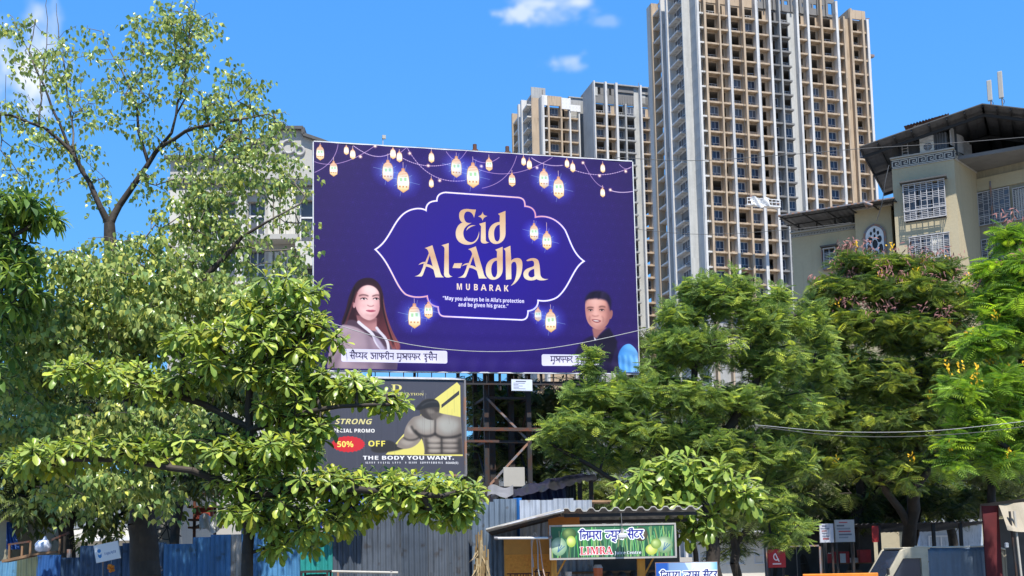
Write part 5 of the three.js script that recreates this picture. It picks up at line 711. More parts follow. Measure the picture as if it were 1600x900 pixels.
    const fruit = (x, y, rx, ry, c0, c1) => { const q2 = g.createRadialGradient(x - rx * 0.3, y - ry * 0.3, 2, x, y, Math.max(rx, ry)); q2.addColorStop(0, c0); q2.addColorStop(1, c1); g.fillStyle = q2; g.beginPath(); g.ellipse(x, y, rx, ry, 0, 0, 7); g.fill(); };
    fruit(150, 62, 60, 50, '#8aa05c', '#2c4a28'); fruit(60, 170, 66, 80, '#d5e3c4', '#6f936f'); fruit(165, 128, 38, 50, '#eef0a0', '#93ad3a'); fruit(748, 76, 56, 60, '#8d8468', '#41382a'); fruit(746, 70, 28, 18, '#f3efe6', '#b5aa98'); fruit(940, 170, 70, 74, '#d8e2c0', '#6d8f60'); fruit(832, 210, 50, 46, '#eef0a0', '#a9b23a'); fruit(872, 160, 44, 44, '#c8d890', '#73913a');
    g.strokeStyle = '#3a6a94'; g.lineWidth = 6; for (const x of [50, 930]) for (let i = 0; i < 3; i++) { g.beginPath(); g.moveTo(x, 220); g.lineTo(x + 16 + i * 22, 150 + i * 8); g.stroke(); }
    devanagari(g, 'लिमरा ज्यूस सेंटर', 236, 44, 66, '#1a1a86', 1.7, '#e9ece8');
    g.font = 'bold 92px serif'; g.lineWidth = 10; g.lineJoin = 'round'; g.strokeStyle = '#f3e9e6'; g.save(); g.translate(236, 244); g.scale(0.86, 1); g.strokeText('LIMRA', 0, 0); g.fillStyle = '#c2182e'; g.fillText('LIMRA', 0, 0); g.restore();
    g.font = 'bold 36px serif'; g.strokeStyle = '#20303a'; g.lineWidth = 5; g.strokeText('Juice Centre', 526, 246); g.fillStyle = '#e9f0ea'; g.fillText('Juice Centre', 526, 246);
  }));
  for (const [w, h, x, y] of [[sg.w + 0.05, 0.03, 0, sg.h + 0.01], [sg.w + 0.05, 0.03, 0, -0.01], [0.03, sg.h, sg.w / 2 + 0.012, sg.h / 2], [0.03, sg.h, -sg.w / 2 - 0.012, sg.h / 2]]) part('frame', bx(w, h, 0.08, x, y, 0.004), M.greyWall, sg.o);
  faceBoard('sign_board', 'blue and white printed sign to the right below the green juice sign', 'sign', 1026, 878, 1122, 932, 18.8, R(-2), 0.05, M.greySteel, canvasTex(640, 360, (g, w, h) => {
    let k = g.createLinearGradient(0, 0, w, 0); k.addColorStop(0, '#1f56a8'); k.addColorStop(0.18, '#1f56a8'); k.addColorStop(0.22, '#7391b8'); k.addColorStop(0.56, '#86a6c8'); k.addColorStop(0.62, '#d3dde8'); k.addColorStop(0.88, '#cfdeea'); k.addColorStop(1, '#74b4dc'); g.fillStyle = k; g.fillRect(0, 0, w, h); g.fillStyle = 'rgba(255,255,255,0.5)'; g.beginPath(); g.moveTo(300, 0); g.lineTo(420, 0); g.lineTo(360, 120); g.closePath(); g.fill();
    devanagari(g, 'लिमरा ज्यूस सेंटर', 44, 100, 74, '#18206e', 1.7, '#eef3fa');
  }));
  // lamp hanging in front of the sign
  { const p = at(972.5, 842, 19.0), t = thing('hanging_lamp', 'small unlit white lamp hanging in front of the green juice sign', 'lamp', p); part('shade', rbx(0.15, 0.09, 0.12, 0.03, 0, 0.05, 0), M.white2, t); part('socket', cyl(0.022, 0.03, 0.1, 0, 0.13, 0), M.greyWall, t); part('cord', rod(V(0, 0.17, 0), V(0, 0.45, -0.1), 0.008), M.cable, t); }
  { const a = at(775, 841, 18.8), b = at(858, 840.5, 19.2), t = thing('tube_light', 'unlit white tube light fixed across the left side of the stall', 'lamp', a), d = b.clone().sub(a); part('tube', rod(V(0, 0, 0), d, 0.022), M.white2, t); part('end_cap', rod(V(-0.03, 0, 0), V(0.03, 0.001, 0), 0.028), M.greySteel, t); part('end_cap', rod(d.clone().add(V(-0.03, 0, 0)), d.clone().add(V(0.05, 0.02, 0)), 0.032), M.greySteel, t); }
  { const p = at(888, 890, 20.0), t = thing('cup_stack', 'stack of white cups on the juice stall counter', 'cups', [p.x, 1.01, p.z]); for (let i = 0; i < 6; i++) part('cup', new THREE.CylinderGeometry(0.066, 0.05, 0.14, 14, 1, true).translate(0, 0.07 + i * 0.09, 0), M.white2, t); }
  { const p = at(934, 880, 20.4), t = thing('juice_dispenser', 'orange and white drink dispenser in the stall', 'dispenser', [p.x, 1.01, p.z]); part('base', rbx(0.2, 0.3, 0.22, 0.03, 0, 0.15, 0), M.white2, t); part('tank', cyl(0.075, 0.09, 0.34, 0, 0.47, 0, 18), std(C(0.7, 0.16, 0.05), { roughness: 0.3 }), t); part('lid', cyl(0.095, 0.06, 0.06, 0, 0.67, 0, 18), M.white2, t); part('tap', [bx(0.03, 0.03, 0.1, 0, 0.2, 0.14)], M.black, t); }
}
{ // sugarcane bundle
  const r = rng(41), p = at(752, 880, 18.6), o = thing('cane_bundle', 'bundle of dry yellow cane stalks standing left of the juice stall', 'cane bundle', [p.x, 0, p.z]);
  const cm = [C(0.50, 0.36, 0.17), C(0.42, 0.29, 0.13), C(0.58, 0.45, 0.25), C(0.33, 0.22, 0.1)].map((c) => std(c, { map: scaled(T.bark, 2.2) }));
  for (let i = 0; i < 46; i++) { const a = r() * 6.28, rad = Math.sqrt(r()) * 0.22, h = 1.65 + (1 - rad / 0.24) * 0.95 * (0.6 + 0.5 * r()), lean = (r() - 0.5) * 0.12, b = V(Math.cos(a) * rad, 0, Math.sin(a) * rad), t = V(Math.cos(a) * rad * 0.55 + lean, h, Math.sin(a) * rad * 0.5);
    const mid = b.clone().lerp(t, 0.5).add(V((r() - 0.5) * 0.05, 0, (r() - 0.5) * 0.05)); part('stalk', tube([b, mid, t], 0.012 + r() * 0.009, 5, 5), cm[i % 4], o);
    if (i % 3 === 0) part('husk', sheetGeo(1, 4, (u, v) => [t.x + (u - 0.5) * 0.03 * (1 - v) + v * v * 0.12 * Math.cos(a), t.y - 0.05 - v * 0.22 - (1 - v) * 0.05, t.z + v * v * 0.1 + 0.02]), cm[2], o); }
  part('tie', new THREE.TorusGeometry(0.2, 0.016, 6, 24).rotateX(Math.PI / 2).translate(0, 1.25, 0), M.wood, o);
}
{ // tarpaulin shed behind
  const D = 22.1, O = at(850, 880, D), o = thing('tarpaulin_shed', 'shed roofed with wrinkled black tarpaulin behind the juice stall', 'shed', [O.x, 0, O.z]), q = (px, py, d = D) => at(px || 850, py || 770, d).sub(o.position), r = rng(6);
  const a = q(770, 771), b = q(931, 736), c = q(880, 766);
  part('roof_tarpaulin', sheetGeo(70, 30, (u, v) => { const x = lerp(a.x - 0.05, b.x, u), top = lerp(a.y, b.y, Math.pow(u, 0.85)); return [x, top - (v < 0.25 ? (0.25 - v) * 0.85 * (0.75 + 0.3 * vnoise(u * 9, 3, 64, 8)) : 0) + 0.10 * (vnoise(u * 11 + v * 3, v * 5, 64, 4) - 0.5) + 0.07 * (vnoise(u * 31 + v * 7, v * 9, 64, 14) - 0.5), lerp(0.25, -2.3, v) + 0.08 * vnoise(u * 12, v * 9, 64, 9)]; }), M.tarpBlack, o);
  part('side_cloth', sheetGeo(50, 4, (u, v) => [lerp(q(793, 0).x, q(892, 0).x, u), lerp(q(0, 783).y, lerp(q(0, 768).y, q(0, 757).y, u), v), -0.25 + 0.07 * Math.sin(u * 36 + v * 2)]), M.tarpBlue, o);
  part('side_cloth', sheetGeo(30, 4, (u, v) => [lerp(q(885, 0).x, q(900, 0).x, u), lerp(q(0, 783).y, q(0, 758).y, v), 0.02 * Math.sin(u * 20)]), M.tarpBlack, o);
  for (const px of [776, 895, 908, 926]) part('post', bx(0.09, q(0, 745).y, 0.09, q(px, 0).x, q(0, 745).y / 2, -0.4), M.steel, o);
  part('grey_sheet', sheetGeo(20, 10, (u, v) => [lerp(q(762, 0).x, q(802, 0).x, u), lerp(q(0, 775).y, q(0, 757).y, v) + 0.04 * Math.sin(u * 7), 0.4 - v * 0.7 + 0.06 * Math.sin(u * 12)]), std(C(0.20, 0.20, 0.20), { map: T.mottle, roughness: 0.5 }), o);
  part('pole', rod(q(900, 784, 21.6), q(985, 785, 21.5), 0.035), M.wood, o);
}
// ---------------------------------------------------------------- people (continuous bodies from a distance field)
function figure(name, label, x, z, height, turn, shirt, skin, group, lean = 0) {
  const s = height / 1.7, o = thing(name, label, 'person', [x, 0, z], turn), N = 76, mc = new MarchingCubes(N, M.black, false, false, 60000), bones = [];
  const J = (a, b, r0, r1, c) => bones.push([V(...a).multiplyScalar(s), V(...b).multiplyScalar(s), r0 * s, r1 * s, c]);
  const sk = skin, tr = [0.05, 0.055, 0.08];
  J([0, 1.0, 0], [0, 1.28, 0.01 + lean], 0.125, 0.14, shirt); J([-0.12, 1.36, lean], [0.12, 1.36, lean], 0.085, 0.085, shirt); J([0, 1.38, lean], [0, 1.5, lean + 0.015], 0.055, 0.05, sk);
  J([0, 1.575, lean + 0.03], [0, 1.62, lean + 0.005], 0.082, 0.086, sk); J([0, 1.51, lean + 0.06], [0, 1.55, lean + 0.05], 0.045, 0.06, sk); J([0, 1.575, lean + 0.115], [0, 1.555, lean + 0.13], 0.012, 0.016, sk);
  for (const k of [-1, 1]) { J([k * 0.085, 1.58, lean + 0.01], [k * 0.09, 1.56, lean + 0.01], 0.018, 0.014, sk); J([k * 0.17, 1.36, lean], [k * 0.22, 1.1, 0.02], 0.056, 0.045, shirt); J([k * 0.22, 1.1, 0.02], [k * 0.17, 0.95, 0.22], 0.042, 0.032, sk); J([k * 0.17, 0.95, 0.22], [k * 0.155, 0.93, 0.32], 0.032, 0.022, sk); J([k * 0.085, 0.95, 0], [k * 0.1, 0.5, 0.02], 0.088, 0.06, tr); J([k * 0.1, 0.5, 0.02], [k * 0.1, 0.09, -0.02], 0.056, 0.042, tr); J([k * 0.1, 0.05, -0.03], [k * 0.115, 0.035, 0.14], 0.042, 0.035, [0.03, 0.025, 0.02]); }
  const cx = 0, cy = 0.87 * s, cz = 0.03, half = 0.95 * s, p = V(0, 0, 0), d = V(0, 0, 0), ap = V(0, 0, 0);
  const near = (q) => { let m = 1e9, sum = 0, best = null; for (const [a, b, r0, r1, c] of bones) { d.subVectors(b, a); ap.subVectors(q, a); const t = clamp(ap.dot(d) / d.lengthSq(), 0, 1), dist = ap.addScaledVector(d, -t).length() - lerp(r0, r1, t); sum += Math.exp(-dist * 60); if (dist < m) { m = dist; best = c; } } return [-Math.log(sum) / 60, best]; };
  for (let k = 0; k < N; k++) for (let j = 0; j < N; j++) for (let i = 0; i < N; i++) { p.set(cx + ((i - N / 2) / (N / 2)) * half, cy + ((j - N / 2) / (N / 2)) * half, cz + ((k - N / 2) / (N / 2)) * half); mc.field[k * N * N + j * N + i] = Math.abs(p.x) > 0.36 * s || Math.abs(p.z) > 0.45 * s ? -1 : -near(p)[0]; }
  mc.isolation = 0; mc.update();
  const n = mc.count, pos = mc.positionArray.slice(0, n * 3), nor = mc.normalArray.slice(0, n * 3), col = new Float32Array(n * 3);
  for (let i = 0; i < n; i++) { pos[3 * i] = pos[3 * i] * half + cx; pos[3 * i + 1] = pos[3 * i + 1] * half + cy; pos[3 * i + 2] = pos[3 * i + 2] * half + cz; const c = near(p.set(pos[3 * i], pos[3 * i + 1], pos[3 * i + 2]))[1]; col.set(c, 3 * i); }
  const g = new THREE.BufferGeometry(); g.setAttribute('position', new THREE.BufferAttribute(pos, 3)); g.setAttribute('normal', new THREE.BufferAttribute(nor, 3)); g.setAttribute('color', new THREE.BufferAttribute(col, 3));
  const b = shade(new THREE.Mesh(g, new THREE.MeshStandardMaterial({ vertexColors: true, roughness: 0.75, side: THREE.DoubleSide }))); b.name = 'body'; o.add(b);
  const hair = new THREE.SphereGeometry(0.098 * s, 22, 14, 0, Math.PI * 2, 0, Math.PI * 0.58), hp = hair.attributes.position; for (let i = 0; i < hp.count; i++) { const k = 1 + 0.05 * vnoise(hp.getX(i) * 60 + 9, hp.getZ(i) * 60 + 9, 512, 3); hp.setXYZ(i, hp.getX(i) * k * 0.96, hp.getY(i) * k * 1.08, hp.getZ(i) * k * 1.05); }
  hair.rotateX(-0.35); part('hair', hair.translate(0, 1.615 * s, (lean + 0.005) * s), M.black, o);
  const eyes = []; for (const k of [-1, 1]) eyes.push(new THREE.SphereGeometry(0.011 * s, 8, 6).translate(k * 0.033 * s, 1.585 * s, (lean + 0.103) * s)); part('eyes', eyes, M.black, o);
  return o;
}
[[951, 'dark-haired person at the left end of the row inside the juice stall', 1.57, [0.25, 0.03, 0.03], 0.3], [971, 'dark-haired person second from left in the row inside the juice stall', 1.56, [0.3, 0.3, 0.32], 2.9], [991, 'dark-haired person below the right part of the green juice sign', 1.575, [0.03, 0.05, 0.12], 3.0], [1019, 'dark-haired person right of the juice stall post, left of the blue sign', 1.54, [0.35, 0.28, 0.18], 2.7]].forEach(([px, label, h, shirt, turn], i) => { const p = at(px, 890, 20.6 - (i % 2) * 0.35); figure('person', label, p.x, p.z, h, turn, shirt, [0.22, 0.11, 0.065]); });

// ---------------------------------------------------------------- left side: huts, sign on the fence
{
  const hut = (name, label, px0, px1, py, d, m, extra) => { const a = at(px0, py, d), b = at(px1, py, d), o = thing(name, label, 'hut', [a.x, 0, a.z]), w = b.x - a.x, h = a.y; part('wall', bx(w, h, 0.15, w / 2, h / 2, 0), m, o); part('side_wall', [bx(0.15, h, 3, 0.08, h / 2, -1.6), bx(0.15, h, 3, w - 0.08, h / 2, -1.6)], m, o); part('roof', bx(w + 0.4, 0.08, 3.6, w / 2, h + 0.05, -1.5, 0, 0.06), M.roofSheet, o); extra?.(o, w, h, (px, py, dd = d) => at(px, py, dd).sub(o.position)); return o; };
  hut('hut', 'beige walled hut at the far left edge behind the fence', -80, 17, 800, 24, M.oliveStain, (o, w, h) => { part('blue_cloth', sheetGeo(16, 8, (u, v) => [w + 0.02 + u * 0.24 * (1.2 - v * 0.9), h - 0.25 - (1 - v) * 0.6, 0.2 + 0.05 * Math.sin(u * 18)]), std(C(0.05, 0.13, 0.4), { map: T.mottle }), o); });
  hut('hut', 'pale cream hut wall between the two tree trunks on the left', 232, 281, 768, 27, M.cream, (o, w, h, q) => { const c = q(262, 824, 26.9); const g = []; for (let i = 0; i < 4; i++) { const a = (i / 4) * Math.PI + 0.2; g.push(bar(V(c.x - Math.cos(a) * 0.42, c.y - Math.sin(a) * 0.42, 0.14), V(c.x + Math.cos(a) * 0.42, c.y + Math.sin(a) * 0.42, 0.14), 0.025)); } g.push(new THREE.TorusGeometry(0.3, 0.012, 6, 24).translate(c.x, c.y, 0.14)); part('wire_wheel', g, M.cable, o); });
  { const a = at(296, 880, 26), o = thing('scaffold_rack', 'rusty red rack with a small shelf above the blue fence', 'rack', [a.x, 0, a.z]), q = (px, py) => at(px || 320, py || 800, 26).sub(o.position); for (const px of [304, 336]) part('post', bx(0.06, q(px, 770).y, 0.06, q(px, 0).x, q(px, 770).y / 2, 0), M.rustBeam, o); for (const py of [772, 792, 812, 824]) part('shelf', bx(0.75, 0.05, 0.4, q(320, py).x, q(320, py).y, -0.1), M.rustBeam, o); part('red_box', rbx(0.34, 0.3, 0.3, 0.02, q(318, 0).x, q(0, 803).y, -0.1), std(C(0.35, 0.06, 0.04), { map: T.mottle }), o); part('cloth', sheetGeo(16, 6, (u, v) => [lerp(q(318, 0).x, q(354, 0).x, u), lerp(q(0, 830).y, q(0, 806).y, v) + 0.06 * Math.sin(u * 8), 0.3 + 0.05 * Math.sin(u * 15 + v * 3)]), M.white2, o); part('crossbar', bar(q(300, 826), q(352, 800), 0.04), M.greySteel, o); }
  { const a = at(10, 877, 21.6), o = thing('plank_shelf', 'rough wooden shelf with rails on top of the fence at far left', 'shelf', a), q = (px, py) => at(px, py, 21.6).sub(o.position); part('plank', bar(q(8, 877), q(50, 868), 0.05, 0.3), M.wood, o); part('plank', bar(q(50, 867), q(92, 862), 0.04, 0.25), M.wood, o); for (const [px, y0, y1] of [[14, 852, 876], [34, 853, 872], [47, 846, 868], [93, 842, 866], [100, 838, 864]]) part('slat', bar(q(px, y1), q(px + 1, y0), 0.035), M.wood, o); part('rail', bar(q(13, 851), q(48, 846), 0.035), M.rustBeam, o); part('rail', bar(q(80, 844), q(108, 832), 0.04), M.rustBeam, o); }
  { const p = at(67, 863, 21.6), o = thing('sack', 'white plastic sack on the wooden shelf at far left', 'sack', p); const g = new THREE.SphereGeometry(0.15, 20, 14), v = g.attributes.position; for (let i = 0; i < v.count; i++) { const x = v.getX(i), y = v.getY(i), z = v.getZ(i), k = 1 + 0.25 * (vnoise(x * 22 + 50, y * 22 + z * 15 + 50, 512, 7) - 0.5); v.setXYZ(i, x * k, (y * k > -0.1 ? y * k : -0.1) + 0.11, z * k); } g.computeVertexNormals(); part('bag', g, std(C(0.55, 0.60, 0.72), { roughness: 0.4 }), o); part('knot', cyl(0.05, 0.015, 0.08, 0.04, 0.28, 0, 8), std(C(0.55, 0.60, 0.72)), o); }
  { const c = at(170, 876, 21.5), o = thing('tilted_sign', 'small tilted white sign with a blue mark on the dark fence, left', 'sign', c), t = canvasTex(320, 220, (g, w, h) => { g.fillStyle = '#dfe3e8'; g.fillRect(0, 0, w, h); g.fillStyle = '#2b7fc4'; g.beginPath(); g.arc(60, 78, 24, 0, 7); g.fill(); g.beginPath(); g.moveTo(36, 110); g.quadraticCurveTo(60, 150, 84, 110); g.lineTo(84, 150); g.quadraticCurveTo(60, 190, 36, 150); g.closePath(); g.fill(); const r = rng(6); g.fillStyle = '#7f93b8'; for (let i = 0; i < 9; i++) g.fillRect(124 + i * 17, 118 - r() * 12, 9 + r() * 4, 26 + r() * 10); });
    const tilt = (g) => g.rotateZ(0.19); part('panel', tilt(bx(0.49, 0.35, 0.02, 0, 0.175, 0)), M.white2, o); part('print', tilt(new THREE.PlaneGeometry(0.48, 0.34).translate(0, 0.175, 0.015)), new THREE.MeshStandardMaterial({ map: t, roughness: 0.5 }), o, true); part('stake', bx(0.025, 1.7, 0.02, -0.12, -0.8, -0.02), M.greySteel, o); }
  { const p = at(174, 893, 21.5), r = rng(9), o = thing('flower_garland', 'small bunch of orange flowers hung under the tilted sign', 'garland', p); for (let i = 0; i < 14; i++) part('flower', new THREE.IcosahedronGeometry(0.032, 1).translate((r() - 0.5) * 0.14, r() * 0.13, r() * 0.06), std(C(0.65, 0.20, 0.02)), o); part('string', rod(V(0, 0.1, 0.02), V(0, 0.26, 0), 0.005), M.cablePale, o); }
  { const p = at(235, 897, 20.2), o = thing('rope_coil', 'coil of dirty rope heaped at the foot of the big trunk', 'rope', [p.x, p.y - 0.16, p.z]), r = rng(15); for (let i = 0; i < 9; i++) part('coil', new THREE.TorusGeometry(0.14 + r() * 0.08, 0.022, 6, 26).rotateX(Math.PI / 2 + (r() - 0.5) * 0.9).rotateY(r() * 6).translate((r() - 0.5) * 0.08, 0.04 + i * 0.033, (r() - 0.5) * 0.08), std(C(0.25, 0.2, 0.19), { map: T.mottle }), o); part('support', cyl(0.16, 0.16, p.y - 0.2, 0, -(p.y - 0.2) / 2, 0), M.barkDark, o); }
  { const c = at(540, 786, 21.6), o = thing('blue_tarpaulin', 'bright blue tarpaulin hung over the dark grey fence behind the leaves', 'tarpaulin', c); part('sheet', sheetGeo(24, 8, (u, v) => [(u - 0.5) * 0.75, (v - 0.55) * 0.3 + 0.04 * Math.sin(u * 9), 0.16 * (1 - v) * 1.2 + 0.04 * Math.sin(u * 16 + v * 4)]), std(C(0.02, 0.06, 0.5), { roughness: 0.5 }), o); part('tail', sheetGeo(6, 6, (u, v) => [-0.75 + u * 0.3, -0.1 - v * 0.4, 0.1 + 0.05 * Math.sin(u * 6 + v * 4)]), std(C(0.02, 0.06, 0.5), { roughness: 0.5 }), o); }
  { const c = at(494, 893, 20.5), o = thing('metal_stool', 'dark metal rack standing before the turquoise fence panel', 'rack', [c.x, 0, c.z]), h = c.y; part('top', bx(0.52, 0.04, 0.4, 0, h, 0), M.steel, o); for (const [x, z] of [[-0.24, 0.18], [0.24, 0.18], [-0.24, -0.18], [0.24, -0.18]]) part('leg', bx(0.035, h, 0.035, x, h / 2, z), M.steel, o); part('box', rbx(0.34, 0.22, 0.3, 0.02, 0, h - 0.16, 0), M.black, o); }
  { const a = at(518, 893, 21.2), b = at(622, 895, 21.2), o = thing('pale_rail', 'pale metal rail lying along the foot of the dark grey fence', 'rail', a), d = b.clone().sub(a); part('bar', rod(V(0, 0, 0), d, 0.025), M.greyWall, o); for (const t of [0.1, 0.9]) part('support', bx(0.04, a.y, 0.04, d.x * t, -a.y / 2, 0), M.greySteel, o); }
}
// ---------------------------------------------------------------- right side: stalls, truck
{
  { // small goods truck
    const D = 27.5, a = at(1374, 880, D), o = thing('goods_truck', 'small beige goods truck with a blue grey covered load bed at lower right', 'truck', [a.x, 0, a.z]), X = (px) => at(px, 880, D).x - a.x, top = at(1430, 857, D).y, cabM = new THREE.MeshPhysicalMaterial({ color: C(0.55, 0.50, 0.38), roughness: 0.38, clearcoat: 0.4, map: scaled(T.mottle, 0.8), side: THREE.DoubleSide });
    const x1 = X(1412), x2 = X(1449), x3 = X(1546), x4 = X(1571), s = new THREE.Shape([[0.0, 0.35], [-0.02, 0.95], [0.12, 1.12], [x1 - 0.06, top - 0.05], [x1 + 0.08, top], [x2, top], [x2, 0.35]].map((p) => new THREE.Vector2(...p)));
    const win = new THREE.Path([[0.28, 1.14], [x1 - 0.02, top - 0.24], [x2 - 0.16, top - 0.24], [x2 - 0.16, 1.14]].map((p) => new THREE.Vector2(...p))); s.holes.push(win);
    for (const z of [-0.03, -1.42]) part('cab_side', new THREE.ExtrudeGeometry(s, { depth: 0.05, bevelEnabled: true, bevelSize: 0.02, bevelThickness: 0.02, bevelSegments: 2 }).translate(0, 0, z), cabM, o);
    part('windscreen', bar(V(0.12, 1.13, -0.68), V(x1 - 0.05, top - 0.06, -0.68), 0.03, 1.3), M.glass, o); part('roof', rbx(x2 - x1 + 0.1, 0.06, 1.44, 0.03, (x1 + x2) / 2 + 0.03, top + 0.005, -0.68), cabM, o); part('nose', [rbx(0.08, 0.62, 1.4, 0.03, 0.0, 0.68, -0.68), bar(V(0.0, 0.97, -0.68), V(0.13, 1.13, -0.68), 0.05, 1.4)], cabM, o);
    part('rear_panel', bx(0.04, top - 0.4, 1.38, x2 - 0.03, top / 2 + 0.2, -0.68), cabM, o); part('window', bx(x2 - 0.5, top - 1.4, 0.01, (x2 + 0.15) / 2, (top + 0.9) / 2, -0.02), M.glass, o);
    for (const z of [-0.25, -1.1]) part('headlight', cyl(0.1, 0.1, 0.05, 0, 0, 0, 18).rotateZ(Math.PI / 2).translate(-0.05, 0.72, z), M.white2, o);
    part('mirror', [rbx(0.05, 0.16, 0.12, 0.02, 0.16, 1.3, 0.14), rod(V(0.2, 1.25, 0.02), V(0.17, 1.3, 0.12), 0.01)], M.black, o);
    const cover = std(C(0.14, 0.19, 0.26), { map: scaled(T.streak, 0.5), roughness: 0.42 });
    part('load_cover', sheetGeo(70, 30, (u, v) => { const x = lerp(x2 + 0.03, x3, u), w = 0.018 * Math.sin(u * 37 + 2 * vnoise(u * 8, v * 3, 64, 2)); if (v < 0.5) return [x, lerp(0.75, top - 0.03, v * 2) + 0, 0.02 + w * (1.2 - v)]; const t = (v - 0.5) * 2; return [x, top - 0.03 + 0.06 * Math.sin(t * Math.PI) + w * 0.6, lerp(0.0, -1.42, t)]; }), cover, o);
    part('rear_cover', sheetGeo(20, 10, (u, v) => [lerp(x3, x4, u), lerp(0.75, top - 0.05 - 0.05 * u, v), 0.01 + 0.02 * Math.sin(u * 18)]), std(C(0.28, 0.25, 0.19), { map: scaled(T.streak, 0.5) }), o); part('cover_end', bx(0.03, top - 0.75, 1.4, x4 + 0.02, top / 2 + 0.33, -0.7), std(C(0.28, 0.25, 0.19)), o); part('cover_top', bx(x4 - x3, 0.03, 1.42, (x3 + x4) / 2, top - 0.07, -0.7), std(C(0.28, 0.25, 0.19)), o);
    part('hem', tube([V(x2 - 0.3, top + 0.05, 0.02), V(x2 + 0.4, top + 0.02, 0.04), V(x3 - 0.5, top + 0.02, 0.05), V(x3 + 0.1, top + 0.015, 0.04), V(x4, top - 0.06, 0.03)], 0.022, 30), M.cream, o);
    part('load_bed', [bx(x4 - x2, 0.4, 1.44, (x2 + x4) / 2, 0.68, -0.7)], M.greySteel, o); part('chassis', bx(x4, 0.14, 0.8, x4 / 2, 0.42, -0.7), M.black, o);
    for (const x of [0.5, x4 - 0.65]) for (const z of [-0.08, -1.32]) { const w = part('wheel', new THREE.TorusGeometry(0.22, 0.075, 10, 26).translate(x, 0.295, z), M.black, o); part('rim', new THREE.CylinderGeometry(0.16, 0.16, 0.1, 18).rotateX(Math.PI / 2).translate(x, 0.295, z), M.frame, w); }
  }
  const board = (label, px0, py0, px1, py1, d, col, draw, yaw = 0, leg = true) => { const b = faceBoard('poster_board', label, 'sign', px0, py0, px1, py1, d, yaw, 0.05, std(C(...col), { map: T.mottle }), canvasTex(256, 220, draw)); if (leg) for (const x of [-b.w * 0.4, b.w * 0.4]) part('leg', bx(0.05, b.o.position.y, 0.05, x, -b.o.position.y / 2, -0.05), M.steel, b.o); return b; };
  const scribble = (bg, ink, seed, n = 6) => (g, w, h) => { g.fillStyle = bg; g.fillRect(0, 0, w, h); const r = rng(seed); for (let i = 0; i < n; i++) { g.fillStyle = ink[i % ink.length]; g.globalAlpha = 0.8; g.fillRect(14 + r() * 40, 18 + (i * (h - 40)) / n, 80 + r() * 110, 8 + r() * 18); } g.globalAlpha = 1; };
  board('white poster board with grey print, left one of the pair under the right trees', 1281, 818, 1303, 848, 29.5, [0.4, 0.4, 0.42], scribble('#b9bcc6', ['#3d445c', '#6a6f82', '#8b2a2a'], 3)); board('white poster board with red print, right one of the pair under the right trees', 1305, 812, 1336, 847, 29.8, [0.5, 0.5, 0.5], scribble('#a9a9ac', ['#a82a34', '#4b4f5d', '#777b86'], 4), R(4));
  board('red stall board with a white mark near the lower right', 1200, 858, 1228, 887, 27, [0.4, 0.03, 0.03], (g, w, h) => { g.fillStyle = '#b8141c'; g.fillRect(0, 0, w, h); g.strokeStyle = '#f2dede'; g.lineWidth = 16; g.beginPath(); g.arc(120, 90, 40, 0.6, 4.4); g.lineTo(160, 150); g.stroke(); g.fillStyle = '#e8c8c8'; g.fillRect(60, 168, 130, 18); }, R(6));
  { // handcart
    const a = at(1206, 880, 27.4), o = thing('handcart', 'red and black vending handcart with goods beside the red stall board', 'handcart', [a.x, 0, a.z]), r = rng(19); part('tray', bx(1.5, 0.1, 0.8, 0.7, 0.98, -0.3), M.red, o); part('body', bx(1.4, 0.4, 0.7, 0.7, 0.73, -0.3), std(C(0.2, 0.02, 0.02)), o); for (const x of [0.02, 1.38]) part('post', bx(0.04, 1.0, 0.04, x, 1.5, -0.6), M.greySteel, o); part('canopy_bar', bx(1.4, 0.04, 0.04, 0.7, 1.98, -0.6), M.greySteel, o);
    for (let i = 0; i < 9; i++) part('jar', cyl(0.055, 0.055, 0.16 + r() * 0.14, 0.12 + i * 0.145, 1.1, -0.1 - r() * 0.4, 12), [M.red, M.white2, std(C(0.5, 0.3, 0.05)), M.black, std(C(0.45, 0.08, 0.15))][i % 5], o); for (const x of [0.25, 1.15]) part('wheel', new THREE.TorusGeometry(0.26, 0.03, 8, 28).translate(x, 0.29, 0.1), M.black, o); part('leg', bx(0.05, 0.9, 0.05, 1.35, 0.45, -0.6), M.steel, o);
  }
  { // dark market shed under the right trees
    const D = 34, a = at(1240, 880, D), o = thing('market_shed', 'dark open market shed with sheet roof under the right trees', 'shed', [a.x, 0, a.z]), q = (px, py, d = D) => at(px || 1400, py || 840, d).sub(o.position), x0 = 0, x1 = q(1545, 0).x, r = rng(23);
    part('roof_sheet', sheetGeo(120, 4, (u, v) => [lerp(x0, x1, u), lerp(q(1400, 818).y, 2.4, v) + 0.03 * Math.sin(u * 240), lerp(0.4, -4, v)]), M.roofSheet, o); for (let i = 0; i < 8; i++) part('post', bx(0.09, 2.6, 0.09, lerp(x0 + 0.1, x1 - 0.1, i / 7), 1.3, 0.2), M.black, o); part('back_wall', [bx((x1 - x0) * 0.62, 2.8, 0.1, (x1 - x0) * 0.31, 1.4, -3.9)], M.darkTrim, o); part('counter', bx(x1 - x0 - 1, 0.9, 0.6, (x1 + x0) / 2, 0.45, -0.6), M.darkTrim, o); part('red_panel', bx(q(1367, 0).x - q(1357, 0).x, 0.5, 0.05, q(1362, 0).x, q(0, 834).y, 0.35), M.red, o);
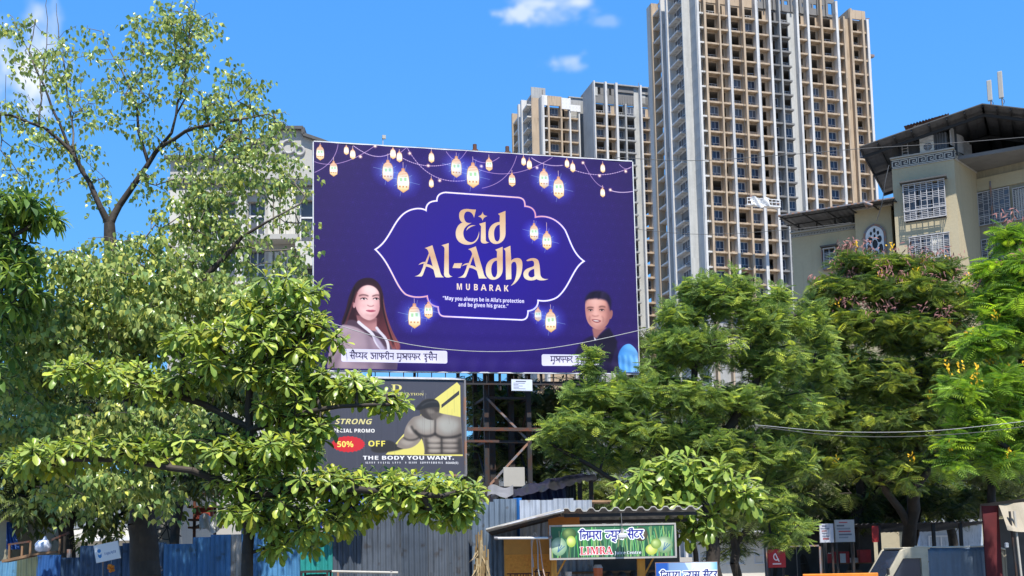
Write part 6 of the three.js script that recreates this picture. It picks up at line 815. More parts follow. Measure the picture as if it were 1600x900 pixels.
    const gm = [M.white2, M.cream, M.greyWall, M.red, std(C(0.1, 0.16, 0.4)), M.wood]; for (let i = 0; i < 26; i++) { const px = 1300 + r() * 240, w = 0.15 + r() * 0.35, h = 0.1 + r() * 0.3; part('goods_box', bx(w, h, 0.3, q(px, 0).x, 0.92 + h / 2 + (i % 3 === 0 ? 0.5 : 0), -0.5 - r() * 0.3), gm[i % 6], o); } part('shelf', bx((x1 - x0) * 0.5, 0.04, 0.4, (x1 - x0) * 0.5, 1.4, -0.8), M.wood, o);
  }
  { // awning stall at the right edge
    const D = 27, a = at(1536, 880, D), o = thing('awning_stall', 'stall with red side panel and sagging beige awning at the right edge', 'stall', [a.x, 0, a.z]), q = (px, py, d = D) => at(px || 1560, py || 830, d).sub(o.position);
    part('side_panel', bx(q(1562, 0).x - q(1537, 0).x, q(0, 790).y - 0.9, 0.06, q(1549, 0).x, (q(0, 790).y + 0.9) / 2, 0), std(C(0.12, 0.012, 0.016), { map: scaled(T.mottle, 0.8) }), o);
    part('awning', sheetGeo(40, 16, (u, v) => [lerp(q(1560, 0).x, q(1700, 0).x, u), lerp(q(0, 829).y, lerp(q(0, 789).y, q(0, 776).y, u), v) - 0.05 * Math.sin(u * Math.PI * 3) * (1 - v), lerp(0.5, 0.1, v) + 0.03 * Math.sin(u * 22 + v * 3)]), std(C(0.40, 0.35, 0.27), { map: scaled(T.streak, 0.5) }), o);
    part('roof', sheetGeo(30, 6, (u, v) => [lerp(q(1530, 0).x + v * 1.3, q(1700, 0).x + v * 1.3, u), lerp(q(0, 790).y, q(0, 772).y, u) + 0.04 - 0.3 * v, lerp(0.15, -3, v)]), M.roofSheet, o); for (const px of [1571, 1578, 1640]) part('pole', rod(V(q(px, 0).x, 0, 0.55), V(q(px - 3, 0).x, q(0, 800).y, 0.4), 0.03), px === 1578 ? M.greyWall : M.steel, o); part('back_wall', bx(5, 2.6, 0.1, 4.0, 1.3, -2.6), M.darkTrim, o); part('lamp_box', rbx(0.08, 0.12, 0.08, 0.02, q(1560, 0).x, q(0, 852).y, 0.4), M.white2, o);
  }
  { const a = at(1254, 897, 25), b = at(1372, 898, 25), o = thing('orange_barrier', 'orange barrier rail at the bottom edge left of the truck', 'barrier', [a.x, 0, a.z]), w = b.x - a.x; part('rail', rbx(w, 0.14, 0.05, 0.02, w / 2, a.y - 0.07, 0), std(C(0.75, 0.25, 0.03), { map: T.mottle }), o); part('rail', rbx(w, 0.12, 0.05, 0.02, w / 2, a.y - 0.5, 0), M.white2, o); for (const x of [0.08, w - 0.08]) part('leg', bx(0.05, a.y, 0.05, x, a.y / 2, -0.05), M.steel, o); }
  // pale buildings glimpsed far behind the trees
  const far = (label, px0, px1, py, d, m, seed, rails) => { const a = at(px0, py, d), b = at(px1, py, d), w = b.x - a.x, h = a.y, o = thing('low_building', label, 'building', [a.x, 0, a.z]), r = rng(seed); part('wall', bx(w, h, 0.3, w / 2, h / 2, -1.3), m, o); part('roof', bx(w + 0.4, 0.2, 5, w / 2, h + 0.1, -3), M.concrete, o); const nf = Math.max(1, Math.floor(h / 2.9)); for (let k = 0; k < nf; k++) { part('balcony_slab', bx(w, 0.16, 1.3, w / 2, k * 2.9 + 2.85, -0.65), M.white2, o); for (let i = 0; i < Math.floor(w / 1.7); i++) { const wd = new THREE.Group(); wd.name = 'window'; wd.position.set(0.9 + i * 1.7, k * 2.9 + 0.9, -1.13); const wp = windowParts(1.1, 1.4, 'glazed'); const f = shade(new THREE.Mesh(wp.frame, M.frame)); f.name = 'frame'; const p = shade(new THREE.Mesh(wp.pane, M.glassGrey)); p.name = 'pane'; wd.add(f, p); o.add(wd); } if (rails) { const g = [bx(w, 0.06, 0.05, w / 2, k * 2.9 + 3.85, -0.05)]; for (let x = 0.1; x < w; x += 0.3) g.push(bx(0.04, 0.95, 0.04, x, k * 2.9 + 3.4, -0.05)); part('railing', g, M.white2, o); } } return o; };
  far('pale blue building glimpsed between trunks at right', 1445, 1545, 706, 46, std(C(0.42, 0.5, 0.62), { map: T.stain }), 3, true); far('low cream building behind the trunks right of the juice stall', 1085, 1290, 800, 66, M.cream, 5); far('grey building behind the trees in the gap under the billboard', 700, 1040, 700, 75, M.greyWall, 7); far('low white building behind the far left trees', -60, 250, 780, 48, M.cream, 8);
}
// ---------------------------------------------------------------- cables
{
  const cable = (label, pts, r, m) => { const o = thing('cable', label, 'cable', at(...pts[0])); part('wire', tube(pts.map((p) => at(...p).sub(o.position)), r, 60, 5), m, o); return o; };
  cable('thin pale cable sagging in front of the purple billboard', [[300, 430, 26], [490, 496, 26.5], [650, 540, 27], [820, 548, 27.5], [1000, 516, 28], [1160, 470, 28.5]], 0.01, M.cablePale);
  cable('upper of two pale cables across the right trees', [[1180, 664, 22], [1300, 674, 22], [1440, 674, 22], [1560, 663, 22], [1680, 648, 22]], 0.006, M.cablePale); cable('lower of two thin cables across the right trees', [[1180, 666, 22.4], [1300, 680, 22.4], [1420, 682, 22.4], [1560, 672, 22.4], [1680, 652, 22.4]], 0.007, M.cable);
  cable('thin dark cable crossing the tall tower to the olive building', [[960, 246, 40], [1080, 251, 40], [1240, 241, 40], [1350, 232, 40], [1480, 224, 40], [1680, 208, 40]], 0.013, M.cable); cable('faint dark cable low across the tall tower', [[940, 352, 44], [1090, 366, 44], [1240, 358, 44], [1330, 348, 44]], 0.011, M.cable);
  cable('loose dark wire hanging from the lower roof of the olive building', [[1389, 258, 55], [1383, 285, 55], [1378, 318, 55.2], [1370, 345, 55.5]], 0.02, M.cable);
}
// ---------------------------------------------------------------- trees: skeleton grown towards every foliage clump, then leaves on the twigs
const leafMat = (r, g, b, o = {}) => new THREE.MeshPhysicalMaterial({ color: C(r * 1.02, g * 1.0, b * 0.95), roughness: 0.95, transmission: 0.42, thickness: 0, clearcoat: o.coat ?? 0.35, clearcoatRoughness: o.cr ?? 0.38, specularIntensity: 0.4, side: THREE.DoubleSide, ...(o.map ? { map: T.leaf } : {}) });
function leafGeo(profile, fold, curl) {                // blade along +y, length 1, upper side +z; profile = [y, half width] pairs
  const pos = [], uv = [], idx = [];
  profile.forEach(([y, w]) => { const z = -curl * y * y; pos.push(-w, y, z + fold * w, 0, y, z, w, y, z + fold * w); uv.push(0.5 - w, y, 0.5, y, 0.5 + w, y); });
  for (let i = 0; i + 1 < profile.length; i++) for (const k of [0, 1]) { const a = i * 3 + k, b = a + 1, c = a + 3, d = a + 4; idx.push(a, b, d, a, d, c); }
  const g = new THREE.BufferGeometry(); g.setAttribute('position', new THREE.Float32BufferAttribute(pos, 3)); g.setAttribute('uv', new THREE.Float32BufferAttribute(uv, 2)); g.setIndex(idx); g.computeVertexNormals(); return g;
}
const LEAF = {
  obovate: leafGeo([[0, 0.02], [0.2, 0.06], [0.5, 0.15], [0.76, 0.20], [0.93, 0.13], [1, 0.01]], 0.35, 0.22),
  obovate2: leafGeo([[0, 0.02], [0.25, 0.07], [0.55, 0.15], [0.8, 0.18], [0.95, 0.11], [1, 0.02]], 0.2, 0.4),
  heart: leafGeo([[0, 0.03], [0.12, 0.26], [0.3, 0.36], [0.55, 0.27], [0.75, 0.09], [1, 0.005]], 0.3, 0.12),
  oval: leafGeo([[0, 0.02], [0.3, 0.2], [0.6, 0.2], [0.85, 0.1], [1, 0.01]], 0.3, 0.25),
  lance: leafGeo([[0, 0.02], [0.3, 0.1], [0.65, 0.09], [1, 0.005]], 0.3, 0.35),
};
function frondGeo(pairs, width, droop, slim = 0.32) {  // feathered compound leaf along +y
  const pos = [], uv = [], idx = [], quad = (a, b, c, d) => { const k = pos.length / 3; for (const p of [a, b, c, d]) { pos.push(...p); uv.push(0.5 + p[0], p[1]); } idx.push(k, k + 1, k + 2, k, k + 2, k + 3); };
  const zz = (y) => -droop * y * y;
  quad([-0.008, 0, 0], [0.008, 0, 0], [0.006, 0.5, zz(0.5)], [-0.006, 0.5, zz(0.5)]); quad([-0.006, 0.5, zz(0.5)], [0.006, 0.5, zz(0.5)], [0.002, 1, zz(1)], [-0.002, 1, zz(1)]);
  for (let i = 0; i < pairs; i++) { const t = (i + 0.6) / pairs, y = 0.12 + 0.86 * t, L = width * Math.sin(Math.PI * (0.18 + 0.74 * t)), w = (slim * 0.86) / pairs, up = 0.32 * L; for (const s of [-1, 1]) { const z = zz(y); quad([0, y - w * 0.3, z], [s * L * 0.5, y + up * 0.4 - w, z - L * 0.06], [s * L, y + up, z - L * 0.3], [s * L * 0.5, y + up * 0.4 + w, z - L * 0.02]); } }
  const g = new THREE.BufferGeometry(); g.setAttribute('position', new THREE.Float32BufferAttribute(pos, 3)); g.setAttribute('uv', new THREE.Float32BufferAttribute(uv, 2)); g.setIndex(idx); g.computeVertexNormals(); return g;
}
LEAF.frond = frondGeo(7, 0.36, 0.3, 0.36); LEAF.frond2 = frondGeo(8, 0.42, 0.45, 0.34); LEAF.feather = frondGeo(9, 0.38, 0.35, 0.30); LEAF.spray = frondGeo(6, 0.30, 0.3, 0.40);
const X = V(0, 0, 0), UPV = V(0, 1, 0);
function place(p, dir, hint, s, ws = 1) {              // matrix that lays a leaf along dir with its upper side towards hint
  const y = dir.clone().normalize(), x = y.clone().cross(hint).normalize(); if (x.lengthSq() < 1e-6) x.set(1, 0, 0); const z = x.clone().cross(y);
  return new THREE.Matrix4().makeBasis(x.multiplyScalar(s * ws), y.multiplyScalar(s), z.multiplyScalar(s)).setPosition(p);
}
function grow(trunks, tips, r, opt = {}) {             // trunks: arrays of [point, radius]; tips: points to reach
  const nodes = [], step = opt.step ?? 0.32;
  for (const tr of trunks) { let prev = tr.join ?? -1; for (let i = 0; i < tr.length; i++) { const [p, rad] = tr[i]; if (i === 0) { if (prev >= 0) continue; nodes.push({ p, parent: -1, min: rad, n: 0 }); prev = nodes.length - 1; continue; }
      const [q, r0] = tr[i - 1], L = p.distanceTo(q), n = Math.max(1, Math.round(L / step)); for (let k = 1; k <= n; k++) { const t = k / n, w = k < n ? 0.05 * L : 0; nodes.push({ p: q.clone().lerp(p, t).add(V((r() - 0.5) * w, (r() - 0.5) * w * 0.4, (r() - 0.5) * w)), parent: prev, min: lerp(r0, rad, t), n: 0 }); prev = nodes.length - 1; } }
    tr.last = prev; tr.nodes = nodes.length; }
  const cap = nodes.length + tips.length * 40, NX = new Float64Array(cap), NY = new Float64Array(cap), NZ = new Float64Array(cap), ND = new Float64Array(cap); let count = 0;
  const put = (n) => { NX[count] = n.p.x; NY[count] = n.p.y; NZ[count] = n.p.z; ND[count] = n.depth ?? 0; count++; }; nodes.forEach(put);
  const first = count, order = tips.map((p, i) => { let m = 1e9; for (let k = 0; k < first; k++) { const dx = p.x - NX[k], dy = p.y - NY[k], dz = p.z - NZ[k], d = dx * dx + dy * dy + dz * dz; if (d < m) m = d; } return [p, i, m]; }).sort((u, v) => u[2] - v[2] || u[1] - v[1]), ends = [];
  const nearest = (x, y, z) => { let best = 0, bs = 1e9; for (let k = 0; k < count; k++) { const dx = x - NX[k], dy = y - NY[k], dz = z - NZ[k], s = Math.sqrt(dx * dx + dy * dy + dz * dz) * (dy < 0 ? 1.35 : 1) + ND[k] * 0.012; if (s < bs) { bs = s; best = k; } } return best; };
  for (const [p, i] of order) {
    const best = nearest(p.x, p.y, p.z), a = nodes[best], L = a.p.distanceTo(p), n = Math.min(38, Math.max(1, Math.round(L / step))), dirP = a.parent >= 0 ? a.p.clone().sub(nodes[a.parent].p).normalize() : V(0, 1, 0), c = a.p.clone().addScaledVector(dirP, L * 0.4).lerp(p, 0.15); let prev = best;
    for (let k = 1; k <= n; k++) { const t = k / n, q = a.p.clone().multiplyScalar((1 - t) ** 2).addScaledVector(c, 2 * t * (1 - t)).addScaledVector(p, t * t), w = k < n ? 0.10 * Math.min(L, 1.2) : 0; q.add(V((r() - 0.5) * w, (r() - 0.5) * w, (r() - 0.5) * w)); nodes.push({ p: q, parent: prev, min: 0.004, n: 0, depth: (nodes[prev].depth ?? 0) + 1 }); put(nodes.at(-1)); prev = nodes.length - 1; }
    ends.push({ i, node: prev });
  }
  for (const e of ends) for (let k = e.node; k >= 0; k = nodes[k].parent) nodes[k].n++;
  const tw = opt.twig ?? 0.0065; for (const n of nodes) n.r = Math.max(n.min === 0.004 ? 0 : n.min, tw * Math.pow(Math.max(n.n, 1), opt.pow ?? 0.52));
  for (const n of nodes) if (n.parent >= 0 && n.r > nodes[n.parent].r) n.r = nodes[n.parent].r;
  return { nodes, ends };
}
function limbs(nodes, rMin, rMax, maxSeg = 9) {        // tapered tubes for every node whose thickness lies in the range
  const pos = [], nor = [], uv = [], idx = [], d = V(0, 0, 0), u = V(0, 0, 0), w = V(0, 0, 0);
  for (const n of nodes) { if (n.parent < 0 || n.r < rMin || n.r >= rMax) continue; const a = nodes[n.parent], seg = n.r > 0.08 ? maxSeg : n.r > 0.03 ? 6 : 4; d.subVectors(n.p, a.p); const L = d.length(); if (L < 1e-4) continue; d.divideScalar(L); u.set(Math.abs(d.y) > 0.9 ? 1 : 0, Math.abs(d.y) > 0.9 ? 0 : 1, 0).cross(d).normalize(); w.crossVectors(d, u);
    const k = pos.length / 3, ra = Math.min(a.r, n.r * 1.5); for (let j = 0; j < 2; j++) for (let i = 0; i <= seg; i++) { const t = (i / seg) * Math.PI * 2, cs = Math.cos(t), sn = Math.sin(t), nx = u.x * cs + w.x * sn, ny = u.y * cs + w.y * sn, nz = u.z * cs + w.z * sn, p = j ? n.p : a.p, rr = j ? n.r : ra, ext = j ? 0.12 * n.r : -0.12 * ra; pos.push(p.x + nx * rr + d.x * ext, p.y + ny * rr + d.y * ext, p.z + nz * rr + d.z * ext); nor.push(nx, ny, nz); uv.push((i / seg) * Math.max(0.2, n.r * 6), p.y * 1.0); }
    for (let i = 0; i < seg; i++) idx.push(k + i, k + i + 1, k + seg + 2 + i, k + i, k + seg + 2 + i, k + seg + 1 + i); }
  const g = new THREE.BufferGeometry(); g.setAttribute('position', new THREE.Float32BufferAttribute(pos, 3)); g.setAttribute('normal', new THREE.Float32BufferAttribute(nor, 3)); g.setAttribute('uv', new THREE.Float32BufferAttribute(uv, 2)); g.setIndex(idx); return g;
}
// leaves: list of { m: Matrix4, k: kind index }; the nPart nearest become parts of their own, the rest one foliage part per kind
function foliage(o, leaves, kinds, nPart, r, tints, partName = 'leaf') {
  const cam = camera.position, origin = o.position, score = (l) => { const e = l.m.elements; return Math.hypot(e[12] - cam.x, e[13] - cam.y, e[14] - cam.z) - 6 * Math.hypot(e[4], e[5], e[6]); };
  const shifted = new THREE.Matrix4().makeTranslation(-origin.x, -origin.y, -origin.z);
  if (nPart) {
    const inView = (l) => { const [x, y] = pxOf(X.setFromMatrixPosition(l.m)); return x > 0 && x < 1600 && y > 0 && y < 895; };
    leaves.sort((a, b) => score(a) - score(b)); const near = []; const rest = []; for (const l of leaves) (near.length < nPart && inView(l) ? near : rest).push(l);
    const mats = kinds.map((k) => tints.map((t) => { const m = k.mat.clone(); m.color.multiply(t); return m; }));
    for (const l of near) { const me = shade(new THREE.Mesh(kinds[l.k].geo, mats[l.k][Math.floor(r() * tints.length)])); me.name = partName; l.m.premultiply(shifted).decompose(me.position, me.quaternion, me.scale); o.add(me); }
    leaves = rest;
  }
  kinds.forEach((k, i) => { const mine = leaves.filter((l) => l.k === i); if (!mine.length) return; const im = new THREE.InstancedMesh(k.geo, k.mat, mine.length); im.name = 'foliage'; shade(im); const c = new THREE.Color(); mine.forEach((l, j) => { im.setMatrixAt(j, l.m.premultiply(shifted)); const t = tints[Math.floor(r() * tints.length)], v = 0.8 + 0.4 * r(); im.setColorAt(j, c.setRGB(t.r * v, t.g * v, t.b * v * (0.9 + 0.2 * r()))); }); tag(im, 0, 0, 0, 'stuff'); o.add(im); });
}
function wood(o, sk, mTrunk, mTwig, split = 0.03) { const f = (g) => g.translate(-o.position.x, -o.position.y, -o.position.z); const a = part('trunk', f(limbs(sk.nodes, split, 9, 12)), mTrunk, o, true), b = part('branches', f(limbs(sk.nodes, 0, split)), mTwig ?? mTrunk, o, true); return [a, b]; }
// a clump of foliage measured on the photograph: centre, half size in pixels, distance and depth; returns scattered points
function clump(px, py, rx, ry, d, dz, n, r, shell = 0) { const out = [], k = d / F; for (let i = 0; i < n; i++) { let a, b, c, q; do { a = r() * 2 - 1; b = r() * 2 - 1; c = r() * 2 - 1; q = a * a + b * b + c * c; } while (q > 1 || q < shell); const p = at(px, py, d); p.x += a * rx * k; p.y += b * ry * k; p.z += c * dz; out.push(p); } return out; }
const rosette = (leaves, p, r, { n = 11, size = 0.17, kinds = 1, base = 0, tilt = V(0, 1, 0), droop = 0.45, sunward = 0.3 }) => {
  const ax = tilt.clone().normalize().addScaledVector(SUN, sunward).normalize(), u = V(1, 0, 0).cross(ax).normalize(), w = ax.clone().cross(u), off = r() * 6.28;
  for (let i = 0; i < n; i++) { const t = i / n, az = off + i * 2.39996 + (r() - 0.5) * 0.4, el = lerp(1.15, -droop, Math.pow(t, 0.8)) + (r() - 0.5) * 0.35, s = size * (0.7 + 0.45 * t + 0.2 * r()); const dir = u.clone().multiplyScalar(Math.cos(az) * Math.cos(el)).addScaledVector(w, Math.sin(az) * Math.cos(el)).addScaledVector(ax, Math.sin(el)); leaves.push({ m: place(p.clone().addScaledVector(ax, -t * 0.05).addScaledVector(dir, 0.015), dir, ax.clone().addScaledVector(V(r() - 0.5, 0, r() - 0.5), 0.5), s, 0.9 + 0.3 * r()), k: base + Math.floor(r() * kinds) }); }
};
const hang = (leaves, p, r, { n = 14, size = 0.11, len = 0.4, kinds = 1, base = 0, out = V(0, 0, 0) }) => {   // drooping spray of long-stalked leaves
  const dir = V(r() - 0.5, 0.25 - r() * 0.7, r() - 0.5).add(out).normalize(), q = p.clone(); const d = dir.clone();
  for (let i = 0; i < n; i++) { q.addScaledVector(d, len / n); d.y -= 0.05; const side = V(r() - 0.5, (r() - 0.5) * 0.4, r() - 0.5).normalize(), st = q.clone().addScaledVector(side, 0.05 + 0.07 * r()), ld = V((r() - 0.5) * 1.1, -0.5 - r() * 0.6, (r() - 0.5) * 1.1).addScaledVector(side, 0.5); leaves.push({ m: place(st, ld, V(r() - 0.5, 0.5, r() - 0.5), size * (0.65 + 0.6 * r())), k: base + Math.floor(r() * kinds) }); }
};
const fan = (leaves, p, r, { n = 6, size = 0.32, kinds = 1, base = 0, up = 0.25, out = V(0, 0, 0), spread = 0.5, sunward = 0.5 }) => {   // compound leaves round a shoot
  const off = r() * 6.28; for (let i = 0; i < n; i++) { const az = off + i * 2.39996, el = up + (r() - 0.5) * spread * 2, dir = V(Math.cos(az) * Math.cos(el), Math.sin(el), Math.sin(az) * Math.cos(el)).add(out).normalize(); leaves.push({ m: place(p.clone().add(V((r() - 0.5) * 0.06, -i * 0.025, (r() - 0.5) * 0.06)), dir, V((r() - 0.5) * 1.3, 1, (r() - 0.5) * 1.3).addScaledVector(SUN, sunward), size * (0.7 + 0.5 * r()), 0.85 + 0.3 * r()), k: base + Math.floor(r() * kinds) }); }
};
const tints = (list) => list.map((c) => C(...c));
function treeBase(name, label, p, group) { const o = thing(name, label, 'tree', [p.x, 0, p.z], 0, group); return o; }
const tw = (pts) => pts.map(([px, py, d, r]) => [at(px, py, d), r]);

function almondTree() {                                // tiered tree with rosettes of large glossy leaves, in front of everything on the left
  const r = rng(201), D = 15, tips = [], low = [];
  const add = (l, px, py, rx, ry, dz, n, d = D) => l.push(...clump(px, py, rx, ry, d, dz, Math.round(n * 2.0), r));
  add(tips, 452, 455, 55, 16, 0.8, 13); add(tips, 395, 480, 40, 14, 0.7, 7); add(tips, 486, 505, 34, 20, 0.5, 12); add(tips, 525, 530, 16, 10, 0.3, 2); add(tips, 430, 500, 50, 16, 0.9, 12);
  add(tips, 385, 530, 115, 16, 1.1, 30); add(tips, 300, 535, 45, 14, 0.8, 11); add(tips, 440, 552, 60, 20, 1.0, 18); 
  add(tips, 340, 578, 60, 14, 0.9, 18); add(tips, 170, 585, 95, 14, 0.9, 24); add(tips, 240, 600, 70, 18, 1.0, 18); add(tips, 420, 590, 50, 16, 0.9, 12);
  add(tips, 480, 600, 55, 22, 0.8, 22); add(tips, 555, 606, 50, 14, 0.7, 16); add(tips, 608, 628, 30, 10, 0.5, 8); add(tips, 452, 642, 46, 22, 0.8, 18); add(tips, 498, 668, 26, 20, 0.5, 7);
  add(tips, 90, 708, 85, 15, 0.9, 26); add(tips, 180, 700, 80, 14, 1.0, 24); add(tips, 250, 712, 40, 12, 0.9, 8); add(tips, 320, 690, 60, 18, 1.0, 12); add(tips, 60, 726, 55, 12, 0.7, 10);
  add(tips, 385, 712, 60, 20, 1.0, 20); add(tips, 448, 705, 50, 18, 1.0, 18); add(tips, 560, 752, 75, 16, 0.9, 26); add(tips, 650, 758, 70, 18, 0.8, 27); add(tips, 720, 768, 38, 14, 0.5, 12); add(tips, 620, 780, 80, 20, 0.8, 22); add(tips, 492, 750, 60, 18, 0.9, 18); add(tips, 690, 800, 45, 12, 0.5, 8); add(tips, 715, 790, 30, 12, 0.4, 5); add(tips, 400, 750, 70, 14, 0.8, 12);
  add(low, 430, 800, 55, 28, 0.8, 18); add(low, 500, 805, 50, 34, 0.8, 18); add(low, 460, 840, 40, 22, 0.6, 10); add(low, 545, 800, 30, 24, 0.5, 8); add(low, 375, 795, 30, 22, 0.6, 8); add(low, 425, 860, 14, 10, 0.3, 2);
  const T0 = tw([[386, 1000, D, 0.095], [386, 900, D, 0.085], [388, 800, D, 0.075], [391, 700, D, 0.065], [388, 640, D, 0.055], [392, 560, D, 0.045], [415, 480, D, 0.03]]);
  const limb = (pts) => { const l = tw(pts); return l; };
  const trunks = [T0, limb([[388, 770, D, 0.04], [300, 735, D - 0.3, 0.035], [180, 718, D - 0.4, 0.025], [60, 718, D - 0.5, 0.012]]), limb([[388, 780, D, 0.045], [470, 760, D - 0.3, 0.038], [560, 765, D - 0.5, 0.03], [690, 775, D - 0.6, 0.014]]), limb([[390, 668, D, 0.035], [320, 632, D + 0.2, 0.03], [230, 605, D, 0.022], [110, 592, D - 0.2, 0.01]]), limb([[390, 672, D, 0.035], [450, 650, D - 0.2, 0.03], [530, 635, D - 0.4, 0.02], [610, 632, D - 0.5, 0.01]]), limb([[391, 600, D, 0.03], [440, 560, D, 0.02], [480, 520, D - 0.1, 0.01]]), limb([[388, 790, D, 0.03], [440, 800, D - 0.2, 0.02], [490, 815, D - 0.3, 0.012]])];
  const sk = grow(trunks, [...tips, ...low], r, { twig: 0.007, pow: 0.4, step: 0.25 }), o = treeBase('almond_tree', 'tiered tree with rosettes of large glossy leaves, in front of the gym board', T0[0][0]);
  wood(o, sk, M.barkDark, M.barkDark);
  const leaves = []; for (const e of sk.ends) { const n = sk.nodes[e.node], pn = sk.nodes[n.parent], out = n.p.clone().sub(at(388, 700, D)).setY(0).multiplyScalar(0.06); const isLow = e.i >= tips.length; rosette(leaves, n.p, r, { n: 11 + Math.floor(r() * 5), size: 0.13 + 0.06 * r(), kinds: 2, tilt: V((r() - 0.5) * 1.1, 1, (r() - 0.5) * 1.1 + 0.2).add(out), droop: isLow ? 1.1 : 0.75 }); }
  for (const p of [at(1165, 0, D)]) void p;
  foliage(o, leaves, [{ geo: LEAF.obovate, mat: leafMat(0.41, 0.53, 0.075, { map: 1, coat: 0.6, cr: 0.3 }) }, { geo: LEAF.obovate2, mat: leafMat(0.29, 0.41, 0.062, { map: 1, coat: 0.6, cr: 0.3 }) }], 300, r, tints([[1, 1, 1], [0.7, 0.8, 0.75], [1.25, 1.12, 0.9], [0.5, 0.6, 0.6], [1.1, 1.08, 1], [1.2, 1.15, 1.4], [0.8, 0.9, 0.8], [0.42, 0.5, 0.5], [1.3, 1.15, 0.7], [1.2, 0.95, 0.5]]));
}
function smallAlmond() {                               // second tree of the same kind beside the stall
  const r = rng(211), D = 21, tips = []; const add = (px, py, rx, ry, dz, n) => tips.push(...clump(px, py, rx, ry, D, dz, Math.round(n * 1.25), r));
  add(1060, 735, 75, 22, 0.7, 24); add(1010, 750, 42, 22, 0.6, 13); add(1115, 750, 55, 24, 0.7, 17); add(1160, 775, 32, 22, 0.5, 10); add(1085, 785, 60, 22, 0.7, 15); add(1100, 815, 48, 18, 0.5, 8); add(995, 772, 30, 14, 0.4, 6); add(1078, 832, 16, 12, 0.3, 2);
  const t0 = tw([[1092, 980, D + 0.4, 0.06], [1088, 880, D + 0.4, 0.055], [1080, 800, D + 0.2, 0.045], [1070, 745, D, 0.03]]), sk = grow([t0], tips, r, { twig: 0.007, pow: 0.4, step: 0.22 }), o = treeBase('almond_tree', 'small tree with large bright leaves just right of the green juice sign', t0[0][0]); wood(o, sk, M.barkDark, M.barkDark);
  const leaves = []; for (const e of sk.ends) rosette(leaves, sk.nodes[e.node].p, r, { n: 8 + Math.floor(r() * 4), size: 0.285, kinds: 2, tilt: V((r() - 0.5) * 0.9, 1, (r() - 0.5) * 0.6 + 0.3), droop: 0.9 });
  foliage(o, leaves, [{ geo: LEAF.obovate, mat: leafMat(0.41, 0.53, 0.075, { map: 1, coat: 0.6, cr: 0.3 }) }, { geo: LEAF.obovate2, mat: leafMat(0.28, 0.39, 0.06, { map: 1, coat: 0.6, cr: 0.3 }) }], 300, r, tints([[1, 1, 1], [0.75, 0.85, 0.8], [1.2, 1.1, 0.9], [0.6, 0.7, 0.7]]));
}
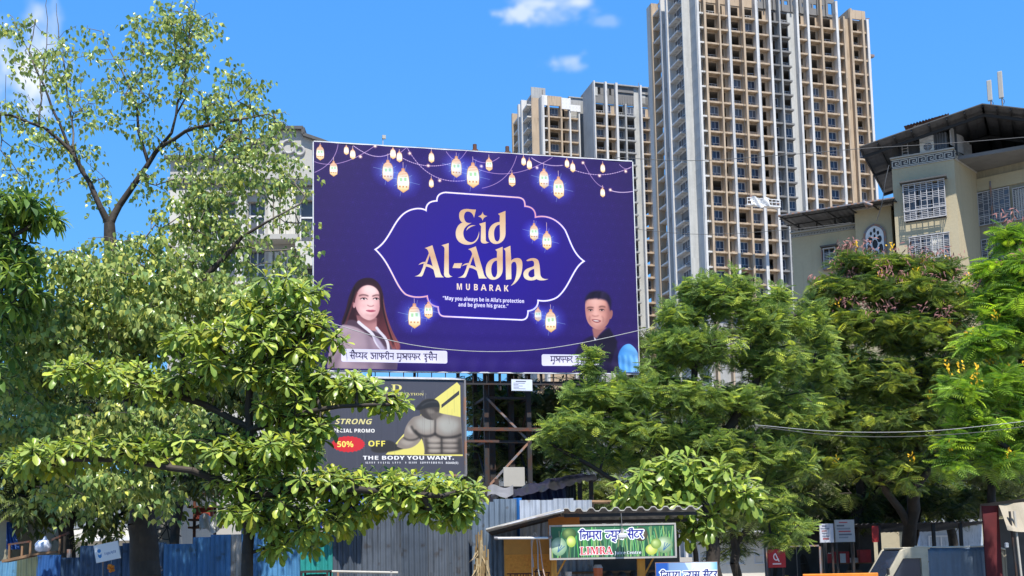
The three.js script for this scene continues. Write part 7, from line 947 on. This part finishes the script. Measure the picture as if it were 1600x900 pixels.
function peepal() {                                    // tall open tree with heart-shaped hanging leaves
  const r = rng(221), D = 20, tips = []; let K = 0.95; const add = (px, py, rx, ry, dz, n, d = D) => tips.push(...clump(px, py, rx, ry, d, dz, Math.round(n * K), r));
  // open top
  add(40, 40, 30, 18, 0.5, 9); add(60, 80, 40, 40, 0.8, 18); add(20, 150, 30, 60, 0.8, 14); add(110, 90, 40, 36, 0.8, 14); add(130, 45, 14, 8, 0.2, 3); add(150, 50, 12, 8, 0.2, 2); add(210, 24, 14, 6, 0.2, 3); add(255, 25, 18, 20, 0.3, 9); add(290, 25, 42, 30, 0.6, 26); add(245, 70, 55, 34, 0.8, 24); add(285, 95, 40, 34, 0.7, 18); add(200, 105, 50, 36, 0.8, 16); add(300, 60, 30, 30, 0.6, 8); add(215, 150, 60, 34, 1.0, 20); add(310, 150, 50, 34, 0.9, 24); add(375, 125, 24, 18, 0.4, 10); add(385, 155, 30, 24, 0.6, 14); add(350, 185, 60, 26, 0.9, 28); add(425, 180, 30, 20, 0.4, 11); add(440, 195, 14, 10, 0.3, 3);
  add(120, 150, 45, 40, 0.9, 14); add(50, 200, 50, 34, 0.9, 14); add(90, 220, 40, 24, 0.8, 9); add(160, 180, 40, 30, 0.8, 12); add(20, 260, 28, 44, 0.7, 14); add(120, 235, 24, 20, 0.5, 7); add(130, 290, 40, 30, 0.8, 10); add(250, 220, 40, 20, 0.8, 8); add(280, 250, 20, 34, 0.5, 12); add(240, 290, 34, 26, 0.7, 8);
  K = 1.55; // shoulder before the pale building
  add(350, 240, 60, 30, 0.9, 28); add(420, 240, 44, 24, 0.8, 14); add(390, 280, 70, 24, 0.9, 22); add(330, 300, 50, 30, 0.8, 24); add(455, 280, 24, 26, 0.6, 9); add(340, 350, 44, 40, 0.9, 38); add(300, 330, 30, 30, 0.6, 12); add(375, 390, 32, 30, 0.7, 14); add(450, 345, 30, 20, 0.6, 6); add(320, 400, 40, 24, 0.7, 16); add(430, 410, 40, 20, 0.7, 8); add(470, 400, 16, 24, 0.4, 5); add(262, 345, 34, 34, 0.6, 12); add(465, 440, 26, 14, 0.4, 5);
  K = 1.5; // dense lower crown
  add(200, 390, 70, 24, 1.2, 34, D - 0.9); add(270, 400, 50, 26, 1.0, 26, D - 0.9); add(120, 420, 70, 30, 1.3, 40, D - 0.9); add(220, 440, 90, 34, 1.5, 60, D - 0.9); add(330, 450, 70, 30, 1.2, 40, D - 0.9); add(130, 490, 90, 36, 1.6, 60, D - 0.9); add(250, 500, 90, 34, 1.6, 50, D - 0.9); add(60, 520, 60, 44, 1.3, 40, D - 0.9); add(370, 475, 50, 24, 0.9, 18, D - 0.9); add(150, 550, 100, 30, 1.5, 40, D - 0.9); add(40, 600, 50, 44, 1.2, 26, D - 0.9);
  K = 1.3; add(200, 650, 70, 30, 0.9, 26, D - 1.3); add(260, 690, 50, 30, 0.8, 20, D - 1.2); add(190, 740, 60, 30, 0.8, 22, D - 1.2); add(240, 770, 40, 20, 0.6, 10, D - 1.2); add(100, 660, 70, 34, 0.9, 26, D - 1.2); add(30, 680, 50, 40, 0.9, 18, D - 1.2); add(120, 760, 60, 26, 0.8, 16, D - 1); add(290, 640, 50, 30, 0.8, 16, D - 1);
  const t0 = tw([[226, 1010, D, 0.33], [226, 880, D, 0.27], [222, 780, D, 0.23], [206, 600, D + 0.2, 0.16], [182, 470, D + 0.1, 0.15], [172, 372, D, 0.115], [171, 350, D, 0.10]]);
  const trunks = [t0, tw([[171, 352, D, 0.075], [158, 326, D - 0.1, 0.058], [140, 285, D - 0.1, 0.05], [110, 235, D - 0.2, 0.04], [70, 200, D - 0.3, 0.03], [20, 181, D - 0.4, 0.022], [-40, 172, D - 0.5, 0.02]]), tw([[171, 352, D, 0.078], [186, 322, D + 0.1, 0.06], [214, 282, D + 0.1, 0.052], [243, 238, D + 0.1, 0.042], [268, 208, D + 0.1, 0.03], [275, 180, D + 0.1, 0.022], [300, 130, D, 0.018]]), tw([[232, 255, D + 0.1, 0.036], [216, 205, D, 0.028], [214, 165, D, 0.02], [190, 110, D, 0.012], [162, 60, D, 0.008]]), tw([[243, 238, D + 0.1, 0.03], [290, 205, D - 0.2, 0.024], [350, 190, D - 0.3, 0.016], [420, 178, D - 0.3, 0.009]]), tw([[206, 600, D, 0.10], [260, 520, D - 0.3, 0.08], [300, 455, D - 0.5, 0.065], [345, 408, D - 0.5, 0.05], [378, 370, D - 0.5, 0.035], [420, 345, D - 0.5, 0.022], [470, 318, D - 0.5, 0.012]]), tw([[110, 235, D - 0.2, 0.03], [75, 150, D - 0.2, 0.022], [45, 80, D - 0.2, 0.014], [55, 30, D - 0.2, 0.008]]), tw([[120, 250, D - 0.2, 0.022], [105, 150, D, 0.016], [92, 60, D, 0.010], [88, 5, D, 0.004]]), tw([[275, 180, D, 0.02], [292, 100, D, 0.013], [296, 20, D, 0.008]]), tw([[60, 199, D - 0.3, 0.02], [70, 90, D - 0.3, 0.01], [74, -10, D - 0.3, 0.005]])];
  const sk = grow(trunks, tips, r, { twig: 0.0042, pow: 0.40, step: 0.26 }), o = treeBase('peepal_tree', 'tall open tree with forked limbs and small hanging heart-shaped leaves, top left', t0[0][0]); wood(o, sk, M.barkDark, M.barkPale, 0.02);
  const leaves = []; for (const e of sk.ends) { const n = sk.nodes[e.node]; const lo = n.p.y < 7.2; hang(leaves, n.p, r, { n: (lo ? 17 : 12) + Math.floor(r() * 8), size: lo ? 0.12 : 0.10, len: 0.42, kinds: 2 }); if (lo && r() < 0.7) hang(leaves, sk.nodes[n.parent].p, r, { n: 10, size: 0.12, len: 0.3, kinds: 2 }); }
  foliage(o, leaves, [{ geo: LEAF.heart, mat: leafMat(0.42, 0.49, 0.13, { coat: 0.7, cr: 0.25 }) }, { geo: LEAF.heart, mat: leafMat(0.23, 0.32, 0.085, { coat: 0.7, cr: 0.25 }) }], 300, r, tints([[1, 1, 1], [0.7, 0.85, 0.85], [1.35, 1.2, 0.9], [0.6, 0.75, 0.75], [1.1, 1.05, 1.1]]));
}
function leafyTree(spec) {                             // crowns of ovals or feathers measured clump by clump
  const r = rng(spec.seed), tips = []; for (const [px, py, rx, ry, d, dz, n] of spec.clumps) tips.push(...clump(px, py, rx * (spec.puff ?? 1.05), ry * (spec.puff ?? 1.05), d, dz, Math.round(n * (spec.dense ?? 1)), r));
  const trunks = spec.trunks.map(tw), sk = grow(trunks, tips, r, { twig: spec.twig ?? 0.006, pow: spec.pow ?? 0.45, step: 0.34 }), o = treeBase(spec.name, spec.label, trunks[0][0][0], spec.group); wood(o, sk, spec.bark ?? M.barkDark, spec.bark ?? M.barkDark, 0.03);
  const leaves = [], extra = []; for (const e of sk.ends) { const n = sk.nodes[e.node]; spec.leaf(leaves, n.p, r); if (spec.more && r() < spec.more) spec.leaf(leaves, sk.nodes[n.parent].p, r); spec.extra?.(extra, n.p, r, e.i); }
  foliage(o, leaves, spec.kinds, spec.parts ?? 0, r, tints(spec.tints ?? [[1, 1, 1], [0.7, 0.8, 0.85], [1.55, 1.35, 0.9], [0.36, 0.46, 0.55], [1.15, 1.08, 0.8], [0.6, 0.7, 0.7]]), spec.partName ?? 'leaf');
  if (extra.length) foliage(o, extra, spec.extraKinds, 0, r, tints([[1, 1, 1], [0.8, 0.8, 0.8]])); for (const c of o.children) if (c.isInstancedMesh && extra.length && spec.extraKinds.some((k) => k.geo === c.geometry)) c.name = spec.extraName ?? 'flowers';
  return o;
}
almondTree(); smallAlmond(); peepal();
// bright mango-like tree at the left edge
leafyTree({ seed: 231, name: 'mango_tree', label: 'bright green long-leaved tree cut off by the left edge', trunks: [[[-60, 1020, 17, 0.2], [-50, 760, 17, 0.16], [-20, 560, 17, 0.11], [10, 400, 17, 0.05]]],
  clumps: [[20, 330, 40, 24, 17, 0.7, 40], [60, 330, 34, 20, 17, 0.6, 26], [15, 400, 34, 40, 17, 0.7, 44], [40, 440, 34, 34, 17, 0.7, 26], [10, 480, 34, 40, 17, 0.7, 30], [-30, 380, 40, 80, 17, 0.8, 40], [0, 560, 24, 40, 17, 0.7, 16]], leaf: (l, p, r) => rosette(l, p, r, { n: 11, size: 0.2, tilt: V((r() - 0.5), 1, (r() - 0.5)), droop: 1.2, kinds: 2 }),
  kinds: [{ geo: LEAF.lance, mat: leafMat(0.22, 0.33, 0.05) }, { geo: LEAF.oval, mat: leafMat(0.14, 0.25, 0.04) }], parts: 200 });
// feathery tree in front of the billboard's right corner
const feather = { kinds: [{ geo: LEAF.spray, mat: leafMat(0.36, 0.48, 0.085, { coat: 0.45 }) }, { geo: LEAF.frond, mat: leafMat(0.21, 0.32, 0.07, { coat: 0.45 }) }] };
leafyTree({ seed: 241, dense: 2.3, puff: 0.96, name: 'feathery_tree', label: 'feathery light green tree in front of the right corner of the purple billboard', bark: M.barkDark, trunks: [[[1120, 1000, 23.5, 0.17], [1115, 860, 23.5, 0.15], [1100, 740, 23.4, 0.12], [1080, 620, 23.3, 0.08], [1090, 500, 23.3, 0.03]], [[1110, 780, 23.5, 0.09], [1010, 690, 23, 0.06], [930, 620, 22.6, 0.035], [915, 550, 22.6, 0.015]], [[1105, 720, 23.4, 0.08], [1180, 600, 23.6, 0.05], [1210, 480, 23.6, 0.02]], [[1110, 800, 23.5, 0.06], [980, 760, 22.8, 0.04], [870, 700, 22.4, 0.015]]],
  clumps: [[1095, 448, 34, 18, 23.3, 0.5, 16], [1150, 440, 30, 24, 23.4, 0.5, 16], [1125, 470, 60, 26, 23.4, 0.8, 30], [1060, 490, 40, 24, 23.2, 0.7, 22], [1210, 462, 26, 24, 23.6, 0.5, 14], [1180, 500, 50, 30, 23.6, 0.9, 30], [1240, 500, 24, 18, 23.8, 0.5, 10], [1056, 532, 44, 26, 23, 0.8, 28], [1020, 575, 26, 16, 23, 0.5, 10], [1110, 540, 70, 30, 23.3, 1, 40], [1200, 560, 60, 34, 23.8, 1, 34], [924, 560, 12, 26, 22.4, 0.2, 7], [930, 612, 40, 16, 22.5, 0.5, 18], [985, 606, 40, 16, 22.8, 0.7, 20], [895, 612, 24, 12, 22.5, 0.4, 8], [975, 620, 60, 22, 22.7, 0.8, 30], [1060, 610, 70, 30, 23, 1, 36], [1150, 620, 70, 34, 23.5, 1, 36], [1230, 630, 44, 40, 24, 0.8, 26], [900, 655, 50, 20, 22.4, 0.6, 24], [860, 668, 26, 12, 22.2, 0.3, 8], [990, 670, 70, 24, 22.8, 0.9, 34], [1080, 680, 70, 28, 23.2, 1, 34], [1180, 700, 60, 34, 23.8, 1, 30], [885, 694, 36, 14, 22.8, 0.5, 14], [960, 712, 50, 14, 23.2, 0.6, 16],  [1230, 720, 44, 40, 24.2, 0.9, 24], [1200, 780, 60, 34, 24, 0.9, 22], [1230, 830, 40, 24, 24, 0.7, 12], [1275, 520, 40, 26, 25, 0.8, 14], [1290, 570, 40, 34, 25.2, 0.8, 16], [1270, 640, 34, 40, 25.2, 0.8, 14], [1260, 480, 20, 20, 24.8, 0.5, 7], [1060, 740, 50, 30, 23.6, 0.8, 14], [1130, 700, 50, 30, 23.4, 0.9, 16]],
  leaf: (l, p, r) => fan(l, p, r, { n: 8, size: 0.27, kinds: 2, up: r() < 0.35 ? 0.7 : -0.15, spread: 0.6, out: V(0, 0, 0.22) }), more: 0.5, kinds: feather.kinds, parts: 300, partName: 'frond' });
// copper pod trees on the right
const pod = (r) => r;
const copper = (spec) => leafyTree({ name: 'copper_pod_tree', bark: M.barkDark, leaf: (l, p, r) => fan(l, p, r, { n: 6, size: spec.size ?? 0.36, kinds: 2, up: r() < 0.3 ? 0.6 : -0.1, spread: 0.6, out: V(0, 0, 0.2) }), kinds: spec.kinds ?? [{ geo: LEAF.frond2, mat: leafMat(0.32, 0.41, 0.06, { coat: 0.4 }) }, { geo: LEAF.feather, mat: leafMat(0.15, 0.24, 0.05, { coat: 0.4 }) }], more: 0.5,
  extra: (l, p, r) => { const v = r(); if (v < spec.flower) for (let i = 0; i < 9; i++) l.push({ m: place(p.clone().add(V((r() - 0.5) * 0.14, 0.1 + i * 0.026, 0.15 + (r() - 0.5) * 0.14)), V(r() - 0.5, 0.6, r() - 0.5), V(r() - 0.5, 0.3, 1), 0.085), k: 0 }); else if (v < spec.flower + spec.pods && p.y > 7.6) for (let i = 0; i < 14; i++) l.push({ m: place(p.clone().add(V((r() - 0.5) * 0.4, 0.12 + r() * 0.28, 0.1 + (r() - 0.5) * 0.4)), V(r() - 0.5, 0.2 - r(), r() - 0.5), V(r() - 0.5, 0.4, 1), 0.14), k: 1 }); },
  extraKinds: [{ geo: LEAF.oval, mat: std(C(0.72, 0.42, 0.01)) }, { geo: LEAF.lance, mat: std(C(0.26, 0.115, 0.10)) }], extraName: 'flowers_and_pods', ...spec });
copper({ seed: 251, dense: 3.0, puff: 0.98, label: 'copper pod tree with yellow flowers and rusty pods before the olive building', flower: 0.03, pods: 0.17, trunks: [[[1415, 1000, 31.5, 0.24], [1420, 850, 31, 0.2], [1432, 760, 30, 0.16], [1440, 640, 29, 0.11], [1430, 500, 29, 0.05]], [[1425, 830, 30.8, 0.12], [1370, 740, 29.4, 0.09], [1310, 640, 29.6, 0.06], [1300, 500, 29.6, 0.03]], [[1432, 760, 29, 0.1], [1490, 680, 28.6, 0.07], [1530, 560, 28.5, 0.04]]],
  clumps: [[1335, 405, 34, 14, 29.6, 0.5, 16], [1395, 412, 40, 14, 29.2, 0.6, 18], [1450, 420, 50, 12, 29, 0.7, 20], [1300, 450, 34, 26, 29.6, 0.7, 20], [1360, 450, 60, 24, 29.3, 1, 32], [1440, 460, 60, 26, 29, 1, 32], [1280, 500, 40, 26, 29.8, 0.8, 20], [1345, 510, 70, 30, 29.4, 1.2, 36], [1430, 520, 70, 30, 29, 1.2, 36], [1500, 470, 40, 40, 28.7, 0.8, 20], [1300, 570, 60, 34, 29.8, 1.1, 28], [1390, 590, 70, 34, 29.3, 1.3, 30], [1480, 580, 60, 40, 28.8, 1.2, 28], [1290, 640, 50, 30, 29.8, 1, 20], [1370, 660, 70, 34, 29.4, 1.2, 24], [1450, 660, 60, 34, 29, 1.2, 22], [1330, 720, 60, 30, 29.6, 1, 16], [1420, 730, 60, 24, 29.2, 1, 12]] });
copper({ seed: 261, dense: 2.7, puff: 0.98, label: 'bright green copper pod tree at the right edge, nearest of the right trees', flower: 0.03, pods: 0.10, size: 0.38, trunks: [[[1660, 1000, 24, 0.24], [1650, 820, 24, 0.2], [1620, 680, 24, 0.13], [1590, 540, 24, 0.06]], [[1650, 760, 24, 0.1], [1560, 690, 23.6, 0.06], [1510, 640, 23.4, 0.02]]],
  kinds: [{ geo: LEAF.frond2, mat: leafMat(0.36, 0.56, 0.045, { coat: 0.4 }) }, { geo: LEAF.feather, mat: leafMat(0.23, 0.40, 0.045, { coat: 0.4 }) }],
  clumps: [[1580, 368, 30, 14, 24.4, 0.4, 10], [1600, 420, 40, 30, 24, 0.7, 24], [1555, 420, 24, 20, 24.2, 0.4, 10], [1570, 470, 40, 30, 24, 0.7, 24], [1610, 520, 50, 40, 24, 0.9, 26], [1540, 530, 34, 24, 23.8, 0.6, 16], [1500, 610, 40, 22, 23.4, 0.6, 14], [1560, 600, 50, 30, 23.8, 0.8, 22], [1530, 660, 44, 18, 23.5, 0.6, 12], [1600, 660, 40, 40, 24, 0.9, 18], [1490, 690, 30, 14, 23.4, 0.4, 7], [1560, 720, 40, 20, 23.8, 0.7, 10], [1480, 720, 20, 12, 23.4, 0.3, 4]] });
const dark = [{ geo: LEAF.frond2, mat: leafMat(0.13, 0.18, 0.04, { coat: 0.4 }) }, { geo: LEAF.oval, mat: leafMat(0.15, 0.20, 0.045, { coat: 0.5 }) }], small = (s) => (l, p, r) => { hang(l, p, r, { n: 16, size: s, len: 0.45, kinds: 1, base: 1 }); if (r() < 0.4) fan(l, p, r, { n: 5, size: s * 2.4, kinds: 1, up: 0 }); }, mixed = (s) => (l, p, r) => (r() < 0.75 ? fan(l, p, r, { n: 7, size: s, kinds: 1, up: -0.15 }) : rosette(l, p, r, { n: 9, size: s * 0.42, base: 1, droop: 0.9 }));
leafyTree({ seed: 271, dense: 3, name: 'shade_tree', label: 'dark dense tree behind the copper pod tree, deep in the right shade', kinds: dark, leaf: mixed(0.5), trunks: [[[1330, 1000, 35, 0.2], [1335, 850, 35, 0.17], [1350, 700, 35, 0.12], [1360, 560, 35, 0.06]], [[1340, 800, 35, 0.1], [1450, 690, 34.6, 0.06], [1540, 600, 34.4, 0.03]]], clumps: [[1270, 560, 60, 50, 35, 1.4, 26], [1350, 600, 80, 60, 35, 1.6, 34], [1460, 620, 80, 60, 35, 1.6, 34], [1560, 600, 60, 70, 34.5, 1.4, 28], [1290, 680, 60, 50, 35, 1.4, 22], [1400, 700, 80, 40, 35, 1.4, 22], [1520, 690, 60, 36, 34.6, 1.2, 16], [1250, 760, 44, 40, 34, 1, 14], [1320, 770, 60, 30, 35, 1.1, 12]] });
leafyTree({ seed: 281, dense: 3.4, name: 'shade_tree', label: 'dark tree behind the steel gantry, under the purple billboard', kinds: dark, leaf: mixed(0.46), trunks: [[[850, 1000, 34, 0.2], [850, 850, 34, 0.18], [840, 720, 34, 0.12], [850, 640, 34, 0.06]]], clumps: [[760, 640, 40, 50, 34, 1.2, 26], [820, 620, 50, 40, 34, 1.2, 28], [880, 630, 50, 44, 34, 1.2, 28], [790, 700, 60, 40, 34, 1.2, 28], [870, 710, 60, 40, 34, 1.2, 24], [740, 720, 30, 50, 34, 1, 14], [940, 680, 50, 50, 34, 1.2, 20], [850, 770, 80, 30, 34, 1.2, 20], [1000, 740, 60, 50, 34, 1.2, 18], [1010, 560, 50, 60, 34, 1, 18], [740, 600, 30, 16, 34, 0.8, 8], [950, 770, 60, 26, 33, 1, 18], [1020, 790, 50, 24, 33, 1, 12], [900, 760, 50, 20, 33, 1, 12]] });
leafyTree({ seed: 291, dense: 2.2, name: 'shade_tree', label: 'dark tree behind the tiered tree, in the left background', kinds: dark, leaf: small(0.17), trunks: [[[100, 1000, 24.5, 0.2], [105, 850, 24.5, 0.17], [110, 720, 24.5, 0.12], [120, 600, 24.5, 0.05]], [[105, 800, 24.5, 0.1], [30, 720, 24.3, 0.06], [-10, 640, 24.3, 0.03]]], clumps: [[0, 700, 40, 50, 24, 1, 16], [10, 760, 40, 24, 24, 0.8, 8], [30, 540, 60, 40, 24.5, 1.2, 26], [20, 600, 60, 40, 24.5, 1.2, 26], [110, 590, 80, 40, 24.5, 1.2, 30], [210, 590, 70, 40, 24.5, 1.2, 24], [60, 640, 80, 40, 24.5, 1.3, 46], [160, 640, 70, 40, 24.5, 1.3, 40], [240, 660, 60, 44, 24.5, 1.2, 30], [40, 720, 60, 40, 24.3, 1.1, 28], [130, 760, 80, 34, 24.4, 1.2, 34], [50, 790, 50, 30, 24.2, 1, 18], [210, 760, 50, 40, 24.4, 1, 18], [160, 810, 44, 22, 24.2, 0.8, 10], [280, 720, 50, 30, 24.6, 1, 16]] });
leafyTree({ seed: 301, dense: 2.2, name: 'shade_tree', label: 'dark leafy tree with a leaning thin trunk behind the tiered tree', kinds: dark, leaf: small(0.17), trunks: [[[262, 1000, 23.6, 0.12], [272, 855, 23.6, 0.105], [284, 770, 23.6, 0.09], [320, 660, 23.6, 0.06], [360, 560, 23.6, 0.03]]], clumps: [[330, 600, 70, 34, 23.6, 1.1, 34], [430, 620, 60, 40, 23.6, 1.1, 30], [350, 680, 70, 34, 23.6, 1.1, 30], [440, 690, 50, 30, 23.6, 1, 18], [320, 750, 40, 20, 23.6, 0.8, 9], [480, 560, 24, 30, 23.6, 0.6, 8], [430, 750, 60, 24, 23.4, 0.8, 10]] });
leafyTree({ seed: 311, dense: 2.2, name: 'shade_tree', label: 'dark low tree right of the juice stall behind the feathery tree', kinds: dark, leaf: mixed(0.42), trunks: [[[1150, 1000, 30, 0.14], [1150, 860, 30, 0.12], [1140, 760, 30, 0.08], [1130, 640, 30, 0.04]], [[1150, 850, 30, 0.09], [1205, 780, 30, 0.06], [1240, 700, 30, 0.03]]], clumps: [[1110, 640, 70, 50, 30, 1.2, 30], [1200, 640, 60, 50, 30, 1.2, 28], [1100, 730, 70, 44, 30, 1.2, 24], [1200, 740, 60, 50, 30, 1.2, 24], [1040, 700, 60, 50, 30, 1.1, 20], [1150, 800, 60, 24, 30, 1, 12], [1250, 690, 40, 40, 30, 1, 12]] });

leafyTree({ seed: 321, dense: 3, name: 'shade_tree', label: 'dark tree at far right behind the awning stall', kinds: dark, leaf: mixed(0.46), trunks: [[[1560, 1000, 32, 0.18], [1555, 850, 32, 0.15], [1545, 740, 32, 0.1], [1550, 640, 32, 0.05]]], clumps: [[1520, 560, 60, 50, 32, 1.2, 20], [1590, 560, 50, 60, 32, 1.2, 20], [1500, 640, 60, 40, 32, 1.2, 20], [1590, 650, 50, 40, 32, 1.2, 18], [1560, 720, 60, 30, 32, 1.1, 14], [1420, 690, 50, 40, 33, 1.1, 14], [1400, 620, 50, 50, 33, 1.1, 16]] });
leafyTree({ seed: 331, dense: 2.2, name: 'shade_tree', label: 'dark broad tree in the background between the feathery and copper pod trees', kinds: dark, leaf: mixed(0.5), trunks: [[[1255, 1000, 38, 0.2], [1255, 850, 38, 0.17], [1262, 740, 38, 0.12], [1262, 620, 38, 0.05]]], clumps: [[1250, 540, 60, 44, 38, 1.4, 22], [1320, 540, 60, 50, 38, 1.4, 22], [1220, 620, 60, 50, 38, 1.4, 22], [1310, 640, 60, 50, 38, 1.4, 22], [1380, 620, 60, 60, 38, 1.4, 22], [1240, 710, 60, 50, 38, 1.4, 20], [1330, 730, 60, 40, 38, 1.4, 20], [1260, 800, 60, 30, 38, 1.2, 12], [1440, 560, 50, 50, 38, 1.3, 16]] });

leafyTree({ seed: 341, dense: 5.5, name: 'shade_tree', label: 'dark tree behind the goods truck, low in the right background', kinds: dark, leaf: mixed(0.46), trunks: [[[1490, 1000, 40, 0.2], [1490, 850, 40, 0.17], [1478, 760, 40, 0.12], [1480, 660, 40, 0.05]], [[1485, 800, 40, 0.1], [1530, 740, 40, 0.06]]], clumps: [[1460, 680, 60, 40, 40, 1.4, 20], [1540, 690, 60, 40, 40, 1.4, 18], [1400, 740, 60, 36, 40, 1.4, 20], [1470, 745, 50, 26, 40, 1.2, 12], [1580, 760, 50, 40, 40, 1.2, 14], [1370, 790, 60, 26, 40, 1.2, 14], [1550, 640, 60, 50, 40, 1.4, 18], [1450, 790, 40, 20, 40, 1, 9], [1510, 775, 50, 24, 38, 1, 14], [1400, 780, 60, 24, 38, 1, 12]] });

leafyTree({ seed: 351, dense: 3, name: 'shrub', label: 'dark bushy growth low behind the market shed, under the right trees', kinds: dark, leaf: mixed(0.42), trunks: [[[1290, 1000, 37, 0.08], [1290, 850, 37, 0.07], [1290, 800, 37, 0.05]], [[1430, 1000, 37, 0.08], [1430, 850, 37, 0.07], [1440, 790, 37, 0.05]], [[1540, 1000, 37, 0.08], [1540, 850, 37, 0.07], [1545, 780, 37, 0.05]]], clumps: [[1260, 780, 50, 30, 37, 1, 12], [1320, 790, 50, 30, 37, 1, 12], [1390, 780, 50, 30, 37, 1, 12], [1440, 770, 40, 26, 37, 1, 9], [1545, 770, 40, 30, 37, 1, 10], [1350, 740, 60, 30, 36, 1, 12], [1270, 720, 50, 40, 36, 1, 12], [1590, 740, 40, 40, 36, 1, 10], [1330, 805, 50, 24, 36, 0.8, 12], [1500, 790, 40, 24, 36, 0.8, 8]] });
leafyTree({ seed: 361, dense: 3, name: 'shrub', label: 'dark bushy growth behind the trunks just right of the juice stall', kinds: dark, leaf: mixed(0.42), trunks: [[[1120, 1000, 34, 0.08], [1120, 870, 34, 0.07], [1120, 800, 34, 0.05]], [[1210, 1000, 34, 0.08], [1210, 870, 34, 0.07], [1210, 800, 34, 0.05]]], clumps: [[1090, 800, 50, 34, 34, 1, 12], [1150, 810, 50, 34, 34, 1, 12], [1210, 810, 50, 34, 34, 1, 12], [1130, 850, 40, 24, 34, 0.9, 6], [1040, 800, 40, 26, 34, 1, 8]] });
renderer.render(scene, camera);
